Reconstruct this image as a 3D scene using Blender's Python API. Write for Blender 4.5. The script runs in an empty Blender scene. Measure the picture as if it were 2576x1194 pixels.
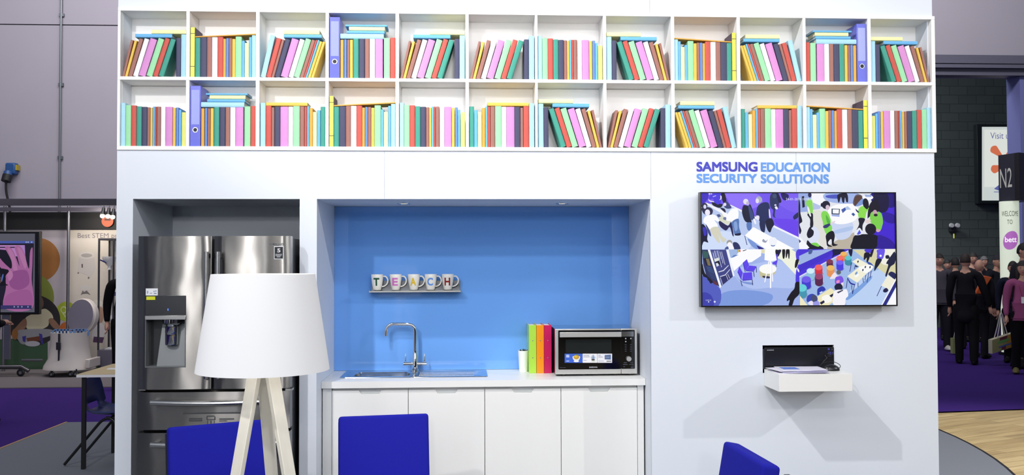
import bpy, bmesh, math, random
from mathutils import Vector, Matrix
random.seed(7)
C = bpy.context.scene.collection
sc = bpy.context.scene

# ------------------------------------------------------------------ camera
F, PITCH, YAW, ROLL = 2277.0, 0.0256, -0.0518, -0.0031
CAM = Vector((-0.446, -5.65, 1.67))

def cam_axes():
    c, s = math.cos(YAW), math.sin(YAW)
    right = Vector((c, s, 0)); fwd0 = Vector((-s, c, 0)); up0 = Vector((0, 0, 1))
    c, s = math.cos(PITCH), math.sin(PITCH)
    fwd = c * fwd0 + s * up0; up = -s * fwd0 + c * up0
    c, s = math.cos(ROLL), math.sin(ROLL)
    return c * right + s * up, -s * right + c * up, fwd
RIGHT, UP, FWD = cam_axes()
cd = bpy.data.cameras.new('camera'); cam = bpy.data.objects.new('camera', cd); C.objects.link(cam)
cd.sensor_width = 36.0; cd.lens = 36.0 * F / 2576.0; cd.clip_end = 200
M = Matrix.Identity(4)
for i in range(3):
    M[i][0] = RIGHT[i]; M[i][1] = UP[i]; M[i][2] = -FWD[i]; M[i][3] = CAM[i]
cam.matrix_world = M
sc.camera = cam

def ray(u, v):
    return RIGHT * ((u - 1288.0) / F) - UP * ((v - 597.0) / F) + FWD
def at(u, v, y=0.0):            # the point of the vertical plane y=const seen at (u, v)
    d = ray(u, v); return CAM + d * ((y - CAM.y) / d.y)
def onz(u, v, z=0.0):           # the point of the horizontal plane z=const seen at (u, v)
    d = ray(u, v); return CAM + d * ((z - CAM.z) / d.z)

# ------------------------------------------------------------------ view, world, lights
sc.view_settings.view_transform = 'Standard'; sc.view_settings.look = 'None'
sc.view_settings.gamma = 1.0; sc.view_settings.exposure = 0.0; sc.view_settings.use_curve_mapping = False
w = bpy.data.worlds.new('hall'); sc.world = w; w.use_nodes = True
bg = w.node_tree.nodes['Background']; bg.inputs[0].default_value = (0.60, 0.68, 0.85, 1); bg.inputs[1].default_value = 0.30
sc.cycles.max_bounces = 6; sc.cycles.diffuse_bounces = 3; sc.cycles.glossy_bounces = 4; sc.cycles.transmission_bounces = 6
sc.cycles.transparent_max_bounces = 8; sc.cycles.caustics_reflective = False; sc.cycles.caustics_refractive = False
sc.cycles.sample_clamp_indirect = 4.0

def spot(name, loc, aim, power, size=0.06, angle=75, blend=0.9, col=(1.0, 0.975, 0.955)):
    l = bpy.data.lights.new(name, 'SPOT'); l.energy = power * 0.33; l.shadow_soft_size = size; l.color = col
    l.spot_size = math.radians(angle); l.spot_blend = blend
    o = bpy.data.objects.new(name, l); C.objects.link(o); o.location = loc
    o.rotation_euler = (Vector(aim) - Vector(loc)).to_track_quat('-Z', 'Y').to_euler(); return o
def area(name, loc, aim, power, sx, sy, col=(1, 1, 1)):
    l = bpy.data.lights.new(name, 'AREA'); l.energy = power; l.shape = 'RECTANGLE'; l.size = sx; l.size_y = sy; l.color = col
    o = bpy.data.objects.new(name, l); C.objects.link(o); o.location = loc
    o.rotation_euler = (Vector(aim) - Vector(loc)).to_track_quat('-Z', 'Y').to_euler(); return o

# exhibition spotlights in front of the stand (above and beside the picture) and floodlights further out in the hall, with added fill lights
spot('stand_spotlight', (-2.5, -3.0, 5.75), (1.9, 0.0, 1.2), 2500, 0.05, 74, 1.0)
spot('stand_spotlight', (7.1, -3.2, 4.4), (1.3, 0.0, 1.3), 1700, 0.05, 66, 1.0)
spot('hall_floodlight', (0.2, -7.6, 4.9), (0.0, 0.0, 1.4), 560, 0.10, 75, 0.8)
spot('hall_floodlight', (-0.8, -10.5, 3.1), (-0.5, 0.0, 2.4), 650, 0.12, 58, 0.8)  # unseen low flood, added to brighten the cubbies and the niche
for k_ in range(5): spot('bookcase_spotlight', (-2.3 + 1.15 * k_, -7.0, 3.0), (-2.3 + 1.15 * k_, 0.0, 3.0), 820 if k_ < 3 else 700, 0.08, 21, 1.0)  # unseen narrow spots added to brighten the cubby insides
spot('hall_floodlight', (2.2, -5.0, 3.5), (1.8, 0.0, 1.3), 140, 0.06, 100, 1.0)
spot('hall_floodlight', (1.0, -4.0, 4.0), (1.6, 0.0, 1.3), 120, 0.06, 100, 1.0)
spot('hall_floodlight', (1.5, -3.0, 4.15), (1.5, 0.0, 1.3), 70, 0.06, 110, 1.0)
spot('stand_spotlight', (-1.8, -3.0, 4.5), (-1.6, 0.0, 2.0), 360, 0.06, 110, 1.0)
spot('hall_floodlight', (-3.2, -5.0, 4.4), (-2.6, 0.0, 1.2), 1200, 0.08, 90, 1.0)
spot('stand_spotlight', (0.0, -3.4, 4.4), (0.0, 0.0, 1.6), 130, 0.06, 110, 1.0)
for lx_, lw_, lk_, lz_, lh_ in ((-6.7, 0.10, 1.2, 3.2, 5.0), (-6.0, 0.06, 1.2, 3.2, 5.0), (-5.2, 0.08, 1.4, 3.2, 5.0), (-4.25, 0.40, 1.5, 3.2, 5.0), (-3.3, 0.14, 1.8, 3.2, 5.0), (-1.2, 1.2, 0.8, 4.9, 3.6), (1.2, 1.2, 0.8, 4.9, 3.6), (3.4, 1.4, 0.8, 4.9, 3.6), (5.8, 1.4, 0.8, 4.9, 3.6)):
    area('hall_lamps', (lx_, -10.0, lz_), (lx_ * 0.85, 0.0, 1.4), 12.5 * lw_ * lh_ * lk_, lw_, lh_, (0.92, 0.95, 1.0))  # unseen strips added behind the camera for soft fill and fridge door streaks
# hall lamps and added lights over the aisle behind the stand, high on the far wall
area('hall_lamps', (-5.5, 7.0, 8.5), (-5.5, 12.0, 5.0), 480, 8.0, 1.0, (1.0, 0.96, 1.0))
area('hall_lamps', (6.5, 7.0, 8.5), (6.5, 12.0, 6.5), 345, 6.0, 1.0, (1.0, 0.96, 1.0))
spot('aisle_spotlight', (5.2, 0.6, 6.0), (4.6, 1.6, 0.0), 4300, 0.3, 58, 0.5)  # unseen spot added to brighten the oak floor
area('hall_lamps', (5.5, 13.4, 6.8), (6.3, 16.0, 2.6), 260, 5.0, 0.5, (0.95, 1.0, 1.0))  # unseen area light added to lift the dark block wall
area('hall_lamps', (-5.5, 3.0, 6.5), (-4.8, 4.0, 0.0), 60, 3.0, 2.0, (1.0, 0.97, 0.95))

# ------------------------------------------------------------------ materials
def lin(c):
    c = c / 255.0
    return c / 12.92 if c <= 0.04045 else ((c + 0.055) / 1.055) ** 2.4
def L3(rgb): return tuple(lin(v) for v in rgb)
MATS = {}
def mat(name, rgb, rough=0.5, metal=0.0, spec=0.5, var=0.03, scale=12.0, bump=0.0, bscale=200.0, emit=None, estr=1.0, aniso=0.0, trans=0.0, coat=0.0, stretch=None, alpha=1.0, sss=0.0):
    if name in MATS: return MATS[name]
    m = bpy.data.materials.new(name); m.use_nodes = True; nt = m.node_tree; N = nt.nodes; b = N['Principled BSDF']
    col = L3(rgb)
    b.inputs['Roughness'].default_value = rough; b.inputs['Metallic'].default_value = metal
    b.inputs['Specular IOR Level'].default_value = spec
    b.inputs['Base Color'].default_value = (*col, 1)
    if var > 0 or bump > 0:
        tc = N.new('ShaderNodeTexCoord'); mp = N.new('ShaderNodeMapping'); nt.links.new(tc.outputs['Object'], mp.inputs['Vector'])
        if stretch: mp.inputs['Scale'].default_value = stretch
    if var > 0:
        nz = N.new('ShaderNodeTexNoise'); nz.inputs['Scale'].default_value = scale; nz.inputs['Detail'].default_value = 3
        nt.links.new(mp.outputs['Vector'], nz.inputs['Vector'])
        mx = N.new('ShaderNodeMix'); mx.data_type = 'RGBA'
        mx.inputs[6].default_value = (*[max(0, v * (1 - var)) for v in col], 1); mx.inputs[7].default_value = (*[min(1, v * (1 + var)) for v in col], 1)
        nt.links.new(nz.outputs['Fac'], mx.inputs[0]); nt.links.new(mx.outputs[2], b.inputs['Base Color'])
    if bump > 0:
        n2 = N.new('ShaderNodeTexNoise'); n2.inputs['Scale'].default_value = bscale; n2.inputs['Detail'].default_value = 2
        nt.links.new(mp.outputs['Vector'], n2.inputs['Vector'])
        bp = N.new('ShaderNodeBump'); bp.inputs['Strength'].default_value = bump; bp.inputs['Distance'].default_value = 0.002
        nt.links.new(n2.outputs['Fac'], bp.inputs['Height']); nt.links.new(bp.outputs['Normal'], b.inputs['Normal'])
    if emit: b.inputs['Emission Color'].default_value = (*L3(emit), 1); b.inputs['Emission Strength'].default_value = estr
    if aniso > 0:
        b.inputs['Anisotropic'].default_value = aniso; b.inputs['Anisotropic Rotation'].default_value = 0.25
        tg = N.new('ShaderNodeTangent'); tg.direction_type = 'RADIAL'; tg.axis = 'Z'; nt.links.new(tg.outputs[0], b.inputs['Tangent'])
    if trans > 0: b.inputs['Transmission Weight'].default_value = trans
    if coat > 0: b.inputs['Coat Weight'].default_value = coat; b.inputs['Coat Roughness'].default_value = 0.05
    if alpha < 1: b.inputs['Alpha'].default_value = alpha
    if sss > 0: b.inputs['Subsurface Weight'].default_value = sss; b.inputs['Subsurface Radius'].default_value = (0.02, 0.02, 0.02)
    MATS[name] = m; return m

# ------------------------------------------------------------------ mesh builder
class MB:
    def __init__(s): s.v = []; s.f = []; s.m = []
    def add(s, vs, fs, mi=0):
        o = len(s.v); s.v += [tuple(p) for p in vs]; s.f += [tuple(i + o for i in f) for f in fs]; s.m += [mi] * len(fs); return s
    def box(s, x0, x1, y0, y1, z0, z1, mi=0):
        x0, x1 = min(x0, x1), max(x0, x1); y0, y1 = min(y0, y1), max(y0, y1); z0, z1 = min(z0, z1), max(z0, z1)
        vs = [(x0, y0, z0), (x1, y0, z0), (x1, y1, z0), (x0, y1, z0), (x0, y0, z1), (x1, y0, z1), (x1, y1, z1), (x0, y1, z1)]
        return s.add(vs, [(3, 2, 1, 0), (4, 5, 6, 7), (0, 1, 5, 4), (1, 2, 6, 5), (2, 3, 7, 6), (3, 0, 4, 7)], mi)
    def hexa(s, vs, mi=0):          # 8 corners ordered like box
        return s.add(vs, [(3, 2, 1, 0), (4, 5, 6, 7), (0, 1, 5, 4), (1, 2, 6, 5), (2, 3, 7, 6), (3, 0, 4, 7)], mi)
    def prism(s, poly, y0, y1, mi=0):   # poly of (x, z) extruded along y
        n = len(poly); a = sum(poly[i][0] * poly[(i + 1) % n][1] - poly[(i + 1) % n][0] * poly[i][1] for i in range(n))
        if a < 0: poly = poly[::-1]
        vs = [(x, y0, z) for x, z in poly] + [(x, y1, z) for x, z in poly]
        fs = [tuple(range(n)), tuple(range(2 * n - 1, n - 1, -1))] + [(i, i + n, (i + 1) % n + n, (i + 1) % n) for i in range(n)]
        return s.add(vs, fs, mi)
    def prismz(s, poly, z0, z1, mi=0):  # poly of (x, y) extruded along z
        n = len(poly); a = sum(poly[i][0] * poly[(i + 1) % n][1] - poly[(i + 1) % n][0] * poly[i][1] for i in range(n))
        if a < 0: poly = poly[::-1]
        vs = [(x, y, z0) for x, y in poly] + [(x, y, z1) for x, y in poly]
        fs = [tuple(range(n - 1, -1, -1)), tuple(range(n, 2 * n))] + [(i, (i + 1) % n, (i + 1) % n + n, i + n) for i in range(n)]
        return s.add(vs, fs, mi)
    def tube(s, pts, r, n=12, mi=0, caps=True):
        pts = [Vector(p) for p in pts]; rs = r if isinstance(r, (list, tuple)) else [r] * len(pts)
        t0 = (pts[1] - pts[0]).normalized(); ref = Vector((0, 0, 1)) if abs(t0.z) < 0.9 else Vector((1, 0, 0))
        nrm = t0.cross(ref).normalized(); vs = []
        for i, p in enumerate(pts):
            t = (pts[min(i + 1, len(pts) - 1)] - pts[max(i - 1, 0)]).normalized()
            nrm = (nrm - t * nrm.dot(t)).normalized(); bi = t.cross(nrm)
            for k in range(n):
                a = 2 * math.pi * k / n; vs.append(p + (nrm * math.cos(a) + bi * math.sin(a)) * rs[i])
        fs = []
        for i in range(len(pts) - 1):
            for k in range(n): fs.append((i * n + k, i * n + (k + 1) % n, (i + 1) * n + (k + 1) % n, (i + 1) * n + k))
        if caps: fs.append(tuple(range(n - 1, -1, -1))); fs.append(tuple((len(pts) - 1) * n + k for k in range(n)))
        return s.add(vs, fs, mi)
    def lathe(s, prof, c, n=32, mi=0, axis='z', cap=False):   # prof of (r, h)
        vs = []; c = Vector(c)
        for r, h in prof:
            for k in range(n):
                a = 2 * math.pi * k / n; x, y = r * math.cos(a), r * math.sin(a)
                vs.append(c + (Vector((x, y, h)) if axis == 'z' else Vector((x, -h, y)) if axis == 'y' else Vector((h, x, y))))
        fs = []
        for i in range(len(prof) - 1):
            for k in range(n): fs.append((i * n + k, i * n + (k + 1) % n, (i + 1) * n + (k + 1) % n, (i + 1) * n + k))
        if cap: fs.append(tuple(range(n - 1, -1, -1))); fs.append(tuple((len(prof) - 1) * n + k for k in range(n)))
        return s.add(vs, fs, mi)
    def ball(s, c, rx, ry, rz, n=16, m=10, mi=0, fn=None):
        vs = []; c = Vector(c)
        for i in range(m + 1):
            t = math.pi * i / m
            for k in range(n):
                a = 2 * math.pi * k / n; p = Vector((math.sin(t) * math.cos(a), math.sin(t) * math.sin(a), math.cos(t)))
                p = Vector((p.x * rx, p.y * ry, p.z * rz))
                if fn: p = fn(p)
                vs.append(c + p)
        fs = [(i * n + k, (i + 1) * n + k, (i + 1) * n + (k + 1) % n, i * n + (k + 1) % n) for i in range(m) for k in range(n)]
        return s.add(vs, fs, mi)
    def build(s, name, mats, parent=None, bevel=0.0, smooth=40, local=False, seg=2, world_origin=None):
        me = bpy.data.meshes.new(name)
        off = Vector((0, 0, 0))
        o = bpy.data.objects.new(name, me)
        if parent is not None:
            o.parent = parent
            if not local:
                q = parent
                while q is not None: off = off + q.location; q = q.parent
        elif not local:
            xs = [p[0] for p in s.v]; ys = [p[1] for p in s.v]; zs = [p[2] for p in s.v]
            off = Vector(((min(xs) + max(xs)) / 2, (min(ys) + max(ys)) / 2, min(zs))) if world_origin is None else Vector(world_origin)
            o.location = off
        me.from_pydata([(p[0] - off.x, p[1] - off.y, p[2] - off.z) for p in s.v], [], s.f)
        if not isinstance(mats, (list, tuple)): mats = [mats]
        for m in mats: me.materials.append(m)
        me.polygons.foreach_set('material_index', s.m)
        bm = bmesh.new(); bm.from_mesh(me); bmesh.ops.remove_doubles(bm, verts=bm.verts, dist=1e-6); bmesh.ops.recalc_face_normals(bm, faces=bm.faces); bm.to_mesh(me); bm.free()
        if smooth:
            me.polygons.foreach_set('use_smooth', [True] * len(me.polygons)); me.set_sharp_from_angle(angle=math.radians(smooth))
        C.objects.link(o)
        if bevel > 0:
            b = o.modifiers.new('edge', 'BEVEL'); b.width = bevel; b.segments = seg; b.limit_method = 'ANGLE'; b.angle_limit = math.radians(35)
        me.update(); return o

def tag(o, label, cat, group=None):
    o['label'] = label; o['category'] = cat
    if group: o['group'] = group
    return o
def thing(name, label, cat, loc, group=None, rz=0.0):
    o = bpy.data.objects.new(name, None); C.objects.link(o); o.location = loc; o.rotation_euler = (0, 0, rz)
    o.empty_display_size = 0.1
    return tag(o, label, cat, group)
def struct(o):
    o['kind'] = 'structure'; return o

def text_geo(txt, offset=0.0, cuts=0):
    cu = bpy.data.curves.new('t', 'FONT'); cu.body = txt; cu.size = 1.0; cu.offset = offset; cu.resolution_u = 4
    o = bpy.data.objects.new('t', cu); C.objects.link(o)
    dg = bpy.context.evaluated_depsgraph_get(); dg.update()
    me = bpy.data.meshes.new_from_object(o.evaluated_get(dg))
    if cuts:
        bm = bmesh.new(); bm.from_mesh(me); bmesh.ops.triangulate(bm, faces=bm.faces)
        bmesh.ops.subdivide_edges(bm, edges=bm.edges, cuts=cuts, use_grid_fill=True); bm.to_mesh(me); bm.free()
    vs = [(v.co.x, v.co.y) for v in me.vertices]; fs = [tuple(p.vertices) for p in me.polygons]
    bpy.data.objects.remove(o); bpy.data.curves.remove(cu); bpy.data.meshes.remove(me)
    return vs, fs
def text_box(mb, txt, x0, x1, z0, z1, y, offset=0.0, mi=0, fn=None, cuts=0, keep=False):
    vs, fs = text_geo(txt, offset, cuts)
    a0, a1 = min(v[0] for v in vs), max(v[0] for v in vs); b0, b1 = min(v[1] for v in vs), max(v[1] for v in vs)
    out = []
    for a, b in vs:
        X = x0 + (a - a0) / (a1 - a0) * (x1 - x0); Z = z0 + (b - b0) / (b1 - b0) * (z1 - z0)
        out.append(fn(X, Z) if fn else (X, y, Z))
    mb.add(out, fs, mi); return mb

def text_bold(mb, txt, x0, x1, z0, z1, y, st):
    for i, (dx, dz) in enumerate(((0, 0), (st, 0), (0, st), (st, st), (st / 2, st / 2))):
        text_box(mb, txt, x0 + dx, x1 - st + dx, z0 + dz, z1 - st + dz, y - i * 2e-5)
    return mb
def smooth_loop(pts, n=5):
    out = []; N = len(pts)
    for i in range(N):
        p0, p1, p2, p3 = pts[(i - 1) % N], pts[i], pts[(i + 1) % N], pts[(i + 2) % N]
        for k in range(n):
            t = k / n; t2 = t * t; t3 = t2 * t
            out.append(tuple(0.5 * (2 * p1[j] + (p2[j] - p0[j]) * t + (2 * p0[j] - 5 * p1[j] + 4 * p2[j] - p3[j]) * t2 + (3 * p1[j] - p0[j] - 3 * p2[j] + p3[j]) * t3) for j in (0, 1)))
    return out
def smooth_path(pts, n=6):
    out = []; N = len(pts)
    for i in range(N - 1):
        p0, p1, p2, p3 = [Vector(pts[max(0, min(N - 1, j))]) for j in (i - 1, i, i + 1, i + 2)]
        for k in range(n):
            t = k / n
            out.append(0.5 * (2 * p1 + (p2 - p0) * t + (2 * p0 - 5 * p1 + 4 * p2 - p3) * t * t + (3 * p1 - p0 - 3 * p2 + p3) * t ** 3))
    out.append(Vector(pts[-1])); return out
def fillet(pts, r, n=6):       # polyline with rounded corners
    pts = [Vector(p) for p in pts]; out = [pts[0]]
    for i in range(1, len(pts) - 1):
        a = (pts[i - 1] - pts[i]).normalized(); b = (pts[i + 1] - pts[i]).normalized()
        p0, p2 = pts[i] + a * r, pts[i] + b * r
        for k in range(n + 1):
            t = k / n; out.append(p0 * (1 - t) ** 2 + pts[i] * 2 * t * (1 - t) + p2 * t * t)
    out.append(pts[-1]); return out

class Picture:                 # a flat printed or lit picture: coloured shapes in one mesh, one colour attribute
    def __init__(s, y, fmap, step=3e-5): s.y = y; s.fm = fmap; s.v = []; s.f = []; s.c = []; s.k = 0; s.step = step
    def poly(s, col, pts, sm=False):
        if sm: pts = smooth_loop(pts)
        s.k += 1; o = len(s.v)
        for p in pts:
            q = s.fm(*p); s.v.append((q[0], s.y - s.k * s.step, q[1]))
        s.f.append(tuple(range(o, o + len(pts)))); s.c.append(col)
    def ell(s, col, cx, cy, rx, ry, rot=0.0, n=20):
        c, d = math.cos(rot), math.sin(rot)
        s.poly(col, [(cx + rx * math.cos(t) * c - ry * math.sin(t) * d, cy + rx * math.cos(t) * d + ry * math.sin(t) * c) for t in [2 * math.pi * k / n for k in range(n)]])
    def text(s, col, txt, x0, y0, x1, y1, offset=0.0):
        s.k += 1; vs, fs = text_geo(txt, offset); o = len(s.v)
        a0, a1 = min(v[0] for v in vs), max(v[0] for v in vs); b0, b1 = min(v[1] for v in vs), max(v[1] for v in vs)
        for a, b in vs:
            q = s.fm(x0 + (a - a0) / (a1 - a0) * (x1 - x0), y1 - (b - b0) / (b1 - b0) * (y1 - y0)); s.v.append((q[0], s.y - s.k * s.step, q[1]))
        for f in fs: s.f.append(tuple(i + o for i in f)); s.c.append(col)
    def build(s, name, parent, emit=0.0, rough=0.4):
        off = Vector((0, 0, 0)); q = parent
        while q is not None: off = off + q.location; q = q.parent
        me = bpy.data.meshes.new(name); me.from_pydata([(p[0] - off.x, p[1] - off.y, p[2] - off.z) for p in s.v], [], s.f)
        ca = me.color_attributes.new('ink', 'FLOAT_COLOR', 'CORNER'); i = 0
        for p, col in zip(me.polygons, s.c):
            for _ in p.loop_indices: ca.data[_].color = (*L3(col), 1)
        m = bpy.data.materials.new(name + '_picture'); m.use_nodes = True; nt = m.node_tree; b = nt.nodes['Principled BSDF']
        a = nt.nodes.new('ShaderNodeVertexColor'); a.layer_name = 'ink'; b.inputs['Roughness'].default_value = rough
        if emit > 0:
            b.inputs['Base Color'].default_value = (0.01, 0.01, 0.012, 1); b.inputs['Specular IOR Level'].default_value = 0.2
            nt.links.new(a.outputs[0], b.inputs['Emission Color']); b.inputs['Emission Strength'].default_value = emit
        else: nt.links.new(a.outputs[0], b.inputs['Base Color'])
        me.materials.append(m)
        bm = bmesh.new(); bm.from_mesh(me)
        for f in bm.faces:
            f.normal_update()
            if f.normal.y > 0: f.normal_flip()
        bm.to_mesh(me); bm.free()
        o = bpy.data.objects.new(name, me); o.parent = parent; C.objects.link(o); return o
# ------------------------------------------------------------------ common materials
WALL = mat('wall_laminate', (228, 234, 243), 0.45, spec=0.35, var=0.015, scale=3)
WHITE = mat('white_melamine', (243, 243, 240), 0.35, spec=0.4, var=0.01)
SHELFW = mat('shelf_melamine', (250, 250, 249), 0.45, spec=0.3, var=0.01)
STEEL = mat('brushed_steel', (150, 147, 143), 0.24, 1.0, var=0.0, aniso=1.0)
def wobble(m, scale, dist, stretch):     # slight waviness of rolled sheet metal
    nt = m.node_tree; N = nt.nodes; tc = N.new('ShaderNodeTexCoord'); mp = N.new('ShaderNodeMapping'); mp.inputs['Scale'].default_value = stretch; nt.links.new(tc.outputs['Object'], mp.inputs[0])
    nz = N.new('ShaderNodeTexNoise'); nz.inputs['Scale'].default_value = scale; nz.inputs['Detail'].default_value = 1; nt.links.new(mp.outputs[0], nz.inputs['Vector'])
    bp = N.new('ShaderNodeBump'); bp.inputs['Strength'].default_value = 0.6; bp.inputs['Distance'].default_value = dist; nt.links.new(nz.outputs['Fac'], bp.inputs['Height']); nt.links.new(bp.outputs[0], N['Principled BSDF'].inputs['Normal'])
wobble(STEEL, 4.0, 0.012, (1, 1, 0.7))
STEEL2 = mat('satin_steel', (200, 199, 196), 0.28, 1.0, var=0.03)
CHROME = mat('chrome', (225, 226, 228), 0.06, 1.0, var=0.0)
BLACK = mat('black_plastic', (16, 17, 20), 0.35, var=0.1)
BLACKG = mat('black_gloss', (7, 8, 11), 0.08, var=0.0, coat=0.3)
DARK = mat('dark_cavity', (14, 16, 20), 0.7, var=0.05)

# ------------------------------------------------------------------ the setting
def mean(*a): return sum(a) / len(a)
XL = mean(at(299.5, 10).x, at(285.5, 1190).x); XR = mean(at(2346, 10).x, at(2361, 1190).x)
FX0 = mean(at(333.5, 505).x, at(330.5, 1190).x); FX1 = mean(at(754, 505).x, at(752.5, 1000).x)
KX0 = mean(at(798, 505).x, at(795.2, 1000).x); KX1 = at(1637.8, 800).x
ZN = mean(at(334, 501).z, at(1200, 500).z, at(1637, 500).z)
ZS0 = mean(at(400, 379.3).z, at(1080, 378.3).z, at(1500, 379.5).z, at(2250, 384.5).z)     # underside of the bookcase
ZS1 = mean(at(400, 24.3).z, at(1080, 24.8).z, at(1500, 29).z, at(2250, 43.5).z)           # top of the bookcase
ZT, DN, DEPTH = 3.75, 0.758, 1.15
NX0, NX1 = at(1918.5, 900).x, at(2098, 900).x; NZ1 = at(2000, 867.5).z; NZ0 = at(1920, 938).z
SEAM = 0.0015
mb = MB()
def slab(x0, x1, z0, z1, g=SEAM / 2): mb.box(x0 + g, x1 - g, 0.0, 0.02, z0, z1)
s0, s1, s2 = at(967, 440).x, at(1637.5, 440).x, at(2003, 440).x
slab(XL, s1, ZS1, ZT); slab(s1, XR, ZS1, ZT)
for a, b in ((XL, s0), (s0, s1), (s1, s2), (s2, XR)): slab(a, b, ZN, ZS0 - 0.001)
slab(XL, FX0, 0, ZN, 0); slab(FX1, KX0, 0, ZN, 0)
slab(KX1, NX0, 0, ZN, 0); slab(NX1, XR, 0, ZN, 0)
slab(NX0, NX1, NZ1, ZN, 0); slab(NX0, NX1, 0, NZ0, 0)
struct(mb.build('wall_front', WALL, smooth=0))
mb = MB().box(XL, XR, 0.0225, 0.03, ZS1, ZT)
for a, b, c, d in ((XL, XR, ZN, ZS0), (KX1, NX0, 0, ZN), (NX1, XR, 0, ZN), (NX0, NX1, NZ1, ZN)): mb.box(a, b, 0.0225, 0.03, c, d)
struct(mb.build('wall_backing', DARK, smooth=0))
def box_struct(name, m, *b):
    return struct(MB().box(*b).build(name, m, smooth=0))
box_struct('wall_left', WALL, XL, XL + 0.02, 0.031, DEPTH, 0, ZT)
box_struct('wall_right', WALL, XR - 0.02, XR, 0.031, DEPTH, 0, ZT)
box_struct('wall_rear', WALL, XL + 0.021, XR - 0.021, DEPTH - 0.02, DEPTH, 0, ZT)
box_struct('ceiling_stand', WALL, XL + 0.021, XR - 0.021, 0.031, DEPTH - 0.021, ZT - 0.03, ZT)  # unseen roof slab, added to block light from above
for nm, a, b in (('fridge_niche', FX0, FX1), ('kitchen_niche', KX0, KX1)):
    m = MB().box(a - 0.018, a, 0.0205, DN, 0, ZN).box(b, b + 0.018, 0.0205, DN, 0, ZN).box(a - 0.018, b + 0.018, 0.0205, DN + 0.02, ZN, ZN + 0.018).box(a - 0.018, b + 0.018, DN, DN + 0.02, 0, ZN)
    struct(m.build('wall_' + nm, WALL, smooth=0))
# recess for the recorder
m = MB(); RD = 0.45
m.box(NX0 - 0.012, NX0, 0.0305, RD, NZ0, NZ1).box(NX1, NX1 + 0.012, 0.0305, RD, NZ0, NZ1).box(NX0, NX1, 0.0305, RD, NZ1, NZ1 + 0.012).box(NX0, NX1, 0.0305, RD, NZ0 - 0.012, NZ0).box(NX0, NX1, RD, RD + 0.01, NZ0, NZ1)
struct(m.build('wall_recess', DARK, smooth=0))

# floors: hall concrete and aisle carpet, stand platform in wood and grey carpet
PURPLE = mat('purple_carpet', (60, 36, 112), 0.95, spec=0.1, var=0.12, scale=300, bump=0.4)
GREYC = mat('grey_carpet', (116, 120, 127), 0.95, spec=0.1, var=0.14, scale=260, bump=0.4)
GREYB = mat('booth_carpet', (112, 106, 108), 0.95, spec=0.1, var=0.10, scale=200, bump=0.4)
def wood_floor_mat():
    m = bpy.data.materials.new('oak_planks'); m.use_nodes = True; nt = m.node_tree; N = nt.nodes; b = N['Principled BSDF']
    tc = N.new('ShaderNodeTexCoord'); mp = N.new('ShaderNodeMapping'); mp.inputs['Rotation'].default_value = (0, 0, math.radians(-24)); nt.links.new(tc.outputs['Object'], mp.inputs[0])
    br = N.new('ShaderNodeTexBrick'); br.inputs['Scale'].default_value = 1.0; br.inputs['Brick Width'].default_value = 1.3; br.inputs['Row Height'].default_value = 0.12
    br.inputs['Mortar Size'].default_value = 0.002; br.inputs['Color1'].default_value = (*L3((205, 182, 132)), 1); br.inputs['Color2'].default_value = (*L3((176, 152, 106)), 1); br.inputs['Mortar'].default_value = (*L3((120, 100, 66)), 1)
    nt.links.new(mp.outputs[0], br.inputs['Vector'])
    mp2 = N.new('ShaderNodeMapping'); mp2.inputs['Scale'].default_value = (1.2, 14, 1); nt.links.new(mp.outputs[0], mp2.inputs[0])
    nz = N.new('ShaderNodeTexNoise'); nz.inputs['Scale'].default_value = 1.6; nz.inputs['Detail'].default_value = 5; nt.links.new(mp2.outputs[0], nz.inputs['Vector'])
    mx = N.new('ShaderNodeMix'); mx.data_type = 'RGBA'; mx.blend_type = 'OVERLAY'; mx.inputs[0].default_value = 0.55
    nt.links.new(br.outputs['Color'], mx.inputs[6]); nt.links.new(nz.outputs['Fac'], mx.inputs[7]); nt.links.new(mx.outputs[2], b.inputs['Base Color'])
    b.inputs['Roughness'].default_value = 0.4; return m
OAK = wood_floor_mat()
box_struct('floor', PURPLE, -24, 24, -16, 24, -0.05, 0.0)
g0, g1 = onz(170, 1064), onz(0, 1132)
gy = g0.y
def line_x(y): return g0.x + (g1.x - g0.x) * (y - g0.y) / (g1.y - g0.y)
# grey carpet: straight strip edge on the one side, an arc on the other
A, B, D_ = onz(2362, 1084), onz(2450, 1126), onz(2545, 1194)
def circ(p, q, r):
    ax, ay, bx, by, cx, cy = p.x, p.y, q.x, q.y, r.x, r.y
    d = 2 * (ax * (by - cy) + bx * (cy - ay) + cx * (ay - by))
    ux = ((ax * ax + ay * ay) * (by - cy) + (bx * bx + by * by) * (cy - ay) + (cx * cx + cy * cy) * (ay - by)) / d
    uy = ((ax * ax + ay * ay) * (cx - bx) + (bx * bx + by * by) * (ax - cx) + (cx * cx + cy * cy) * (bx - ax)) / d
    return ux, uy, math.hypot(ax - ux, ay - uy)
cxx, cyy, crr = circ(A, B, D_)
a0 = math.atan2(min(gy, cyy + crr * 0.999) - cyy, 1) ; arc = []
aA = math.atan2(A.y - cyy, A.x - cxx)
n = 48
for k in range(n + 1):
    a = aA + 0.9 - (2.4) * k / n
    p = (cxx + crr * math.cos(a), cyy + crr * math.sin(a))
    if p[1] <= gy and p[0] > 0.5: arc.append(p)
arc_out = [(cxx + (crr + 0.02) * math.cos(math.atan2(y - cyy, x - cxx)), cyy + (crr + 0.02) * math.sin(math.atan2(y - cyy, x - cxx))) for x, y in arc]
poly = [(line_x(gy), gy)] + arc + [(arc[-1][0], -15.0), (line_x(-15) if line_x(-15) > -20 else -20, -15.0)]
struct(MB().prismz(poly, 0.0005, 0.012).build('floor_grey_carpet', GREYC, smooth=0))
struct(MB().prismz(arc + arc_out[::-1], 0.0005, 0.014).build('trim_2', BLACK, smooth=0))
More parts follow.
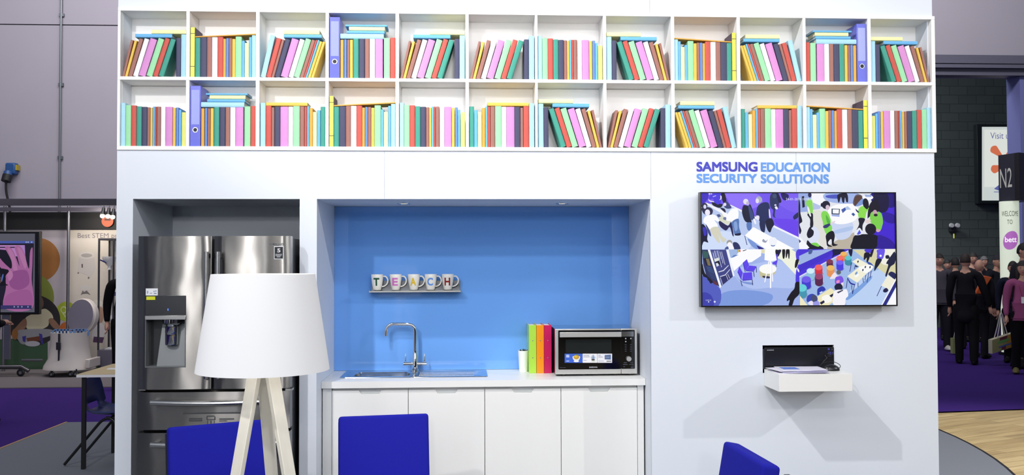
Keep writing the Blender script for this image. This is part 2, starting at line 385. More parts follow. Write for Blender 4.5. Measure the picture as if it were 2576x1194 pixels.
w0, w1 = onz(2362, 1040.5), onz(2576, 1033)
wy = lambda x: w0.y + (w1.y - w0.y) * (x - w0.x) / (w1.x - w0.x)
poly = arc_out + [(arc_out[-1][0], -15.0), (14.0, -15.0), (14.0, wy(14.0)), (arc_out[0][0], wy(arc_out[0][0]))]
struct(MB().prismz(poly, 0.0005, 0.010).build('floor_oak', OAK, smooth=0))
# wooden edge strip along the grey carpet, and the booth's own carpet
STRIP = mat('strip_wood', (190, 150, 105), 0.5)
dx, dy = (g1.x - g0.x), (g1.y - g0.y); L = math.hypot(dx, dy); nx, ny = dy / L * 0.02, -dx / L * 0.02
if nx > 0: nx, ny = -nx, -ny
e1 = (g0.x + dx * 6, g0.y + dy * 6)
struct(MB().prismz([(g0.x, g0.y), e1, (e1[0] + nx, e1[1] + ny), (g0.x + nx, g0.y + ny)], 0.0005, 0.016).build('trim_1', STRIP, smooth=0))
by = onz(100, 976).y
struct(MB().prismz([(-14, by), (-2.6, by), (-2.6, 9.2), (-14, 9.2)], 0.0005, 0.012).build('floor_booth_carpet', GREYB, smooth=0))

# hall walls behind
HALLW = mat('hall_wall_paint', (168, 163, 172), 0.8, spec=0.2, var=0.03, scale=1.5)
HY = 12.0
jx = at(2556, 330, HY).x; hz = at(2450, 190, HY).z
ox0 = at(2300, 400, HY).x - 1.5
hl = at(100, 62, HY).z
cx_ = at(151, 300, HY).x
m = MB(); SE = 0.02
for a, b in ((-14, cx_), (cx_, ox0)):
    m.box(a, b, HY, HY + 0.3, 0, hl - SE / 2).box(a, b, HY, HY + 0.3, hl + SE / 2, 12)
m.box(ox0, jx + 8, HY, HY + 0.3, hz, 12)
struct(m.build('wall_hall', HALLW, smooth=0))
struct(MB().box(-14, ox0, HY + 0.02, HY + 0.1, 0.1, 11.5).build('wall_hall_joints', DARK, smooth=0))
struct(MB().box(jx, jx + 8, HY - 0.15, HY + 0.3, 0, hz - 0.001).build('wall_jamb', mat('jamb_paint', (112, 116, 172), 0.7, var=0.03), smooth=0))
# steel door track over the opening
mb = MB(); zt = [at(2450, v, HY - 0.2).z for v in (138, 155, 163, 165.5, 174, 190)]
mb.box(ox0, jx + 8, HY - 0.20, HY - 0.001, zt[1], zt[0]).box(ox0, jx + 8, HY - 0.34, HY - 0.001, zt[2], zt[1]).box(ox0, jx + 8, HY - 0.30, HY - 0.001, zt[3], zt[2]).box(ox0, jx + 8, HY - 0.34, HY - 0.001, zt[4], zt[3]).box(ox0, jx + 8, HY - 0.24, HY - 0.001, zt[5], zt[4])
struct(mb.build('trim_3', mat('door_track_steel', (104, 104, 120), 0.55, 0.3, var=0.05), smooth=0))
def brick_mat():
    m = bpy.data.materials.new('painted_blockwork'); m.use_nodes = True; nt = m.node_tree; N = nt.nodes; b = N['Principled BSDF']
    tc = N.new('ShaderNodeTexCoord'); mp = N.new('ShaderNodeMapping'); mp.inputs['Rotation'].default_value = (math.radians(90), 0, 0); nt.links.new(tc.outputs['Object'], mp.inputs[0])
    br = N.new('ShaderNodeTexBrick'); br.inputs['Scale'].default_value = 1.0; br.inputs['Brick Width'].default_value = 0.45; br.inputs['Row Height'].default_value = 0.22
    br.inputs['Mortar Size'].default_value = 0.008; br.inputs['Color1'].default_value = (*L3((92, 102, 100)), 1); br.inputs['Color2'].default_value = (*L3((84, 94, 92)), 1); br.inputs['Mortar'].default_value = (*L3((64, 72, 72)), 1)
    nt.links.new(mp.outputs[0], br.inputs['Vector']); nt.links.new(br.outputs['Color'], b.inputs['Base Color']); b.inputs['Roughness'].default_value = 0.7; return m
BY = 16.0
struct(MB().box(1.0, 22, BY, BY + 0.3, 0, 9).build('wall_blockwork', brick_mat(), smooth=0))
box_struct('wall_far_left', HALLW, -14.3, -14.0, 1.5, HY + 0.3, 0, 12)
box_struct('wall_far_right', HALLW, 22, 22.3, 1.5, BY + 0.3, 0, 9)

struct(MB().box(-14, 22, -16.3, -16.0, 0, 3.0).build('wall_back', mat('dark_drape', (34, 34, 42), 0.9), smooth=0))  # unseen low hall end, put in dark to darken the fridge reflections

# ------------------------------------------------------------------ bookcase
BYF = -0.012; BD = 0.18
dl = [(295.1, 301.8), (467.7, 476.2), (643.3, 652.4), (818.6, 826.8), (994.8, 1003.5), (1171, 1179.5), (1346.2, 1352.7), (1517.8, 1525.5), (1689, 1697), (1854.7, 1862.8), (2020.7, 2028.1), (2184.2, 2192.2), (2344.7, 2353.7)]
DX = [(at(a, 205, BYF).x, at(b, 205, BYF).x) for a, b in dl]
def zrow(pairs): return mean(*[at(u, v, BYF).z for u, v in pairs])
ZB = [(ZS0, zrow([(384, 369), (735, 366.5), (1260, 368), (1600, 371.5), (2250, 374.5)])),
      (zrow([(384, 205.2), (735, 203.2), (1260, 203.5), (1600, 207.5), (2250, 215.5)]), zrow([(384, 195.3), (735, 195), (1260, 196), (1600, 199), (2250, 208)])),
      (zrow([(384, 32), (735, 31), (1260, 32.5), (1600, 37.5), (2250, 51)]), ZS1)]
bc = thing('bookcase', 'long white built-in bookcase of twenty-four cubbies along the top of the stand wall', 'bookcase', ((XL + XR) / 2, BYF, ZS0))
xa, xb = DX[0][0], DX[-1][1]
for (z0, z1) in (ZB[0], ZB[1], ZB[2]): MB().box(xa, xb, BYF, BD, z0, z1).build('shelf_board', SHELFW, bc, bevel=0.0012)
for i, (x0, x1) in enumerate(DX):
    for r in (0, 1):
        MB().box(x0, x1, BYF + 0.0005, BD, ZB[r][1] + 0.0003, ZB[r + 1][0] - 0.0003).build('divider', SHELFW, bc, bevel=0.001)
MB().box(xa, xb, BD + 0.0005, BD + 0.008, ZS0, ZS1).build('back_panel', SHELFW, bc)

# ------------------------------------------------------------------ books
HUE = {'brown': (164, 114, 104), 'amber': (234, 196, 90), 'white': (242, 242, 246), 'pink': (218, 148, 210), 'mint': (160, 226, 174), 'red': (206, 92, 82), 'teal': (70, 160, 142),
       'navy': (74, 76, 104), 'aqua': (172, 220, 242), 'blue': (112, 184, 236), 'cream': (242, 242, 180), 'orange': (230, 172, 78), 'cobalt': (104, 146, 220), 'lemon': (230, 232, 134)}
BM = {k: mat('book_cloth_' + k, v, 0.55, spec=0.3, var=0.05, scale=40, bump=0.15, bscale=900) for k, v in HUE.items()}
PAGES = mat('book_pages', (232, 226, 210), 0.9, var=0.06, scale=4, stretch=(120, 1, 1))
BOOKD = 0.145
def book_mesh(w, h, d):
    t = min(0.003, w * 0.16); b = min(0.004, w * 0.25)
    # spine with slightly rounded joints and two boards
    prof = [(0, b), (w * 0.12, b * 0.25), (w * 0.3, 0), (w * 0.7, 0), (w * 0.88, b * 0.25), (w, b), (w, d), (w - t, d), (w - t, b + t), (t, b + t), (t, d), (0, d)]
    return MB().prismz(prof, 0, h), MB().box(t * 1.02, w - t * 1.02, b + t + 0.0005, d - 0.004, 0.003, h - 0.003)
def make_book(name, col, w, h, origin, theta, label, cat, group, d=BOOKD, m=None):
    cv, pg = book_mesh(w, h, d)
    o = cv.build(name, m or BM[col], None, local=True, smooth=30); o.location = origin; o.rotation_euler = (0, theta, 0)
    tag(o, label, cat, group)
    pg.build('pages', PAGES, o, local=True, smooth=0)
    return o
# templates: (kind, colour, bottom from, bottom to, top start, height) in a square unit of 1/1060 of the cubby's width
T = {}
T['A'] = dict(W=1062, o=58, base=1132, stand=[('brown', 75, 116, 213, 612), ('amber', 118, 163, 272, 605), ('brown', 168, 236, 349, 636), ('white', 245, 326, 434, 640), ('pink', 333, 446, 530, 645), ('mint', 460, 558, 661, 648), ('red', 565, 648, 770, 650), ('teal', 655, 742, 860, 640), ('navy', 944, 1019, 947, 648), ('aqua', 1024, 1108, 1026, 706)],
              lie=[('blue', 285, 880, 652, 62), ('cream', 545, 1108, 715, 68)])
T['N'] = dict(T['A'], lie=[])
T['B'] = dict(W=1060, o=62, base=1115, stand=[('teal', 141, 222, 141, 640), ('navy', 224, 328, 224, 650), ('brown', 331, 408, 331, 655), ('white', 411, 498, 411, 655), ('red', 500, 588, 500, 660), ('orange', 590, 634, 590, 630), ('cobalt', 636, 679, 636, 640), ('brown', 681, 731, 681, 640), ('amber', 733, 785, 733, 628), ('mint', 787, 884, 787, 668), ('blue', 886, 934, 886, 600), ('cream', 936, 1002, 936, 565), ('blue', 1004, 1046, 1004, 660), ('aqua', 1048, 1116, 1048, 692)],
              box=[(70, 136, 815)], tilt=[('orange', 142, 1116, 648, 703, 20)], lie=[])
T['C'] = dict(W=1058, o=60, base=1130, stand=[('aqua', 68, 148, 225, 700), ('red', 155, 236, 327, 655), ('brown', 240, 286, 410, 630), ('navy', 290, 376, 466, 640), ('pink', 384, 500, 572, 650), ('white', 510, 590, 702, 640), ('mint', 595, 688, 795, 650), ('brown', 695, 755, 892, 630), ('thinred', 757, 786, 954, 625), ('blue', 788, 822, 987, 625), ('amber', 826, 872, 1020, 605), ('amber', 876, 921, 1069, 600)],
              lie=[('blue', 440, 1050, 656, 56), ('cream', 440, 1015, 713, 70)])
T['D'] = dict(W=1064, o=64, base=1118, stand=[('orange', 246, 298, 246, 620), ('cobalt', 305, 345, 305, 625), ('brown', 350, 392, 350, 622), ('amber', 396, 446, 396, 622), ('teal', 452, 536, 452, 640), ('navy', 541, 632, 541, 640), ('brown', 637, 706, 637, 638), ('white', 712, 795, 712, 638), ('pink', 799, 922, 799, 638), ('mint', 940, 1036, 940, 655), ('red', 1041, 1122, 1041, 662)],
              lever=[(72, 238, 988)], lie=[('aqua', 244, 936, 642, 82), ('blue', 342, 950, 725.5, 48), ('cream', 380, 955, 775, 62), ('blue', 322, 990, 838.5, 32)])
T['E'] = dict(W=1080, o=58, base=1090, stand=[('aqua', 66, 138, 66, 722), ('mint', 141, 229, 141, 685), ('red', 232, 316, 232, 680), ('teal', 320, 403, 320, 665), ('navy', 406, 493, 406, 658), ('brown', 496, 545, 496, 650), ('amber', 547, 583, 547, 645), ('blue', 586, 622, 586, 662), ('thinred', 625, 648, 625, 662), ('brown', 652, 712, 652, 662), ('white', 718, 793, 718, 665), ('pink', 796, 909, 796, 660), ('amber', 914, 963, 914, 645), ('cobalt', 968, 1011, 968, 650), ('blue', 1014, 1054, 1014, 612), ('lemon', 1059, 1130, 1059, 570)], lie=[])
T['F'] = dict(W=1060, o=55, base=1070, stand=[('aqua', 68, 149, 68, 710), ('red', 154, 241, 154, 660), ('brown', 245, 290, 245, 638), ('navy', 293, 384, 293, 650), ('pink', 387, 513, 387, 650), ('white', 516, 590, 516, 650), ('mint', 593, 696, 593, 660), ('brown', 701, 771, 701, 655), ('thinred', 775, 812, 775, 650), ('blue', 815, 850, 815, 655), ('orange', 853, 906, 853, 630), ('cream', 910, 972, 910, 565), ('blue', 975, 1030, 975, 595), ('teal', 1033, 1108, 1033, 652)],
              lie=[('amber', 156, 820, 662, 58)])
ROWS = {1: ['A', 'B', 'C', 'D', 'A', 'N', 'E', '-A', '-B', '-C', '-D', '-A'], 0: ['E', 'D', 'F', 'B', 'E', '-F', '-A', 'N', '-C', '-F', '-B', '-E']}
ORD = ['first', 'second', 'third', 'fourth', 'fifth', 'sixth', 'seventh', 'eighth', 'ninth', 'tenth', 'eleventh', 'twelfth']
DKP = mat('slipcase_cover', (86, 76, 98), 0.6, spec=0.3); YEL = mat('yellow_spine', (238, 238, 84), 0.45); BAND = mat('black_band', (34, 32, 34), 0.5)
LEV = mat('lever_arch_blue', (104, 110, 216), 0.18, spec=0.6, var=0.04); RINGM = mat('ring_metal', (205, 208, 214), 0.25, 1.0); HOLE = mat('finger_hole', (30, 30, 40), 0.6); LEVL = mat('lever_label_pocket', (160, 168, 236), 0.12, spec=0.7, var=0.05)
for r in (1, 0):
    for c in range(12):
        code = ROWS[r][c]; mir = code[0] == '-'; t = T[code[-1]]
        x0, x1 = DX[c][1], DX[c + 1][0]; zf = ZB[r][1]; S = (x1 - x0) / t['W']; zf += 0.0006
        row = 'upper' if r == 1 else 'lower'
        where = f'{ORD[c]} {row} cubby from fridge end'; grp = f'books in the {ORD[c]} {row} cubby'
        def X(a): return (x1 - (a - t['o']) * S) if mir else (x0 + (a - t['o']) * S)
        st = t['stand']; seq = list(st[::-1] if mir else st)
        nm = lambda k: 'red' if k == 'thinred' else k
        for i, (col, a, b, ts, h) in enumerate(st):
            th = math.atan2(ts - a, h); wd = (b - a) * math.cos(th) * S - 0.0004; L_ = (h - (b - a) * math.sin(th) * 0.5) / max(math.cos(th), 0.2) * S
            if th > 0.05: L_ = (h - (b - a) * math.sin(th) * math.cos(th)) / math.cos(th) * S
            if mir: th = -th
            xa_, xb_ = sorted((X(a), X(b)))
            if th > 1e-4: piv = Vector((xb_, 0.0, zf)); org = piv - Vector((math.cos(th), 0, -math.sin(th))) * wd
            else: org = Vector((xa_, 0.0, zf))
            j = len(st) - 1 - i if mir else i
            ln = 'leaning' if abs(th) > 0.05 else 'upright'
            kind = 'notebook' if col == 'thinred' else 'book'; col = nm(col)  # thin red books, kept as a kind of their own
            lo = nm(seq[j - 1][0]) if j > 0 else None; hi = nm(seq[j + 1][0]) if j < len(seq) - 1 else None
            if lo and hi: lab = f'{col} {kind} {ln} between {lo} and {hi}, {where}'
            else: lab = f'{col} {kind} {ln} at the end beside {lo or hi}, {where}'
            make_book(kind, col, wd, L_, org, th, lab, kind, grp)
        lo_col = None
        for i, (col, a, b, z, hh) in enumerate(t['lie']):
            xa_, xb_ = sorted((X(a), X(b))); zz = zf + z * S
            if code[-1] == 'D': lab = ['%s book lying lowest of the flat pile, %s', '%s book lying second in the flat pile, %s', '%s book lying third in the flat pile, %s', '%s book lying topmost of the flat pile, %s'][i] % (col, where)
            elif code[-1] == 'F': lab = f'{col} book lying flat across the upright books, {where}'
            else: lab = f'{col} book lying flat on top, {where}'
            org = Vector((xa_, 0.001, zz + hh * S - 0.0006)); make_book('book', col, hh * S - 0.0008, xb_ - xa_, org, math.pi / 2, lab, 'book', grp, d=0.13)
        for (col, a, b, z0, z1, tk) in t.get('tilt', []):
            p, q = Vector((X(a), 0.001, zf + z0 * S)), Vector((X(b), 0.001, zf + z1 * S))
            if p.x > q.x: p, q = q, p
            d = q - p; ang = math.atan2(d.z, d.x); up = Vector((-math.sin(ang), 0, math.cos(ang)))
            o = make_book('document_folder', col, tk * S, d.length, p + up * tk * S, math.pi / 2 - ang, f'thin orange folder lying aslant on the books, {where}', 'folder', grp, d=0.13)
        for (a, b, h) in t.get('box', []):
            xa_, xb_ = sorted((X(a), X(b))); W_ = xb_ - xa_; H_ = h * S
            o = thing('slipcase_book', f'yellow spined dark cased book with black bands, {where}', 'book', ((xa_ + xb_) / 2, 0.0, zf), grp)
            MB().box(xa_, xb_, 0.0035, BOOKD + 0.02, zf, zf + H_).build('case', DKP, o, bevel=0.001)
            sp = MB().box(xa_ + 0.0002, xb_ - 0.0002, 0.0, 0.0034, zf + 0.0005, zf + H_ - 0.0005).build('spine', YEL, o, bevel=0.001)
            for fz in (0.216, 0.872): MB().box(xa_ + 0.0001, xb_ - 0.0001, -0.0006, -0.00005, zf + H_ * fz - 0.0018, zf + H_ * fz + 0.0018).build('band', BAND, sp)
        for (a, b, h) in t.get('lever', []):
            xa_, xb_ = sorted((X(a), X(b))); W_ = xb_ - xa_; H_ = h * S; xm = (xa_ + xb_) / 2
            o = thing('lever_arch_file', f'tall glossy blue lever arch file with finger ring, {where}', 'file', (xm, 0.0, zf), grp)
            MB().box(xa_, xb_, 0.0, 0.165, zf, zf + H_).build('binder_cover', LEV, o, bevel=0.002)
            MB().box(xa_ + W_ * 0.12, xb_ - W_ * 0.12, -0.0008, -0.0001, zf + H_ * 0.36, zf + H_ * 0.93).build('label_pocket', LEVL, o, bevel=0.0004)
            rg = MB().lathe([(0.012, 0.0001), (0.012, 0.0022), (0.0165, 0.0022), (0.0165, 0.0001)], (xm, 0.0, zf + H_ * 0.27), 28, axis='y').build('finger_ring', RINGM, o)
            MB().lathe([(0.0, 0.0006), (0.0119, 0.0006)], (xm, 0.0, zf + H_ * 0.27), 24, axis='y').build('hole', HOLE, rg)
# ------------------------------------------------------------------ kitchen
GLASS = mat('blue_back_painted_glass', (118, 176, 253), 0.03, spec=0.6, var=0.0)
gy0 = DN - 0.006
gz0 = 0.906
o = MB().box(KX0 + 0.001, KX1 - 0.001, gy0, DN - 0.0005, gz0, ZN - 0.002).build('glass_splashback', GLASS)
tag(o, 'tall glossy blue glass splashback behind the kitchen worktop', 'splashback')

CY = 0.18; CZ = 0.904
ct = 0.042
s00, s10 = onz(853, 951, CZ), onz(1228, 950, CZ); s01 = onz(873, 931.5, CZ)
SX0, SX1, SY0, SY1 = s00.x, s10.x, s00.y, min(s01.y, gy0 - 0.03)
bw0, bw1 = SX0 + 0.075, SX0 + 0.455
bY0, bY1 = SY0 + 0.05, SY1 - 0.09
wx0, wx1 = KX0 + 0.002, KX1 - 0.002
e = 0.012
wt = MB()
h0, h1, g0_, g1_ = bw0 - e, bw1 + e, bY0 - e, bY1 + e
for b in ((wx0, h0, CY, gy0 - 0.001), (h1, wx1, CY, gy0 - 0.001), (h0, h1, CY, g0_), (h0, h1, g1_, gy0 - 0.001)): wt.box(b[0], b[1], b[2], b[3], CZ - ct, CZ)
tag(wt.build('worktop', WHITE, bevel=0.0), 'long white worktop with square front edge under the blue splashback', 'worktop')

seams = [834.5, 1027, 1219.5, 1411.5, 1604]
DY = CY + 0.022
dxs = [at(u, 1080, DY).x for u in seams]
dz1 = at(1200, 978.5, DY).z
names_ = ['beside the fridge pillar, behind the blue chair', 'second from the fridge, under the sink drainer', 'third from the fridge, under the binders', 'furthest from the fridge, under the microwave']
for i in range(4):
    a, b = dxs[i] + 0.001, dxs[i + 1] - 0.001; xm = (a + b) / 2
    o = thing('base_cabinet', f'white handleless base cabinet {names_[i]}', 'cabinet', (xm, DY, 0.1), 'white base cabinets under the worktop')
    MB().box(a, b, DY + 0.021, 0.6, 0.1, 0.72).box(a, b, DY + 0.024, DY + 0.042, 0.72, CZ - ct - 0.002).build('carcass', WHITE, o)
    hw, hb, hd = 0.072, 0.055, 0.026
    poly = [(a + 0.001, 0.105), (b - 0.001, 0.105), (b - 0.001, dz1), (xm + hw, dz1), (xm + hb, dz1 - hd), (xm - hb, dz1 - hd), (xm - hw, dz1), (a + 0.001, dz1)]
    d = MB().prism(poly, DY, DY + 0.019).build('door', WHITE, o, bevel=0.001)
    MB().box(xm - hw - 0.01, xm + hw + 0.01, DY + 0.0195, DY + 0.0205, dz1 - hd - 0.03, dz1 - 0.0005).build('finger_pull', mat('finger_pull_white', (226, 229, 227), 0.4), d)
struct(MB().box(wx0 + 0.004, dxs[0] - 0.001, DY + 0.002, DY + 0.02, 0.0, CZ - ct - 0.004).build('trim_4', WHITE))
struct(MB().box(dxs[-1] + 0.001, wx1 - 0.008, DY + 0.002, DY + 0.02, 0.0, CZ - ct - 0.002).build('trim_5', WHITE))
struct(MB().box(dxs[0], dxs[-1], DY + 0.05, DY + 0.065, 0.0, 0.099).build('trim_6', WHITE))

# sink
SINKM = mat('sink_steel', (214, 214, 214), 0.13, 1.0, var=0.03, scale=8, stretch=(1, 60, 1))
o = thing('kitchen_sink', 'shallow stainless steel inset sink with drainer on the white worktop', 'sink', ((SX0 + SX1) / 2, (SY0 + SY1) / 2, CZ))
zr = CZ + 0.004
def rr(x0, x1, y0, y1, r, n=5):
    out = []
    for cx, cy, a0 in ((x1 - r, y1 - r, 0), (x0 + r, y1 - r, 90), (x0 + r, y0 + r, 180), (x1 - r, y0 + r, 270)):
        for k in range(n + 1):
            a = math.radians(a0 + 90 * k / n); out.append((cx + r * math.cos(a), cy + r * math.sin(a)))
    return out
def rings(mb, loops, close=False):
    n = len(loops[0]); vs = [p for l in loops for p in l]; fs = []
    for i in range(len(loops) - 1):
        for k in range(n): fs.append((i * n + k, i * n + (k + 1) % n, (i + 1) * n + (k + 1) % n, (i + 1) * n + k))
    if close: fs.append(tuple((len(loops) - 1) * n + k for k in range(n)))
    return mb.add(vs, fs)
lp = lambda x0, x1, y0, y1, r, z: [(x, y, z) for x, y in rr(x0, x1, y0, y1, r)]
mb = MB()
# rim plate (around the bowl) and the stepped drainer
dx0 = bw1 + 0.03
rings(mb, [lp(SX0, dx0 - 0.012, SY0, SY1, 0.02, CZ + 0.0006), lp(SX0 + 0.002, dx0 - 0.013, SY0 + 0.002, SY1 - 0.002, 0.019, zr), lp(bw0, bw1, bY0, bY1, 0.05, zr), lp(bw0 + 0.006, bw1 - 0.006, bY0 + 0.006, bY1 - 0.006, 0.047, zr - 0.007)])
rings(mb, [lp(dx0 - 0.0118, SX1, SY0, SY1, 0.02, CZ + 0.0006), lp(dx0 - 0.011, SX1 - 0.002, SY0 + 0.002, SY1 - 0.002, 0.019, zr), lp(dx0 + 0.01, SX1 - 0.06, SY0 + 0.05, SY1 - 0.07, 0.03, zr), lp(dx0 + 0.016, SX1 - 0.066, SY0 + 0.056, SY1 - 0.076, 0.028, zr - 0.0028)], True)
mb.build('rim', SINKM, o)
mb = MB()
rings(mb, [lp(bw0 + 0.006, bw1 - 0.006, bY0 + 0.006, bY1 - 0.006, 0.047, zr - 0.007), lp(bw0 + 0.012, bw1 - 0.012, bY0 + 0.012, bY1 - 0.012, 0.045, zr - 0.12), lp(bw0 + 0.05, bw1 - 0.05, bY0 + 0.05, bY1 - 0.05, 0.03, zr - 0.15)], True)
mb.build('bowl', SINKM, o)
mb = MB()
for k in range(7):
    y = SY0 + 0.08 + k * (SY1 - SY0 - 0.18) / 6
    mb.box(dx0 + 0.03, SX1 - 0.09, y - 0.004, y + 0.004, zr - 0.0027, zr - 0.0018)
mb.build('drainer_ribs', SINKM, o)

# tap
TY = bY1 + 0.045
tb = at(1044, 930, TY); tx = tb.x
zt_ = at(1044, 815.5, TY).z; xs_ = at(973, 830, TY).x; zs_ = at(972, 844, TY).z
o = thing('kitchen_tap', 'tall chrome mixer tap with swan neck spout over the sink', 'tap', (tx, TY, zr))
MB().lathe([(0.026, 0.0006), (0.026, 0.012), (0.019, 0.02), (0.0175, 0.11), (0.0145, 0.118), (0.0145, 0.14)], (tx, TY, zr), 28, cap=True).build('body', CHROME, o)
r_ = 0.0118
MB().tube(fillet([(tx, TY, zr + 0.135), (tx, TY, zt_), (xs_, TY, zt_ + 0.004), (xs_ - 0.008, TY, zs_)], 0.05, 8), r_, 16).build('spout', CHROME, o)
zc = at(1044, 914, TY).z
for sgn, u in ((-1, 1015), (1, 1073)):
    xe = at(u, 914, TY).x
    h = MB().tube([(tx + sgn * 0.012, TY, zc), (xe, TY, zc)], 0.012, 16).build('handle', CHROME, o)
    xl_ = xe - sgn * 0.014
    MB().tube([(xl_, TY, zc + 0.008), (xl_, TY - 0.002, zc + 0.035), (xl_ + sgn * 0.0, TY + 0.004, zc + 0.068)], [0.0055, 0.0045, 0.0035], 10).build('lever', CHROME, h)

# mug ledge and the five mugs
SHY0 = gy0 - 0.105
p0, p1 = at(928, 733, SHY0), at(1159, 733, SHY0)
zl = at(1040, 730.5, SHY0).z
o = thing('mug_ledge', 'narrow stainless steel ledge on the blue splashback holding mugs', 'shelf', ((p0.x + p1.x) / 2, gy0, zl))
MB().box(p0.x, p1.x, SHY0, gy0 - 0.0005, zl - 0.012, zl - 0.0002).build('shelf_plate', STEEL2, o, bevel=0.001)
q0, q1 = at(934.5, 706, gy0 - 0.004), at(1158, 706, gy0 - 0.004)
MB().box(q0.x, q1.x, gy0 - 0.004, gy0 - 0.0006, zl, q0.z).build('back_plate', mat('ledge_steel', (150, 152, 156), 0.22, 1.0, var=0.05), o, bevel=0.0008)
MUG = mat('mug_glaze', (240, 238, 230), 0.15, spec=0.5, var=0.0)
mugs = [('T', 949, (20, 78, 50)), ('E', 995.5, (214, 118, 196)), ('A', 1041, (228, 192, 46)), ('C', 1083.5, (98, 152, 228)), ('H', 1126.5, (146, 30, 26))]
cn = ['dark green', 'pink', 'yellow', 'light blue', 'dark red']
MYY = SHY0 + 0.05
mh = at(1040, 689.5, MYY).z - zl
prof = [(0.0, 0.0015), (0.024, 0.0015), (0.0275, 0.004), (0.0335, 0.03), (0.0385, 0.06), (0.0415, 0.09), (0.0425, mh - 0.002), (0.0415, mh), (0.0400, mh - 0.002), (0.0375, 0.06), (0.031, 0.02), (0.0, 0.010)]
def prad(h):
    for (r0, h0), (r1, h1) in zip(prof[1:7], prof[2:7]):
        if h0 <= h <= h1: return r0 + (r1 - r0) * (h - h0) / max(h1 - h0, 1e-6)
    return 0.042
for i, (ch, u, colr) in enumerate(mugs):
    mx_ = at(u, 710, MYY).x
    o = thing('mug', f'white mug printed with a {cn[i]} letter {ch} on the steel ledge', 'mug', (mx_, MYY, zl), 'lettered mugs on the steel ledge')
    MB().lathe(prof, (mx_, MYY, zl + 0.0003), 36).build('cup', MUG, o)
    hz_ = zl + mh * 0.56
    pts = smooth_path([(mx_ + 0.0375, MYY, hz_ + 0.034), (mx_ + 0.058, MYY, hz_ + 0.034), (mx_ + 0.073, MYY, hz_ + 0.012), (mx_ + 0.068, MYY, hz_ - 0.016), (mx_ + 0.050, MYY, hz_ - 0.032), (mx_ + 0.033, MYY, hz_ - 0.036)])
    MB().tube(pts, 0.0048, 10).build('handle', MUG, o)
    lm = mat('letter_' + cn[i].replace(' ', '_'), colr, 0.35, var=0.0)
    lw = 0.021
    def onmug(X, Z):
        rr_ = prad(Z - zl) + 0.0006; a = (X - (mx_ - 0.003)) / rr_
        return (mx_ + rr_ * math.sin(a - 0.07), MYY - rr_ * math.cos(a - 0.07), Z)
    text_box(MB(), ch, mx_ - 0.003 - lw, mx_ - 0.003 + lw, zl + mh * 0.30, zl + mh * 0.79, 0, 0.035, 0, onmug, cuts=3).build('letter', lm, o, smooth=0)

# plant pot
POT = mat('white_ceramic', (240, 240, 240), 0.3)
PY = 0.60
pb = onz(1322, 934, CZ); PY = min(pb.y, 0.62)
pz1 = at(1322, 881, PY).z; pr = (at(1330.5, 890, PY).x - at(1303, 890, PY).x) / 2; pxc = at(1316.8, 890, PY).x
o = thing('plant_pot', 'small white tapered pot with dark succulent beside green binder', 'plant pot', (pxc, PY, CZ))
H = pz1 - CZ
MB().lathe([(0.0, 0.0005), (pr * 0.78, 0.0005), (pr * 0.98, H - 0.008), (pr, H), (pr * 0.93, H), (pr * 0.9, H - 0.012), (0.0, H - 0.014)], (pxc, PY, CZ), 32).build('pot', POT, o)
mb = MB()
for k in range(22):
    a = random.uniform(0, 6.28); rr_ = random.uniform(0, pr * 0.6); l_ = random.uniform(0.015, 0.03); th = random.uniform(0.2, 0.9)
    b = Vector((pxc + rr_ * math.cos(a), PY + rr_ * math.sin(a), CZ + H - 0.0135)); d = Vector((math.cos(a) * math.sin(th), math.sin(a) * math.sin(th), math.cos(th)))
    mb.tube([b, b + d * l_ * 0.6, b + d * l_], [0.004, 0.0045, 0.0008], 6)
mb.build('succulent', mat('succulent_leaf', (58, 66, 66), 0.5, var=0.2), o)

# ring binders
BCOL = [('lime green', (172, 222, 74), 1331, 1349.2), ('orange', (246, 150, 20), 1349.8, 1368.3), ('magenta', (204, 20, 92), 1368.9, 1387.5)]
by_ = onz(1360, 938.5, CZ).y
for i, (n_, colr, u0, u1) in enumerate(BCOL):
    yb = by_ + 0.004 * (2 - i); a, b = at(u0, 880, yb).x, at(u1, 880, yb).x
    z1 = at(1360, 817.5, yb).z
    o = thing('ring_binder', f'{n_} ring binder standing spine out on worktop beside the microwave', 'binder', ((a + b) / 2, yb, CZ), 'ring binders beside the microwave')
    bm_ = mat('binder_' + n_.replace(' ', '_'), colr, 0.3, spec=0.5, var=0.02)
    d = min(0.235, gy0 - 0.004 - yb)
    MB().box(a + 0.0004, b - 0.0004, yb, yb + 0.003, CZ + 0.0005, z1).box(a + 0.0004, a + 0.003, yb + 0.0031, yb + d, CZ + 0.0005, z1).box(b - 0.003, b - 0.0004, yb + 0.0031, yb + d, CZ + 0.0005, z1).build('cover', bm_, o, bevel=0.0006)
    MB().box(a + 0.006, b - 0.006, yb + 0.012, yb + d - 0.01, CZ + 0.006, z1 - 0.006).build('paper', PAGES, o)
    for v in (0.32, 0.68):
        MB().lathe([(0.0, 0.0016), (0.0035, 0.0012), (0.0042, 0.0)], ((a + b) / 2, yb, CZ + (z1 - CZ) * v), 12, axis='y').build('rivet', RINGM, o)

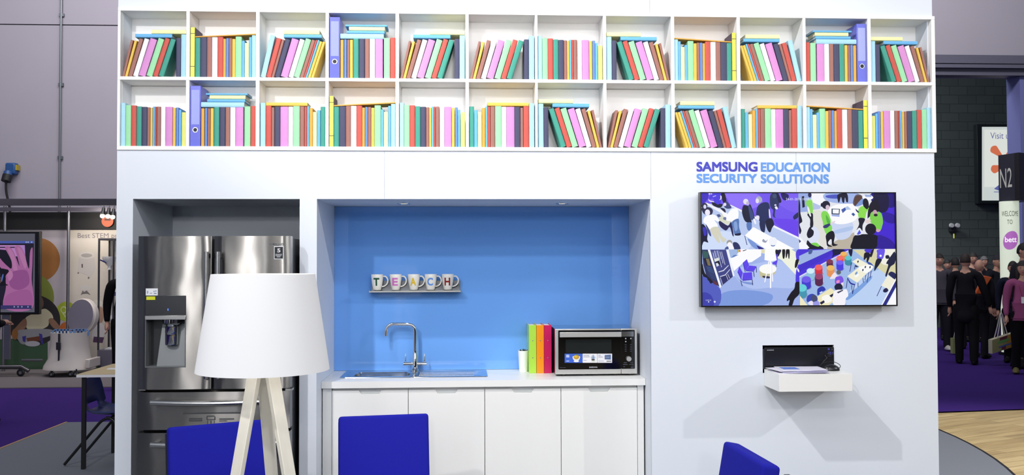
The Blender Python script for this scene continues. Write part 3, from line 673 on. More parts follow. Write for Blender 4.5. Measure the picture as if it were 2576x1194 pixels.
# microwave
my = onz(1450, 945.5, CZ).y
mx0, mx1 = at(1396.5, 880, my).x, at(1603, 880, my).x
mz0, mz1 = at(1500, 940.5, my).z, at(1500, 826.5, my).z
MWS = mat('microwave_steel', (214, 213, 209), 0.42, 1.0, var=0.03)
o = thing('microwave', 'stainless steel microwave with black glass door on the worktop', 'microwave', ((mx0 + mx1) / 2, my, CZ))
md = gy0 - 0.03 - my
MB().box(mx0 + 0.002, mx1 - 0.002, my + 0.02, my + md, mz0, mz1).build('body', mat('microwave_side_steel', (190, 190, 190), 0.10, 1.0, var=0.0), o, bevel=0.003)
fm = lambda u, v: at(u, v, my)
sx = fm(1562.5, 880).x
dr = MB().box(mx0, sx - 0.0006, my, my + 0.0195, mz0, mz1).build('door', MWS, o, bevel=0.003)
pn = MB().box(sx + 0.0006, mx1, my, my + 0.0195, mz0, mz1).build('control_panel', MWS, o, bevel=0.003)
xg0 = fm(1404.5, 880).x; zg0, zg1 = fm(1480, 928.3).z, fm(1480, 830).z
MB().prism([(x, z) for x, z in rr(xg0, sx - 0.0006, zg0, zg1, 0.006)], my - 0.0012, my - 0.0001).build('door_glass', BLACKG, dr)
MB().prism([(x, z) for x, z in rr(sx + 0.0006, fm(1597, 880).x, zg0 + 0.001, zg1, 0.005)], my - 0.0012, my - 0.0001).build('panel_glass', BLACKG, pn)
MB().prism([(x, z) for x, z in rr(fm(1423, 880).x, fm(1538, 880).x, fm(1480, 887).z, fm(1480, 853).z, 0.004)], my - 0.0016, my - 0.00125).build('window', mat('oven_window', (30, 35, 36), 0.12, var=0.1), dr)
hx0, hx1, hz0, hz1 = fm(1407, 840).x, fm(1561.5, 840).x, fm(1480, 846.5).z, fm(1480, 834).z
MB().box(hx0, hx1, my - 0.03, my - 0.022, hz0, hz1).box(hx0 + 0.028, hx0 + 0.04, my - 0.022, my - 0.0013, hz0 + 0.004, hz1 - 0.004).box(hx1 - 0.04, hx1 - 0.028, my - 0.022, my - 0.0013, hz0 + 0.004, hz1 - 0.004).build('handle', MWS, dr, bevel=0.002)
MB().box(sx + 0.001, fm(1594, 840).x, my - 0.004, my - 0.0013, hz0, hz1).build('display', mat('display_steel', (176, 180, 182), 0.2, 1.0), pn, bevel=0.001)
kp = fm(1581, 901.5)
MB().lathe([(0.0, 0.022), (0.0155, 0.022), (0.0175, 0.018), (0.0175, 0.0013)], (kp.x, my, kp.z), 32, axis='y').build('knob', MWS, pn)
PRINT = mat('panel_print', (176, 178, 186), 0.5); PRINTD = mat('panel_print_dim', (92, 94, 112), 0.5)
mb = MB(); mb2 = MB()
for (u, v) in ((1574, 851), (1587, 851), (1574, 858.5)):
    q = fm(u, v); mb.lathe([(0.0, 0.0017), (0.0045, 0.0017), (0.0045, 0.00125)], (q.x, my, q.z), 16, axis='y')
for k in range(5):
    for u in (1574, 1587):
        q = fm(u, 866 + k * 4.2); mb2.box(q.x - 0.006, q.x + 0.006, my - 0.0016, my - 0.00125, q.z - 0.0012, q.z + 0.0008)
for u, v, w_ in ((1573, 911.5, 8), (1588, 911.5, 8), (1573, 916, 11), (1588, 916, 11), (1570, 922, 4), (1590, 923, 7)):
    q = fm(u, v); q2 = fm(u + w_ / 2, v); mb2.box(2 * q.x - q2.x, q2.x, my - 0.0016, my - 0.00125, q.z - 0.0014, q.z + 0.0014)
mb.build('button', PRINT, pn); mb2.build('panel_marking', PRINTD, pn)
a, b = fm(1482, 925), fm(1502.5, 921); text_box(MB(), 'SAMSUNG', a.x, b.x, a.z, b.z, my - 0.0016, 0.02).build('lettering', PRINT, dr, smooth=0)
a, b = fm(1408.5, 924.8), fm(1423, 922.5); text_box(MB(), 'Smart Oven', a.x, b.x, a.z, b.z, my - 0.0016).build('lettering', PRINTD, dr, smooth=0)
for u in (1418, 1585):
    q = at(u, 943, my + 0.02); MB().lathe([(0.011, CZ + 0.0004 - CZ), (0.012, mz0 - CZ + 0.001)], (q.x, my + 0.03, CZ), 16, cap=True).build('foot', BLACK, o)
    MB().lathe([(0.011, 0.0004), (0.012, mz0 - CZ + 0.001)], (q.x, my + md - 0.04, CZ), 16, cap=True).build('foot', BLACK, o)
zx, zy = 6.634, 6.634
pc = Picture(my - 0.0018, lambda x, y: (lambda p: (p.x, p.z))(fm(1290 + x / zx, 800 + y / zy)), 2e-5)
pc.poly((58, 100, 205), [(865, 590), (1163, 590), (1163, 742), (865, 742)]); pc.poly((236, 236, 238), [(1165, 590), (1406, 590), (1406, 742), (1165, 742)]); pc.poly((230, 230, 234), [(1410, 590), (1656, 590), (1656, 742), (1410, 742)])
for x0, y0, x1, y1 in ((890, 610, 942, 624), (890, 634, 944, 650), (892, 708, 942, 718)): pc.poly((226, 232, 246), [(x0, y0), (x1, y0), (x1, y1), (x0, y1)])
pc.poly((226, 226, 222), [(1000, 635), (1118, 635), (1095, 705), (1025, 705)], True); pc.ell((232, 232, 226), 1060, 718, 46, 14); pc.ell((196, 148, 44), 1060, 648, 46, 36); pc.ell((222, 186, 60), 1052, 636, 30, 20); pc.ell((120, 130, 50), 1070, 612, 26, 10)
for x0, y0, x1, y1 in ((1178, 612, 1276, 622), (1178, 638, 1282, 648), (1178, 696, 1230, 703), (1426, 614, 1466, 624), (1426, 640, 1502, 650), (1426, 710, 1520, 718)): pc.poly((148, 150, 166), [(x0, y0), (x1, y0), (x1, y1), (x0, y1)])
pc.ell((206, 214, 226), 1340, 650, 40, 42); pc.ell((160, 178, 206), 1340, 660, 34, 26); pc.ell((70, 66, 60), 1340, 692, 30, 14); pc.poly((110, 112, 124), [(1335, 612), (1345, 612), (1345, 680), (1335, 680)]); pc.ell((206, 214, 196), 1348, 715, 40, 12)
pc.poly((84, 106, 146), [(1532, 614), (1636, 606), (1636, 690), (1532, 684)]); pc.poly((150, 166, 196), [(1544, 644), (1612, 642), (1612, 652), (1544, 654)]); pc.poly((60, 62, 72), [(1562, 710), (1644, 710), (1644, 722), (1562, 722)])
pc.build('promotional_sticker', dr)

# downlights in the niche ceiling
DL = mat('downlight_glow', (255, 246, 230), 0.4, emit=(255, 244, 226), estr=3.0)
for i, u in enumerate((1016, 1414)):
    q = onz(u, 511, ZN)
    o = thing('downlight', ['small recessed chrome downlight in the niche ceiling above the mugs', 'small recessed chrome downlight in the niche ceiling above the binders'][i], 'downlight', (q.x, q.y, ZN), 'recessed downlights over the worktop')
    MB().lathe([(0.026, -0.0004), (0.028, -0.004), (0.04, -0.005), (0.043, -0.0004)], (q.x, q.y, ZN), 32).build('trim_ring', CHROME, o)
    MB().lathe([(0.0, -0.002), (0.026, -0.002)], (q.x, q.y, ZN), 24).build('lamp', DL, o)
    sp = bpy.data.lights.new('downlight_beam', 'SPOT'); sp.energy = 3.0; sp.spot_size = math.radians(80); sp.spot_blend = 0.6; sp.shadow_soft_size = 0.02; sp.color = (1, 0.95, 0.88)
    so = bpy.data.objects.new('downlight_beam', sp); C.objects.link(so); so.location = (q.x, q.y, ZN - 0.012)

# ------------------------------------------------------------------ fridge
FY = -0.205
ff = lambda u, v, y=FY: at(u, v, y)
fz1 = ff(540, 593.5).z
fxl, fxr = mean(ff(347, 600).x, ff(345, 1080).x), mean(ff(729, 600).x, ff(729.5, 1080).x)
gapl, gapr = ff(531.3, 780).x, ff(538.3, 780).x
zd0 = ff(540, 977.5).z; zw1, zw0 = ff(540, 984.5).z, ff(540, 1078.5).z; zv1 = ff(540, 1086.5).z
fr = thing('fridge', 'tall stainless steel french door fridge freezer standing in the niche', 'fridge', ((fxl + fxr) / 2, FY, 0.0))
FSIDE = mat('fridge_side', (44, 46, 52), 0.4, var=0.05)
MB().box(fxl + 0.006, fxr - 0.006, FY + 0.085, DN - 0.06, 0.03, fz1 - 0.012).build('body', FSIDE, fr, bevel=0.004)
def bowed(x0, x1, z0, z1, amp, holes=None, n=14):
    # a panel whose front bows gently outward, with rolled side edges
    mb = MB(); prof = []
    for k in range(n + 1):
        t = k / n; edge = 0.006 * (max(0, 1 - t * 14) ** 2 + max(0, 1 - (1 - t) * 14) ** 2)
        prof.append((x0 + (x1 - x0) * t, FY - amp * math.sin(math.pi * t) + edge))
    poly = prof + [(x1, FY + 0.08), (x0, FY + 0.08)]
    return mb, poly
def bow_y(x, x0, x1, amp): return FY - amp * math.sin(math.pi * max(0, min(1, (x - x0) / (x1 - x0))))
AMP = 0.010
ddx0, ddx1 = ff(367, 850).x, ff(468.5, 850).x
dz_t, dz_s, dz_r, dz_b = ff(418, 743).z, ff(418, 793).z, ff(418, 803.5).z, ff(418, 923).z
# left door is built around the dispenser opening
mb, poly = bowed(fxl, gapl, zd0, fz1, AMP)
mb.prismz(poly, dz_r, fz1); mb.prismz(poly, zd0, dz_b)
def sub(poly, a, b):
    top = [p for p in poly[:-2]]; out = []
    for (x, y), (x2, y2) in zip(top, top[1:]):
        if a <= x <= b: out.append((x, y))
        for q in (a, b):
            if x < q < x2: out.append((q, y + (y2 - y) * (q - x) / (x2 - x)))
    x, y = top[-1]
    if a <= x <= b: out.append((x, y))
    return sorted(set(out)) + [(b, FY + 0.08), (a, FY + 0.08)]
mb.prismz(sub(poly, fxl, ddx0), dz_b, dz_r); mb.prismz(sub(poly, ddx1, gapl), dz_b, dz_r)
ld = mb.build('door', STEEL, fr, smooth=50)
mb, poly = bowed(gapr, fxr, zd0, fz1, AMP); rd = mb.prismz(poly, zd0, fz1).build('door', STEEL, fr, smooth=50)
mb, poly = bowed(fxl, fxr, zw0, zw1, AMP * 1.2); w1_ = mb.prismz(poly, zw0, zw1).build('drawer', STEEL, fr, smooth=50)
mb, poly = bowed(fxl, fxr, 0.08, zv1, AMP * 1.2); w2_ = mb.prismz(poly, 0.08, zv1).build('drawer', STEEL, fr, smooth=50)
MB().box(fxl + 0.02, fxr - 0.02, FY + 0.02, FY + 0.084, 0.005, 0.078).build('kickplate', FSIDE, fr)
HND = mat('handle_steel', (214, 213, 210), 0.2, 1.0, var=0.02)
hzt, hzb = ff(520, 633).z, ff(520, 949).z
for d, u in ((ld, 519.5), (rd, 548)):
    x = ff(u, 780, FY - 0.05).x
    h = MB().tube([(x, FY - 0.055, hzb), (x, FY - 0.058, (hzt + hzb) / 2), (x, FY - 0.055, hzt)], 0.0135, 18).build('handle', HND, d)
    MB().box(x - 0.008, x + 0.008, FY - 0.045, FY + 0.0, hzt - 0.035, hzt - 0.01).box(x - 0.008, x + 0.008, FY - 0.045, FY + 0.0, hzb + 0.01, hzb + 0.035).build('bracket', BLACK, h)
for d, v in ((w1_, 1009), (w2_, 1114)):
    z = ff(379, v).z; xa_, xb_ = ff(379.5, v, FY - 0.05).x, ff(697, v, FY - 0.05).x
    pts = [(xa_ + (xb_ - xa_) * k / 12, FY - 0.05 - 0.02 * math.sin(math.pi * k / 12), z - 0.006 * math.sin(math.pi * k / 12)) for k in range(13)]
    h = MB().tube(pts, 0.0165, 18).build('handle', HND, d)
    MB().box(xa_ + 0.01, xa_ + 0.035, FY - 0.04, FY - 0.001, z - 0.006, z + 0.012).box(xb_ - 0.035, xb_ - 0.01, FY - 0.04, FY - 0.001, z - 0.006, z + 0.012).build('bracket', HND, h)
# dispenser
yb0 = bow_y((ddx0 + ddx1) / 2, fxl, gapl, AMP)
MB().box(ddx0, ddx1, yb0 - 0.004, yb0 - 0.0005, dz_s + 0.002, dz_t).build('touch_panel', mat('touch_panel_dark', (78, 79, 82), 0.22, 0.8), ld, bevel=0.001)
MB().box(ddx0 - 0.001, ddx1 + 0.001, yb0 - 0.008, yb0 - 0.0005, dz_r + 0.0005, dz_s).build('dispenser_strip', STEEL2, ld, bevel=0.0015)
DG = mat('dispenser_grey', (118, 122, 124), 0.35, 0.3, var=0.03)
m = MB(); yi = FY + 0.079
m.box(ddx0 + 0.0005, ddx0 + 0.004, yb0 - 0.004, yi, dz_b + 0.0005, dz_r - 0.0005).box(ddx1 - 0.004, ddx1 - 0.0005, yb0 - 0.004, yi, dz_b + 0.0005, dz_r - 0.0005).box(ddx0 + 0.004, ddx1 - 0.004, yb0 - 0.004, yi, dz_b + 0.0005, dz_b + 0.006)
xc = (ddx0 + ddx1) / 2
m.hexa([(xc - 0.06, FY + 0.02, dz_b + 0.006), (ddx1 - 0.004, FY + 0.02, dz_b + 0.006), (ddx1 - 0.004, yi, dz_b + 0.006), (xc - 0.06, yi, dz_b + 0.006), (xc - 0.045, yi - 0.006, dz_r - 0.03), (ddx1 - 0.004, yi - 0.006, dz_r - 0.03), (ddx1 - 0.004, yi, dz_r - 0.03), (xc - 0.045, yi, dz_r - 0.03)])
m.build('dispenser_tray', DG, ld)
MB().box(ddx0 + 0.004, ddx1 - 0.004, yi - 0.004, yi - 0.0005, dz_b + 0.006, dz_r - 0.001).build('dispenser_back', mat('dispenser_dark', (40, 43, 46), 0.4), ld)
q = ff(430.5, 845, FY + 0.02)
ch_ = MB().lathe([(0.0, 0.0), (0.034, 0.0), (0.036, 0.006), (0.036, 0.062), (0.034, 0.064), (0.036, 0.067), (0.036, 0.108), (0.03, 0.112), (0.05, 0.128), (0.05, 0.15)], (q.x, FY + 0.028, ff(430, 867, FY + 0.02).z), 32).build('dispenser_lever', CHROME, ld)
mkb = lambda nm, par, u0, v0, u1, v1, mt, dy=0.0012, bx=(None,): (lambda a, b, yy: MB().box(a.x, b.x, yy - dy, yy - 0.0002, b.z, a.z).build(nm, mt, par))(ff(u0, v0), ff(u1, v1), bow_y((ff(u0, v0).x + ff(u1, v1).x) / 2, bx[0], bx[1], AMP) - 0.001)
LBX, RBX = (fxl, gapl), (gapr, fxr)
st_ = mkb('sticker', ld, 368, 725, 398, 742.5, mat('sticker_white', (232, 234, 238), 0.5), 0.0012, LBX)
yy = bow_y(ff(383, 737).x, *LBX, AMP) - 0.0023
mb = MB()
for u0, v0, u1, v1 in ((371, 731, 374, 738), (378, 736, 384, 738), (387, 731, 390, 734), (391, 730, 395, 733), (388, 736, 395, 739)):
    a, b = ff(u0, v0), ff(u1, v1); mb.box(a.x, b.x, yy - 0.0003, yy, b.z, a.z)
mb.build('sticker_print', mat('print_grey', (150, 156, 186), 0.5), st_)
mkb('sticker', ld, 371, 745, 393, 753.5, mat('sticker_yellow', (214, 218, 30), 0.5), 0.012, LBX)
bd_ = mkb('warranty_badge', rd, 690, 619, 714, 651.5, mat('badge_rim', (222, 222, 226), 0.35), 0.0012, RBX)
yy = bow_y(ff(702, 635).x, *RBX, AMP) - 0.0023
a, b = ff(691.5, 620.8), ff(712.3, 649.8); MB().box(a.x, b.x, yy - 0.0006, yy, b.z, a.z).build('badge_face', mat('badge_black', (14, 16, 22), 0.3), bd_)
a, b = ff(698, 634.5), ff(706.2, 624.5); mb = text_box(MB(), '5', a.x, b.x, a.z, b.z, yy - 0.0009, 0.03)
for k, (u0, u1) in enumerate(((693.5, 710), (693.5, 709), (697, 706))):
    a, b = ff(u0, 640 + k * 3.2), ff(u1, 638.6 + k * 3.2); mb.box(a.x, b.x, yy - 0.0009, yy - 0.0007, a.z, b.z)
mb.build('badge_lettering', mat('badge_print', (206, 208, 212), 0.5), bd_, smooth=0)
a, b = ff(676.5, 616), ff(714, 611); text_box(MB(), 'SAMSUNG', a.x, b.x, a.z, b.z, bow_y(ff(695, 613).x, *RBX, AMP) - 0.0022, 0.01).build('lettering', mat('logo_grey', (104, 106, 112), 0.4, 0.6), rd, smooth=0)
a = ff(424.5, 778); MB().box(a.x - 0.003, a.x + 0.003, yb0 - 0.0048, yb0 - 0.0041, a.z - 0.006, a.z + 0.006).build('indicator', mat('indicator_blue', (70, 110, 230), 0.4, emit=(80, 120, 240), estr=1.0), ld)
yy = bow_y(ff(540, 1050).x, fxl, fxr, AMP * 1.2) - 0.002; mb = MB()
for u0, v0, u1, v1 in ((477, 1050, 510, 1052), (477, 1054, 510, 1058), (462, 1037, 606, 1038), (522, 1044, 541, 1046), (521, 1046, 523, 1053), (541, 1046, 543, 1053), (521, 1053, 543, 1054.5), (531, 1056, 533, 1068), (523, 1056, 524, 1068), (540, 1056, 541, 1068), (553, 1051, 590, 1053), (553, 1056, 572, 1057.5)):
    a, b = ff(u0, v0), ff(u1, v1); mb.box(a.x, b.x, yy - 0.0004, yy, b.z, a.z)
mb.build('instruction_print', mat('print_dark', (70, 72, 76), 0.5), w1_)
for x in (fxl + 0.05, fxr - 0.05):
    MB().lathe([(0.02, 0.0), (0.02, 0.0295)], (x, FY + 0.14, 0.0005), 14, cap=True).build('foot', BLACK, fr)
    MB().lathe([(0.02, 0.0), (0.02, 0.0295)], (x, DN - 0.15, 0.0005), 14, cap=True).build('foot', BLACK, fr)
for u in (353, 724):
    q = ff(u, 981); MB().box(q.x - 0.02, q.x + 0.02, FY + 0.03, FY + 0.084, q.z - 0.006, q.z + 0.006).build('hinge', STEEL2, fr)

# ------------------------------------------------------------------ wall lettering
DBL = mat('lettering_indigo', (62, 62, 186), 0.5, var=0.0); LBL = mat('lettering_sky_blue', (100, 154, 228), 0.5, var=0.0)
o = thing('wall_lettering', 'two lines of bold blue capital lettering on wall above the television', 'lettering', (at(1920, 460).x, 0.0, at(1920, 461).z))
def wl(txt, u0, v0, u1, v1, mt):
    a, b = at(u0, v1), at(u1, v0); text_bold(MB(), txt, a.x, b.x, a.z, b.z, -0.0012, 0.0055).build('lettering', mt, o, smooth=0)
wl('SAMSUNG', 1752, 407, 1905.5, 431.5, DBL); wl('EDUCATION', 1914, 408.5, 2087.5, 432, LBL)
wl('SECURITY', 1752, 437, 1904, 460, LBL); wl('SOLUTIONS', 1913.5, 438, 2085, 461.5, LBL)

# ------------------------------------------------------------------ television
TY_ = -0.085
tf = lambda u, v: at(u, v, TY_)
tx0, tx1 = mean(tf(1761.3, 482).x, tf(1762.9, 773).x), mean(tf(2253.3, 484).x, tf(2257.1, 768).x)
tz1, tz0 = mean(tf(1761, 482).z, tf(2253, 484.1).z), mean(tf(1763, 773.3).z, tf(2257, 768.4).z)
o = thing('wall_television', 'large thin-framed television on the wall showing four camera views', 'television', ((tx0 + tx1) / 2, TY_, tz0))
bz = 0.0085
mb = MB().box(tx0, tx0 + bz, TY_ - 0.006, TY_ + 0.045, tz0, tz1).box(tx1 - bz, tx1, TY_ - 0.006, TY_ + 0.045, tz0, tz1).box(tx0 + bz, tx1 - bz, TY_ - 0.006, TY_ + 0.045, tz0, tz0 + bz).box(tx0 + bz, tx1 - bz, TY_ - 0.006, TY_ + 0.045, tz1 - bz * 0.8, tz1).box(tx0 + bz, tx1 - bz, TY_ + 0.03, TY_ + 0.045, tz0 + bz, tz1 - bz * 0.8)
mb.build('casing', mat('television_black', (14, 14, 17), 0.3), o)
MB().box(tx0 + 0.35, tx1 - 0.35, TY_ + 0.0455, -0.0005, tz0 + 0.15, tz1 - 0.15).build('wall_bracket', BLACK, o)
ix0, ix1, iz0, iz1 = tx0 + bz, tx1 - bz, tz0 + bz, tz1 - bz * 0.8
# screen coordinates: 0..4000 across and 0..2300 down; each view is a quarter of it
def smap(x, y): return (ix0 + (ix1 - ix0) * x / 4000.0, iz1 - (iz1 - iz0) * y / 2300.0)
PC = Picture(TY_ + 0.004, smap, 2.5e-5)
class Q:
    def __init__(s, x0, y0, x1, y1, X0, Y0): s.a = (x0, y0, x1, y1, X0, Y0)
    def m(s, x, y):
        x0, y0, x1, y1, X0, Y0 = s.a
        return (X0 + (min(max(x, x0), x1) - x0) / (x1 - x0) * 2000, Y0 + (min(max(y, y0), y1) - y0) / (y1 - y0) * 1150)
    def P(s, col, pts, sm=False): PC.poly(col, [s.m(*p) for p in (smooth_loop(pts, 4) if sm else pts)])
    def E(s, col, cx, cy, rx, ry, rot=0.0):
        c, d = math.cos(rot), math.sin(rot)
        PC.poly(col, [s.m(cx + rx * math.cos(t) * c - ry * math.sin(t) * d, cy + rx * math.cos(t) * d + ry * math.sin(t) * c) for t in [2 * math.pi * k / 18 for k in range(18)]])
    def Lx(s, col, x0, y0, x1, y1, w):
        L_ = math.hypot(x1 - x0, y1 - y0); nx, ny = -(y1 - y0) / L_ * w / 2, (x1 - x0) / L_ * w / 2
        s.P(col, [(x0 + nx, y0 + ny), (x1 + nx, y1 + ny), (x1 - nx, y1 - ny), (x0 - nx, y0 - ny)])
# view one: visitors at tables beside the purple aisle
q = Q(66, 36, 2046, 1168, 0, 0)
q.P((184, 200, 238), [(66, 36), (2046, 36), (2046, 1168), (66, 1168)])
q.P((206, 220, 248), [(66, 900), (500, 800), (950, 900), (1000, 1168), (66, 1168)], True)
q.P((112, 84, 236), [(66, 36), (2046, 36), (2046, 945), (1530, 672), (880, 392), (640, 280), (66, 232)])
q.P((140, 112, 248), [(560, 40), (1180, 40), (1300, 260), (900, 380), (660, 270), (600, 150)], True)
q.P((122, 92, 240), [(1480, 40), (2046, 36), (2046, 420), (1700, 300)], True)
q.P((104, 66, 234), [(1560, 560), (2046, 600), (2046, 900), (1700, 740)], True)
q.P((240, 240, 252), [(640, 275), (662, 268), (2046, 925), (2046, 965), (880, 412)])
q.P((60, 40, 190), [(66, 36), (200, 36), (200, 150), (66, 260)], True)
q.P((14, 12, 40), [(470, 40), (545, 40), (580, 230), (520, 235), (480, 120)], True)       # dark trousers
q.P((72, 56, 220), [(290, 50), (360, 36), (460, 40), (470, 150), (440, 280), (340, 270), (310, 150), (230, 160), (240, 90)], True)
q.P((232, 226, 250), [(220, 150), (240, 180), (320, 200), (320, 216), (240, 205), (214, 175)], True); q.P((230, 226, 250), [(455, 80), (480, 100), (475, 150), (435, 175), (455, 140)], True)
q.E((226, 224, 248), 235, 48, 18, 16); q.E((226, 224, 248), 275, 48, 12, 12)
q.P((190, 190, 250), [(300, 98), (366, 78), (368, 92), (304, 114)])
q.P((18, 16, 44), [(280, 215), (340, 230), (400, 265), (440, 250), (500, 260), (480, 310), (420, 330), (300, 280)], True)
q.P((240, 240, 248), [(135, 232), (180, 228), (560, 415), (700, 560), (600, 688), (430, 585), (520, 470), (300, 340)])
q.P((214, 218, 196), [(440, 470), (560, 440), (690, 570), (600, 680), (430, 585)]); q.P((246, 246, 250), [(470, 400), (560, 420), (660, 560), (580, 590)], True)
q.P((70, 84, 140), [(370, 470), (430, 455), (470, 500), (410, 525)]); q.P((110, 120, 160), [(520, 520), (570, 525), (560, 580), (510, 560)], True)
q.P((38, 36, 74), [(80, 330), (230, 320), (300, 380), (270, 470), (180, 480), (100, 430)], True); q.E((36, 34, 66), 130, 290, 60, 60); q.E((214, 214, 240), 138, 308, 30, 42)
q.P((58, 66, 120), [(540, 220), (590, 205), (640, 260), (680, 330), (600, 350), (530, 310)], True); q.E((226, 220, 240), 545, 262, 30, 34)
q.P((20, 22, 58), [(450, 330), (540, 350), (560, 430), (500, 390)], True)
q.P((30, 26, 80), [(430, 590), (600, 690), (670, 620), (720, 890), (690, 880), (640, 720), (560, 790), (440, 700)], True)
q.E((236, 232, 248), 190, 425, 52, 62); q.P((250, 250, 254), [(120, 540), (180, 490), (330, 470), (430, 580), (400, 610), (330, 580), (400, 690), (330, 790), (220, 760), (150, 660), (105, 620)], True)
q.P((212, 210, 190), [(240, 770), (400, 715), (480, 900), (570, 965), (500, 1030), (430, 930), (400, 870), (440, 1020), (380, 1010)], True)
q.P((60, 70, 130), [(150, 660), (220, 760), (260, 870), (250, 905), (200, 840)], True)
q.P((250, 250, 254), [(610, 440), (690, 350), (780, 350), (820, 410), (805, 560), (720, 615), (640, 590), (580, 540)], True)
q.P((84, 118, 180), [(680, 620), (820, 550), (830, 720), (860, 860), (740, 870), (710, 760)], True); q.P((130, 160, 214), [(720, 640), (780, 610), (800, 750), (750, 800)], True); q.P((24, 26, 60), [(740, 860), (860, 840), (850, 885), (760, 890)], True)
q.P((16, 14, 52), [(68, 680), (140, 700), (190, 830), (180, 960), (200, 1030), (110, 1010), (68, 1080)], True); q.P((56, 48, 190), [(90, 730), (150, 740), (170, 860), (120, 890)], True)
q.E((226, 224, 236), 972, 205, 54, 56); q.E((190, 180, 210), 1010, 240, 30, 40)
q.P((22, 24, 54), [(930, 275), (1020, 290), (1060, 260), (1110, 380), (1150, 540), (1080, 560), (1085, 640), (980, 620), (930, 560), (892, 430), (900, 340)], True); q.P((54, 72, 124), [(1020, 310), (1055, 300), (1120, 450), (1140, 550), (1070, 570), (1040, 430)], True)
q.P((88, 120, 186), [(985, 640), (1085, 635), (1070, 790), (1000, 770)], True); q.P((240, 240, 252), [(1120, 560), (1150, 560), (1180, 640), (1150, 655)], True)
q.E((168, 172, 190), 1240, 165, 66, 66); q.E((226, 222, 240), 1205, 190, 34, 50)
q.P((34, 44, 92), [(1250, 260), (1330, 220), (1430, 230), (1460, 340), (1440, 470), (1420, 620), (1250, 610), (1240, 490), (1180, 480), (1200, 330)], True)
q.P((230, 226, 246), [(1180, 490), (1240, 495), (1240, 560), (1200, 545)], True); q.P((226, 222, 246), [(1440, 360), (1460, 380), (1475, 540), (1445, 500)], True)
q.P((30, 40, 84), [(1250, 610), (1360, 600), (1350, 820), (1270, 780)], True); q.P((22, 24, 52), [(1370, 600), (1490, 540), (1545, 660), (1500, 740), (1460, 830), (1400, 760)], True)
q.P((40, 50, 96), [(1480, 60), (1640, 50), (1640, 330), (1580, 350), (1560, 500), (1600, 540), (1520, 500), (1530, 380), (1470, 300)], True); q.E((214, 214, 236), 1575, 275, 22, 18); q.P((236, 236, 248), [(1560, 320), (1600, 300), (1625, 350), (1590, 360)], True); q.E((60, 76, 110), 1560, 90, 40, 50)
q.P((22, 20, 66), [(1640, 40), (1700, 200), (1640, 220), (1600, 40)], True)
q.P((30, 24, 90), [(1690, 40), (1840, 60), (1830, 160), (1740, 170)], True); q.P((34, 38, 92), [(2046, 420), (1940, 500), (1960, 570), (2046, 510)], True)
q.P((252, 252, 254), [(1120, 718), (1960, 1168), (1370, 1168), (945, 890)]); q.P((40, 52, 116), [(935, 890), (950, 900), (995, 1080), (980, 1080)]); q.P((120, 150, 214), [(1000, 950), (1180, 1060), (1200, 1168), (1080, 1100)], True); q.P((40, 34, 130), [(1180, 1080), (1330, 1150), (1320, 1168), (1220, 1168)])
q.E((240, 242, 250), 1520, 1010, 84, 86); q.P((110, 136, 190), [(1470, 1080), (1520, 1090), (1565, 1080), (1540, 1110), (1490, 1108)], True); q.P((150, 154, 180), [(1320, 960), (1370, 1000), (1410, 970), (1370, 1035), (1300, 1010)], True)
q.P((40, 46, 96), [(700, 1040), (770, 1025), (830, 1080), (850, 1168), (730, 1168)], True); q.E((160, 156, 150), 630, 1035, 58, 58); q.P((246, 244, 250), [(590, 1050), (660, 1030), (720, 1160), (600, 1165)], True); q.P((70, 86, 150), [(560, 1120), (600, 1110), (610, 1168), (530, 1168)], True)
# view two: staff in green at a round white desk
q = Q(52, 36, 1975, 1160, 2000, 0)
q.P((226, 228, 236), [(52, 36), (1975, 36), (1975, 1160), (52, 1160)])
q.P((150, 170, 226), [(52, 36), (320, 36), (320, 400), (52, 420)]); q.P((244, 244, 252), [(310, 36), (620, 36), (660, 220), (480, 280), (320, 220)]); q.P((178, 192, 230), [(340, 220), (500, 290), (480, 350), (340, 370)])
q.P((160, 180, 232), [(600, 36), (1250, 36), (1160, 240), (640, 200)], True); q.P((74, 84, 190), [(610, 80), (860, 60), (850, 140), (640, 130)], True)
q.P((66, 36, 206), [(1500, 400), (1800, 260), (1975, 200), (1975, 1160), (1560, 1160)]); q.P((34, 18, 120), [(1520, 36), (1975, 36), (1975, 300), (1820, 330), (1640, 400), (1520, 200)], True); q.P((22, 16, 60), [(1560, 40), (1830, 40), (1860, 300), (1780, 420), (1650, 380)], True)
q.P((44, 22, 150), [(1750, 420), (1975, 480), (1975, 640), (1780, 600)], True); q.P((46, 24, 150), [(1620, 880), (1900, 980), (1975, 1160), (1600, 1160)], True)
q.P((186, 176, 160), [(780, 1000), (1060, 880), (1160, 840), (1110, 1160), (620, 1160)], True); q.P((222, 220, 214), [(330, 420), (520, 400), (560, 700), (600, 1000), (560, 1160), (440, 1000), (340, 700)], True)
q.P((20, 18, 44), [(840, 60), (1020, 36), (1045, 200), (1010, 210), (985, 120), (965, 225), (930, 210), (905, 110), (870, 215), (845, 205)], True)
q.P((200, 212, 240), [(715, 640), (1120, 620), (1100, 860), (980, 960), (820, 960), (760, 820)], True); q.P((176, 196, 234), [(760, 790), (1110, 700), (1095, 780), (780, 850)], True)
q.P((250, 250, 253), [(640, 380), (800, 270), (1120, 250), (1240, 340), (1260, 460), (1180, 580), (1000, 650), (800, 650), (700, 560)], True)
q.P((26, 52, 84), [(712, 345), (880, 350), (870, 465), (710, 460)]); q.P((244, 246, 250), [(735, 360), (860, 362), (855, 445), (735, 440)]); q.P((150, 170, 226), [(710, 465), (872, 470), (868, 510), (716, 496)])
q.P((64, 92, 170), [(905, 365), (985, 318), (1005, 370), (935, 436)]); q.P((176, 196, 232), [(990, 312), (1040, 296), (1105, 365), (1010, 370)]); q.P((50, 84, 160), [(1105, 455), (1145, 425), (1185, 465), (1150, 500)])
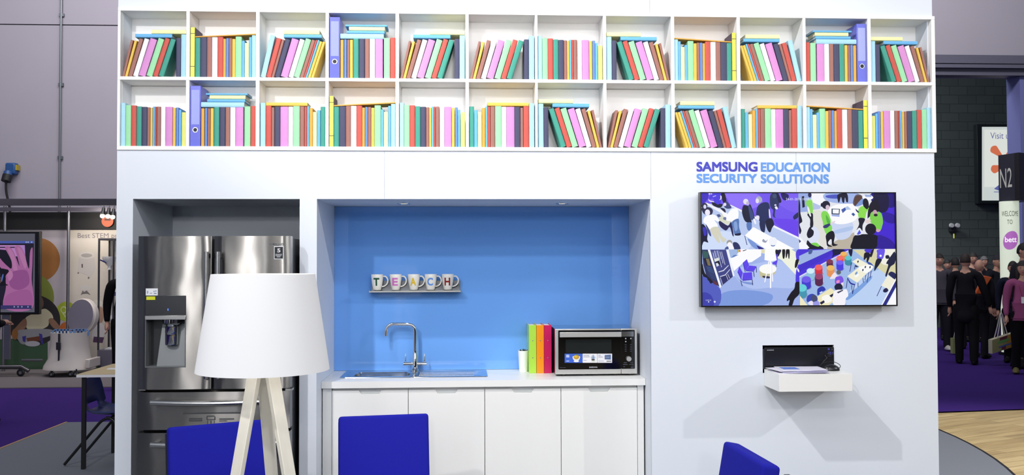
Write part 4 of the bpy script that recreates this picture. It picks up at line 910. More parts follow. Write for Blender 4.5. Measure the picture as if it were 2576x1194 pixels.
q.P((96, 90, 110), [(1140, 230), (1200, 70), (1320, 80), (1340, 230), (1200, 300)], True); q.P((88, 62, 54), [(1180, 110), (1310, 90), (1320, 220), (1180, 290)], True); q.P((120, 150, 210), [(1330, 140), (1365, 200), (1320, 270), (1210, 300), (1200, 280)], True)
q.E((246, 246, 252), 1440, 120, 110, 50); q.P((150, 170, 220), [(1370, 60), (1520, 70), (1510, 110), (1400, 110)])
q.P((20, 16, 36), [(1460, 300), (1560, 160), (1640, 180), (1640, 320), (1460, 520), (1430, 520)], True)
q.P((138, 218, 78), [(1290, 310), (1380, 290), (1460, 330), (1410, 420), (1370, 550), (1260, 530), (1240, 400)], True); q.P((18, 16, 34), [(1360, 150), (1410, 140), (1450, 200), (1460, 300), (1420, 360), (1350, 290), (1340, 210)], True); q.P((20, 20, 40), [(1250, 540), (1380, 550), (1330, 680), (1320, 800), (1230, 780), (1210, 770), (1260, 660)], True); q.P((40, 34, 110), [(1190, 340), (1270, 420), (1240, 430), (1200, 390)])
q.P((122, 206, 76), [(1490, 450), (1560, 400), (1700, 430), (1740, 600), (1720, 700), (1690, 775), (1600, 760), (1530, 660), (1480, 600)], True); q.E((22, 16, 34), 1595, 330, 90, 90); q.E((200, 160, 176), 1580, 430, 44, 60); q.E((40, 26, 36), 1595, 475, 40, 28)
q.P((224, 206, 206), [(1380, 590), (1480, 560), (1490, 610), (1420, 650)], True); q.P((208, 170, 172), [(1600, 750), (1690, 780), (1640, 820), (1590, 790)], True)
q.E((16, 14, 32), 1490, 760, 112, 116); q.P((14, 13, 30), [(1180, 880), (1380, 860), (1600, 880), (1620, 980), (1560, 1160), (1110, 1160), (1120, 1000)], True); q.P((232, 236, 250), [(1170, 860), (1260, 730), (1330, 840), (1240, 880)], True); q.P((84, 88, 214), [(1210, 860), (1265, 770), (1300, 840), (1240, 875)])
q.P((18, 18, 40), [(120, 100), (165, 90), (180, 310), (130, 330)]); q.P((136, 216, 84), [(215, 190), (260, 150), (320, 170), (335, 260), (330, 440), (230, 460), (235, 330), (205, 260)], True); q.E((40, 36, 80), 280, 70, 36, 50); q.P((18, 18, 40), [(225, 460), (330, 440), (340, 560), (340, 690), (280, 700), (280, 560)], True)
q.P((14, 14, 36), [(56, 180), (85, 240), (90, 440), (125, 600), (70, 660), (105, 790), (56, 820)], True); q.P((240, 236, 246), [(230, 300), (262, 340), (300, 480), (280, 500), (240, 400)], True)
q.P((128, 214, 84), [(510, 430), (560, 390), (640, 430), (690, 560), (690, 650), (720, 740), (690, 820), (610, 865), (560, 770), (530, 600), (505, 500)], True); q.P((88, 176, 66), [(600, 470), (660, 560), (690, 680), (640, 660), (600, 560)], True)
q.E((24, 22, 48), 600, 270, 84, 84); q.E((26, 24, 50), 520, 270, 26, 40); q.E((214, 190, 208), 632, 320, 40, 50); q.P((48, 52, 110), [(545, 690), (640, 650), (690, 660), (620, 730), (550, 735)], True); q.P((226, 210, 222), [(680, 650), (770, 590), (775, 620), (700, 665)], True)
q.P((16, 14, 30), [(595, 870), (720, 790), (770, 880), (750, 1010), (760, 1050), (830, 1075), (720, 1095), (700, 960), (640, 1010), (640, 1060), (720, 1110), (620, 1100), (600, 1000)], True)
q.P((18, 16, 40), [(260, 730), (320, 690), (355, 760), (340, 880), (250, 940), (210, 860)], True); q.P((216, 222, 244), [(300, 740), (380, 710), (450, 800), (450, 960), (330, 1040), (240, 990), (330, 900), (350, 800)], True); q.P((18, 16, 40), [(220, 980), (300, 1050), (450, 1080), (540, 1160), (230, 1160)], True); q.P((120, 210, 80), [(290, 1050), (400, 1030), (460, 1090), (420, 1110)], True)
q.P((244, 246, 252), [(52, 900), (120, 960), (260, 1130), (200, 1160), (60, 1160), (52, 1080)]); q.P((30, 36, 110), [(52, 960), (95, 1000), (60, 1040)])
# view three: this stand seen from above
q = Q(70, 14, 2056, 1166, 0, 1150)
q.P((158, 178, 232), [(70, 14), (2056, 14), (2056, 1166), (70, 1166)])
q.P((176, 194, 240), [(720, 460), (1300, 280), (1700, 260), (1980, 560), (1950, 800), (1500, 800), (1000, 800)], True)
q.P((122, 152, 220), [(500, 900), (1000, 850), (1500, 950), (1300, 1166), (400, 1166)], True); q.P((80, 92, 190), [(70, 560), (300, 700), (450, 860), (400, 1166), (70, 1166)], True); q.P((58, 62, 170), [(70, 900), (250, 950), (300, 1166), (70, 1166)], True)
q.P((250, 250, 254), [(600, 14), (1290, 14), (1275, 150), (1085, 275), (900, 300), (720, 460), (690, 360), (640, 180)])
q.P((236, 240, 220), [(1280, 14), (1900, 14), (2056, 120), (2056, 640), (1980, 540), (1700, 240), (1460, 120), (1280, 90)]); q.P((222, 218, 176), [(1280, 30), (1360, 24), (1360, 90), (1280, 88)])
q.P((160, 184, 226), [(620, 14), (820, 14), (800, 100), (660, 190)], True); q.P((96, 128, 190), [(665, 185), (720, 130), (820, 125), (720, 175)])
for k, c_ in enumerate(((120, 196, 60), (236, 160, 40), (206, 40, 70))): q.P(c_, [(790 + k * 22, 24), (810 + k * 22, 22), (814 + k * 22, 66), (794 + k * 22, 72)])
q.P((30, 32, 64), [(900, 40), (980, 18), (980, 30), (910, 54)])
q.P((44, 48, 96), [(70, 20), (200, 20), (450, 790), (390, 760), (180, 640), (100, 330)]); q.P((22, 24, 54), [(100, 200), (200, 190), (260, 350), (160, 340)]); q.P((122, 110, 76), [(150, 200), (210, 205), (250, 350), (190, 340)]); q.P((50, 72, 120), [(150, 360), (260, 370), (330, 520), (200, 470)]); q.P((46, 60, 110), [(200, 480), (330, 530), (390, 660), (270, 610)]); q.P((96, 46, 60), [(290, 640), (370, 690), (390, 760), (320, 730)]); q.P((18, 18, 36), [(80, 300), (130, 500), (280, 660), (240, 710), (170, 600), (80, 540)], True); q.P((52, 92, 90), [(80, 40), (200, 60), (200, 190), (100, 190)])
q.P((62, 66, 132), [(240, 20), (560, 20), (700, 570), (470, 760), (330, 330)])
q.P((96, 104, 160), [(270, 60), (420, 30), (470, 200), (330, 280)]); q.P((44, 46, 104), [(440, 600), (560, 520), (690, 575), (480, 750)])
for pts in (((330, 40), (360, 180)), ((380, 40), (430, 220)), ((440, 60), (500, 300)), ((470, 60), (540, 330)), ((300, 90), (330, 250)), ((560, 540), (600, 640)), ((590, 520), (635, 610)), ((440, 590), (490, 740)), ((420, 200), (470, 380))): q.Lx((214, 218, 240), *pts[0], *pts[1], 9)
q.P((222, 226, 220), [(320, 210), (410, 180), (420, 240), (330, 270)]); q.P((18, 20, 40), [(340, 280), (410, 250), (440, 320), (400, 330), (360, 350)], True); q.P((216, 222, 240), [(350, 300), (390, 290), (420, 340), (370, 370)])
q.P((228, 232, 248), [(400, 470), (500, 440), (610, 335), (615, 345), (510, 455), (410, 482)]); q.P((228, 232, 248), [(430, 565), (540, 530), (635, 420), (640, 430), (545, 545), (440, 575)])
q.P((244, 246, 254), [(190, 20), (235, 20), (460, 780), (430, 805)]); q.P((238, 242, 254), [(565, 20), (615, 20), (730, 560), (700, 570)])
CH = (92, 66, 232); CHD = (70, 44, 196)
q.P((122, 146, 210), [(760, 560), (870, 660), (1090, 700), (1080, 740), (880, 690)], True)
q.P((20, 18, 60), [(1480, 120), (1620, 30), (1690, 30), (1660, 110), (1610, 170)], True)
for (a, b) in (((940, 430), (950, 480)), ((1120, 470), (1132, 580)), ((1175, 380), (1180, 490)), ((855, 650), (885, 770)), ((1090, 640), (1100, 750))): q.Lx((30, 28, 84), *a, *b, 14)
q.P(CH, [(900, 290), (985, 215), (1030, 340), (960, 440), (930, 420)], False); q.P(CHD, [(900, 290), (915, 285), (950, 440), (930, 430)]); q.P(CH, [(1030, 345), (1185, 362), (1130, 460), (960, 440)]); q.P(CHD, [(960, 440), (1130, 462), (1130, 475), (965, 462)])
q.P(CH, [(790, 480), (830, 360), (900, 490), (870, 620)]); q.P(CHD, [(790, 480), (805, 470), (880, 630), (865, 640)]); q.P(CH, [(905, 495), (1085, 480), (1095, 610), (885, 640)]); q.P(CHD, [(885, 640), (1095, 612), (1090, 640), (900, 660)])
q.P(CH, [(1500, 290), (1580, 250), (1590, 120), (1620, 100), (1610, 260), (1590, 340), (1510, 320)]); q.Lx((30, 28, 84), 1580, 330, 1590, 375, 12)
q.P((196, 192, 150), [(1255, 440), (1560, 440), (1540, 530), (1450, 560), (1300, 600), (1265, 590)], True); q.P((40, 40, 80), [(1300, 560), (1450, 575), (1440, 610), (1330, 600)], True); q.E((250, 250, 246), 1412, 418, 178, 100)
q.P((252, 252, 255), [(1355, 20), (1560, 20), (1595, 240), (1480, 262), (1345, 235)]); q.P((248, 248, 252), [(1425, 260), (1450, 260), (1355, 690), (1335, 690)]); q.P((252, 252, 255), [(1455, 260), (1480, 260), (1475, 810), (1450, 810)]); q.P((240, 240, 250), [(1478, 300), (1498, 290), (1520, 670), (1495, 680)])
q.P((16, 14, 26), [(1710, 25), (1770, 25), (1755, 190), (1720, 195)], True); q.P((18, 16, 28), [(1790, 25), (1860, 25), (1855, 200), (1835, 195), (1825, 100), (1800, 185), (1780, 180)], True); q.P((22, 18, 40), [(1570, 30), (1620, 30), (1620, 120), (1590, 100)], True)
q.P((78, 60, 220), [(1990, 80), (2056, 20), (2056, 240), (2000, 225)], True); q.P((16, 14, 26), [(1990, 230), (2050, 235), (2010, 370), (1970, 400), (1965, 340)], True)
q.P((74, 56, 222), [(2056, 330), (2000, 420), (1980, 560), (1985, 720), (2056, 720)], True); q.P((236, 232, 250), [(2010, 400), (2050, 440), (2050, 490), (2020, 460)], True)
q.P((12, 11, 24), [(1975, 700), (2056, 700), (2056, 920), (1950, 1040), (1900, 1166), (1830, 1166), (1850, 1060), (1800, 1080), (1800, 1030), (1880, 900), (1950, 820)], True)
a = q.m(140, 1064); b = q.m(248, 1040); PC.text((214, 220, 246), 'CAM 01', a[0], b[1], b[0], a[1]); q.E((226, 230, 250), 322, 1084, 20, 20); q.E((214, 220, 246), 198, 1086, 14, 12)
# view four: stools, tables and visitors
q = Q(62, 14, 1990, 1140, 2000, 1150)
q.P((156, 184, 230), [(62, 14), (1990, 14), (1990, 1140), (62, 1140)])
q.P((186, 208, 242), [(1200, 700), (1700, 420), (1990, 700), (1700, 1140), (1000, 1140)], True); q.P((120, 160, 222), [(1000, 950), (1250, 760), (1480, 560), (1500, 620), (1260, 860), (1020, 1040)], True)
q.P((72, 50, 214), [(62, 14), (1140, 14), (1040, 50), (600, 270), (360, 400), (62, 560)]); q.P((156, 178, 226), [(62, 150), (300, 40), (740, 14), (730, 40), (400, 190), (62, 330)]); q.P((64, 44, 200), [(62, 330), (62, 470), (600, 200), (740, 100), (740, 20)])
q.P((226, 224, 240), [(62, 555), (600, 262), (1040, 40), (1060, 50), (600, 285), (62, 580)])
q.P((214, 210, 166), [(1140, 30), (1640, 14), (1990, 14), (1990, 560), (1800, 530), (1550, 340), (1300, 160)]); q.P((240, 238, 226), [(1620, 14), (1990, 14), (1990, 300), (1750, 330), (1660, 200)], True)
q.P((20, 18, 60), [(740, 20), (950, 20), (960, 60), (860, 120), (760, 150), (720, 200), (735, 110)], True); q.P((18, 16, 50), [(1050, 30), (1130, 14), (1110, 160), (1070, 130)], True); q.P((70, 90, 150), [(260, 20), (330, 20), (310, 100), (250, 110)], True)
def stool(x0, x1, y0, y1, ry, top, side):
    xm, rx = (x0 + x1) / 2, (x1 - x0) / 2
    q.E(tuple(int(v * 0.5 + 70) for v in (110, 150, 220)), xm + 14, y1 - ry + 8, rx, ry)
    q.E(side, xm, y1 - ry, rx * 0.97, ry); q.P(side, [(x0, y0 + ry), (x1, y0 + ry), (x1 - rx * 0.03, y1 - ry), (x0 + rx * 0.03, y1 - ry)]); q.E(top, xm, y0 + ry, rx, ry)
stool(886, 1016, 66, 250, 42, (240, 182, 92), (222, 140, 60)); stool(804, 942, 145, 300, 48, (244, 110, 106), (222, 60, 70)); stool(970, 1106, 148, 345, 46, (96, 196, 204), (58, 140, 166)); stool(604, 736, 218, 390, 44, (128, 52, 84), (92, 32, 70))
stool(800, 944, 240, 450, 46, (118, 96, 240), (72, 58, 222)); stool(206, 360, 396, 648, 56, (206, 236, 246), (140, 192, 216)); stool(370, 524, 322, 560, 58, (240, 98, 96), (212, 48, 62)); stool(606, 764, 338, 574, 54, (238, 186, 96), (228, 146, 86)); stool(105, 290, 556, 824, 66, (108, 88, 232), (64, 56, 206)); stool(368, 530, 500, 760, 62, (152, 62, 108), (86, 30, 76)); stool(20, 205, 716, 1000, 76, (102, 206, 216), (64, 148, 176))
for (a, b) in (((1105, 280), (1070, 470)), ((1180, 340), (1160, 420)), ((1025, 590), (992, 800)), ((1100, 740), (1120, 920)), ((1165, 720), (1115, 920)), ((1230, 690), (1230, 780)), ((1450, 480), (1410, 690)), ((1500, 450), (1470, 600)), ((1390, 540), (1370, 640)), ((1330, 600), (1340, 690)), ((1700, 765), (1605, 965))): q.Lx((36, 42, 116), *a, *b, 13)
q.P((40, 46, 150), [(1030, 600), (1090, 690), (1170, 720), (1160, 740), (1080, 720), (1035, 650)], True); q.P((58, 84, 170), [(1420, 270), (1500, 300), (1540, 360), (1520, 390), (1440, 320)], True); q.P((26, 28, 70), [(1170, 330), (1250, 370), (1190, 380)])
q.P((240, 238, 214), [(1120, 268), (1225, 200), (1545, 380), (1210, 692), (1015, 562), (1260, 370)]); q.P((248, 248, 246), [(1240, 400), (1440, 330), (1540, 380), (1400, 500)], True)
for x, y in ((1232, 272), (1378, 382), (1328, 442), (1472, 386)): q.P((30, 32, 70), [(x - 14, y - 12), (x + 14, y - 32), (x + 18, y), (x - 6, y + 26)])
q.P((120, 150, 200), [(1170, 500), (1215, 460), (1225, 500), (1180, 545)]); q.P((248, 248, 250), [(1150, 560), (1225, 510), (1260, 540), (1190, 590)])
q.P((74, 56, 206), [(1370, 20), (1520, 14), (1510, 90), (1400, 80)], True); q.P((16, 16, 36), [(1370, 90), (1480, 110), (1440, 260), (1405, 275), (1410, 190), (1370, 230), (1350, 220)], True); q.P((24, 22, 46), [(1520, 30), (1560, 14), (1510, 170), (1470, 150)], True)
q.P((104, 84, 232), [(1620, 30), (1770, 14), (1760, 140), (1720, 220), (1620, 210), (1620, 110)], True); q.E((244, 240, 250), 1690, 152, 24, 22); q.P((20, 20, 46), [(1610, 220), (1715, 225), (1660, 330), (1600, 410), (1565, 460), (1560, 400)], True)
q.P((26, 28, 60), [(1980, 70), (1900, 150), (1800, 300), (1840, 340), (1780, 540), (1810, 560), (1880, 380), (1980, 290)], True); q.P((22, 24, 54), [(1790, 150), (1850, 140), (1870, 200), (1800, 210)], True)
q.P((30, 34, 84), [(1840, 520), (1900, 470), (1990, 520), (1990, 640), (1900, 580)], True); q.P((238, 236, 216), [(1830, 545), (1985, 640), (1850, 840), (1700, 750)]); q.P((28, 26, 70), [(1740, 830), (1800, 800), (1835, 850), (1790, 890), (1735, 880)], True)
q.P((246, 246, 252), [(1990, 600), (1990, 660), (1720, 1140), (1690, 1140)]); q.P((40, 42, 130), [(1990, 650), (1990, 780), (1790, 1140), (1715, 1140)]); q.P((248, 248, 254), [(1990, 790), (1990, 1140), (1800, 1140)])
q.P((40, 54, 172), [(410, 860), (430, 800), (520, 760), (580, 830), (500, 880), (420, 945)], True); q.P((226, 232, 246), [(455, 885), (510, 858), (515, 880), (465, 905)])
q.P((236, 228, 186), [(410, 970), (680, 795), (900, 960), (640, 1140), (440, 1140)]); q.P((248, 246, 240), [(500, 980), (640, 930), (700, 1050), (560, 1100)], True); q.P((24, 28, 64), [(650, 950), (735, 900), (748, 935), (690, 985)]); q.P((22, 26, 66), [(455, 1090), (540, 1040), (560, 1080), (490, 1130)])
q.E((92, 98, 110), 845, 480, 46, 46); q.P((236, 226, 234), [(670, 600), (760, 480), (810, 540), (860, 560), (800, 600), (690, 615)], True); q.P((122, 84, 222), [(770, 620), (800, 570), (900, 560), (940, 640), (900, 720), (780, 720)], True); q.P((236, 140, 190), [(800, 650), (860, 640), (850, 690), (800, 700)], True); q.P((228, 218, 230), [(890, 700), (935, 690), (925, 770), (900, 760)], True)
q.E((22, 26, 56), 838, 780, 84, 76); q.P((244, 242, 248), [(760, 850), (920, 830), (1000, 830), (1030, 950), (980, 1010), (950, 1140), (740, 1140), (720, 1000)], True); q.P((60, 62, 90), [(800, 880), (920, 830), (930, 850), (830, 905)])
q.P((52, 68, 178), [(200, 1060), (220, 950), (320, 910), (410, 980), (400, 1060), (300, 1120)], True); q.E((66, 72, 110), 345, 1000, 64, 70); q.P((230, 226, 240), [(230, 1080), (300, 1050), (340, 1110), (300, 1140), (240, 1120)], True); q.P((150, 150, 226), [(330, 1080), (430, 1060), (450, 1140), (340, 1140)], True)
q.P((238, 232, 196), [(62, 945), (215, 1140), (62, 1140)])
PC.text((226, 232, 250), '24-01-2014 10:08:01', 1735, 98, 2290, 146)
PC.build('screen', o, emit=1.0, rough=0.3)

# ------------------------------------------------------------------ recorder, drawer shelf, papers and mouse
SHP = 0.27
a, b = at(1959, 942, -SHP), at(2145, 976, -SHP)
sx0, sx1 = mean(at(1959, 942, -SHP).x, at(1965, 984, -SHP).x, at(1918, 950, 0).x), at(2144.5, 960, -SHP).x
sz1, sz0 = mean(at(1959, 942, -SHP).z, at(2144, 936.5, -SHP).z, at(1920, 929.5, 0).z), mean(at(1960, 985.5, -SHP).z, at(2144, 980.5, -SHP).z, at(1921, 971.5, 0).z)
o = thing('drawer_shelf', 'white box shelf on the wall under the black recorder', 'shelf', ((sx0 + sx1) / 2, 0.0, sz0))
MB().box(sx0, sx1, -SHP, -0.0008, sz0, sz1).build('shelf_box', WHITE, o, bevel=0.001)
ny = -0.005
vx0, vx1 = NX0 + 0.012, NX1 - 0.0012
vz1 = NZ1 - 0.014; vz0 = sz1 + 0.0015
o = thing('video_recorder', 'black video recorder set into the wall recess behind the papers', 'recorder', ((vx0 + vx1) / 2, ny, vz0))
MB().box(vx0 + 0.004, vx1 - 0.004, ny + 0.021, ny + 0.36, vz0, vz1 - 0.004).build('chassis', BLACK, o)
fp = MB().box(vx0, vx1, ny, ny + 0.02, vz0, vz1).build('front_panel', mat('recorder_black', (24, 26, 34), 0.25, spec=0.5), o, bevel=0.002)
MB().box(vx0 - 0.0085, vx0 - 0.002, ny + 0.004, ny + 0.03, vz0, vz1 - 0.01).build('rack_ear', mat('ear_grey', (56, 58, 70), 0.4), o)
nf = lambda u, v: at(u, v, ny)
a, b = nf(1929.5, 881.5), nf(1946.5, 878.5); text_box(MB(), 'SAMSUNG', a.x, b.x, a.z, b.z, ny - 0.0006, 0.02).build('lettering', PRINT, fp, smooth=0)
mb = MB(); mb2 = MB()
for u, v, w_, h_ in ((2084.5, 877.5, 5, 5), (2085, 885.5, 3, 2), (2089, 886, 3, 3), (2094, 886, 2.5, 2.5), (2089, 890, 4, 2.5)):
    p = nf(u, v); s_ = 5.65 / F; mb.box(p.x - w_ / 2 * s_, p.x + w_ / 2 * s_, ny - 0.002, ny - 0.0001, p.z - h_ / 2 * s_, p.z + h_ / 2 * s_)
for u, v, w_, h_ in ((2084, 889.5, 5, 1.2), (2094, 890, 3, 1.2), (2087, 895, 10, 1.2), (2093, 878, 1.5, 4)):
    p = nf(u, v); mb2.box(p.x - w_ / 2 * s_, p.x + w_ / 2 * s_, ny - 0.002, ny - 0.0001, p.z - h_ / 2 * s_, p.z + h_ / 2 * s_)
mb.build('button', mat('button_blue', (64, 62, 150), 0.4), fp); mb2.build('panel_marking', PRINTD, fp)
# papers: individual leaflets fanned in a pile
PAP = mat('leaflet_paper', (226, 224, 238), 0.6, var=0.03, scale=30); PAP2 = mat('leaflet_paper_lilac', (196, 192, 224), 0.6, var=0.05); PRB = mat('leaflet_print_blue', (96, 132, 214), 0.6)
px = onz(1990, 936, sz1)
specs = [(-0.01, -0.15, 2, 0.004, PAP), (0.02, -0.165, -4, 0.003, PAP2), (0.0, -0.135, 5, 0.003, PAP), (0.03, -0.15, -9, 0.002, PAP2), (-0.02, -0.14, 8, 0.002, PAP), (0.03, -0.13, -3, 0.002, PAP)]
zc_ = sz1 + 0.0004
pos = ['lowest', 'second lowest', 'third from bottom', 'third from top', 'second from top', 'topmost']
for i, (dx_, dy_, rz, th, m_) in enumerate(specs):
    w2, h2 = 0.138, 0.095
    cxp = sx0 + 0.155 + dx_; cyp = dy_
    mb = MB(); N_ = 8; vs = []; fs = []
    for layer in (0, 1):
        for k in range(N_ + 1):
            t = k / N_; x = -w2 + 2 * w2 * t; curl = 0.0 if layer == 0 else 0.0
            lift = 0.0
            for yy in (-h2, h2): vs.append((x, yy, layer * th + lift))
    W_ = 2 * (N_ + 1)
    for k in range(N_):
        a_ = 2 * k
        fs += [(a_, a_ + 1, a_ + 3, a_ + 2), (W_ + a_, W_ + a_ + 2, W_ + a_ + 3, W_ + a_ + 1), (a_, a_ + 2, W_ + a_ + 2, W_ + a_), (a_ + 1, W_ + a_ + 1, W_ + a_ + 3, a_ + 3)]
    fs += [(0, W_, W_ + 1, 1), (2 * N_, 2 * N_ + 1, W_ + 2 * N_ + 1, W_ + 2 * N_)]
    mb.add(vs, fs)
    p = mb.build('leaflet', m_, None, local=True, smooth=0)
    p.location = (cxp, cyp, zc_); p.rotation_euler = (0, 0, math.radians(rz)); zc_ += th + 0.0005 
    tag(p, f'pale printed leaflets, {pos[i]} of the pile on white box shelf', 'leaflet', 'leaflets on the box shelf')
    if i in (2, 5):
        MB().box(-0.12, -0.02, -0.06, 0.05, th + 0.0004, th + 0.0006).build('print_block', PRB, p, local=True)
# mouse with cable
mp_ = onz(2091, 931.5, sz1)
mpx, mpy = mp_.x, max(min(mp_.y, -0.06), -0.2)
o = thing('computer_mouse', 'black computer mouse on the box shelf beside the leaflets', 'computer mouse', (mpx, mpy, sz1))
def mfn(p):
    z = p.z if p.z > 0 else p.z * 0.12
    return Vector((p.x, p.y, z + 0.0026))
MB().ball((mpx, mpy, sz1 + 0.0006), 0.054, 0.033, 0.036, 24, 14, fn=mfn).build('shell', mat('mouse_black', (20, 21, 26), 0.3, spec=0.5), o)
MB().tube([(mpx - 0.03, mpy, sz1 + 0.0285), (mpx - 0.022, mpy, sz1 + 0.0325)], 0.004, 10).build('scroll_wheel', BLACK, o)
cp = smooth_path([(mpx + 0.05, mpy, sz1 + 0.012), (mpx + 0.062, mpy + 0.01, sz1 + 0.03), (mpx + 0.03, mpy + 0.03, sz1 + 0.05), (mpx - 0.03, mpy + 0.04, sz1 + 0.045), (mpx - 0.05, mpy + 0.055, sz1 + 0.02), (mpx - 0.02, min(mpy + 0.07, -0.02), sz1 + 0.05), (mpx + 0.01, -0.02, sz1 + 0.07), (mpx + 0.0, -0.016, sz1 + 0.085), (NX1 - 0.004, -0.008, sz1 + 0.08)], 6)
MB().tube(cp, 0.0021, 8).build('cable', BLACK, o)

# ------------------------------------------------------------------ floor lamp
LD = -5.65 + 3.15
lf = lambda u, v, y=LD: at(u, v, y)
lc = lf(658.5, 800); lx = lc.x
r_top = (lf(795.5, 690).x - lf(538, 688).x) / 2; r_bot = (lf(823.5, 930).x - lf(491.5, 927).x) / 2
lxt = mean(lf(795.5, 690).x, lf(538, 688).x); lxb = mean(lf(823.5, 930).x, lf(491.5, 927).x); lx = mean(lxt, lxb)
lz1, lz0 = lf(660, 689).z, lf(660, 930).z
SHADE = mat('lamp_shade_linen', (250, 250, 250), 0.8, spec=0.1, var=0.01, scale=60, emit=(250, 250, 255), estr=0.14)  # faint emission added to the linen to brighten the shade
ASH = mat('pale_ash_wood', (250, 244, 228), 0.5, var=0.05, scale=5, stretch=(14, 14, 1))
o = thing('floor_lamp', 'tripod floor lamp with white tapered drum shade and pale wooden legs', 'floor lamp', (lx, LD, 0.012))
MB().lathe([(r_bot, lz0), (r_bot + (r_top - r_bot) * 0.5, (lz0 + lz1) / 2), (r_top, lz1), (r_top - 0.003, lz1), (r_bot - 0.003, lz0), (r_bot, lz0)], (lx, LD, 0), 72).build('shade', SHADE, o)
m = MB()
for k in range(3):
    a = k * 2.094 + 0.3; m.tube([(lx, LD, lz1 - 0.06), (lx + (r_top - 0.002) * math.cos(a), LD + (r_top - 0.002) * math.sin(a), lz1 - 0.03)], 0.002, 8)
m.tube([(lx, LD, lz0 + 0.03), (lx, LD, lz1 - 0.05)], 0.008, 10).build('shade_carrier', STEEL2, o)
MB().ball((lx, LD, lz0 + 0.17), 0.03, 0.03, 0.04, 16, 10).build('bulb', mat('bulb_glow', (255, 250, 240), 0.4, emit=(255, 246, 230), estr=2.0), o)
lb = bpy.data.lights.new('lamp_bulb', 'POINT'); lb.energy = 2.0; lb.shadow_soft_size = 0.04; lb.color = (1, 0.95, 0.86); lbo = bpy.data.objects.new('lamp_bulb', lb); C.objects.link(lbo); lbo.location = (lx, LD, lz0 + 0.10)
MB().lathe([(0.0, lz0 + 0.02), (0.05, lz0 + 0.02), (0.05, lz0 + 0.036), (0.0, lz0 + 0.036)], (lx, LD, 0), 28).build('leg_mount', ASH, o)
def leg(top, foot, w=0.044, t=0.02):
    top, foot = Vector(top), Vector(foot); d = (top - foot).normalized(); out = Vector((foot.x - lx, foot.y - LD, 0)).normalized(); s = d.cross(out).normalized(); nrm = s.cross(d).normalized()
    vs = []
    for p, sc_ in ((foot, 0.72), (top, 1.0)):
        for a_, b_ in ((-1, -1), (1, -1), (1, 1), (-1, 1)): vs.append(p + s * (w / 2 * sc_ * a_) + nrm * (t / 2 * b_))
    return MB().hexa(vs)
def foot_of(u0, v0, u1, v1, y0, y1):     # leg seen from (u0,v0) down through (u1,v1)
    p, r = at(u0, v0, y0), at(u1, v1, y1); k = (0.0135 - p.z) / (r.z - p.z); return p, p + (r - p) * k
for k, (u0, u1, yy0, yy1) in enumerate(((641, 596.5, LD - 0.015, LD - 0.09), (684, 726.5, LD - 0.015, LD - 0.09), (663, 683.5, LD + 0.03, LD + 0.13))):
    p, r = foot_of(u0, 936, u1, 1194, yy0, yy1); p = p + (p - r).normalized() * 0.02
    leg(p, r, 0.046 if k < 2 else 0.044).build('leg', ASH, o, bevel=0.002)

# ------------------------------------------------------------------ blue lounge chairs
BLUE = mat('royal_blue_wool', (31, 34, 158), 0.9, spec=0.15, var=0.10, scale=300, bump=0.3, bscale=700)
CFR = mat('chair_frame_black', (18, 18, 20), 0.4, var=0.0)
def cushion(w, d, h, r=0.02, n=4):
    # rounded block centred on x, from y=0..d, z=0..h
    bm = bmesh.new(); bmesh.ops.create_cube(bm, size=1.0)
    for v in bm.verts: v.co = Vector((v.co.x * w, (v.co.y + 0.5) * d, (v.co.z + 0.5) * h))
    bmesh.ops.bevel(bm, geom=list(bm.edges), offset=r, segments=n, profile=0.6, affect='EDGES')
    mb = MB().add([tuple(v.co) for v in bm.verts], [tuple(v.index for v in f.verts) for f in bm.faces]); bm.free(); return mb
def make_chair(loc, rz, label, top):
    o = thing('lounge_chair', label, 'chair', loc, 'blue lounge chairs around the lamp', rz)
    W_ = 0.505; sh = 0.44
    tf_ = math.radians(11)
    bk = cushion(W_, 0.085, top - sh + 0.02, 0.022)
    def tilt(p): 
        y, z = p[1], p[2]; return (p[0], y * math.cos(tf_) + z * math.sin(tf_) * 0.9, sh - 0.01 + z * math.cos(tf_) - y * math.sin(tf_))
    bk.v = [tilt(p) for p in bk.v]; zmax = max(p[2] for p in bk.v); bk.v = [(x, y, z + (top - zmax) * (z - sh) / (zmax - sh)) for x, y, z in bk.v]
    bk.build('backrest', BLUE, o, local=True)
    se = cushion(W_, 0.52, 0.09, 0.022); se.v = [(x, y - 0.50, z + sh - 0.105) for x, y, z in se.v]; se.build('seat', BLUE, o, local=True)
    for s in (-1, 1):
        x = s * (W_ / 2 - 0.012)
        MB().box(x - 0.012, x + 0.012, -0.47, -0.445, 0.0005, sh - 0.106).build('leg', CFR, o, local=True)
        MB().hexa([(x - 0.012, 0.10, 0.0005), (x + 0.012, 0.10, 0.0005), (x + 0.012, 0.125, 0.0005), (x - 0.012, 0.125, 0.0005), (x - 0.012, 0.03, sh - 0.106), (x + 0.012, 0.03, sh - 0.106), (x + 0.012, 0.055, sh - 0.106), (x - 0.012, 0.055, sh - 0.106)]).build('leg', CFR, o, local=True)
        zt2 = top - 0.05; y2 = 0.10 + (zt2 - sh) * math.tan(tf_) + 0.008
        MB().hexa([(x - 0.012, 0.088, sh - 0.12), (x + 0.012, 0.088, sh - 0.12), (x + 0.012, 0.110, sh - 0.12), (x - 0.012, 0.110, sh - 0.12), (x - 0.012, y2, zt2), (x + 0.012, y2, zt2), (x + 0.012, y2 + 0.022, zt2), (x - 0.012, y2 + 0.022, zt2)]).build('back_post', CFR, o, local=True)
    MB().box(-W_ / 2 + 0.025, W_ / 2 - 0.025, -0.45, -0.43, sh - 0.13, sh - 0.107).box(-W_ / 2 + 0.025, W_ / 2 - 0.025, 0.03, 0.05, sh - 0.13, sh - 0.107).build('stretcher', CFR, o, local=True)
    return o
TOP = 0.80
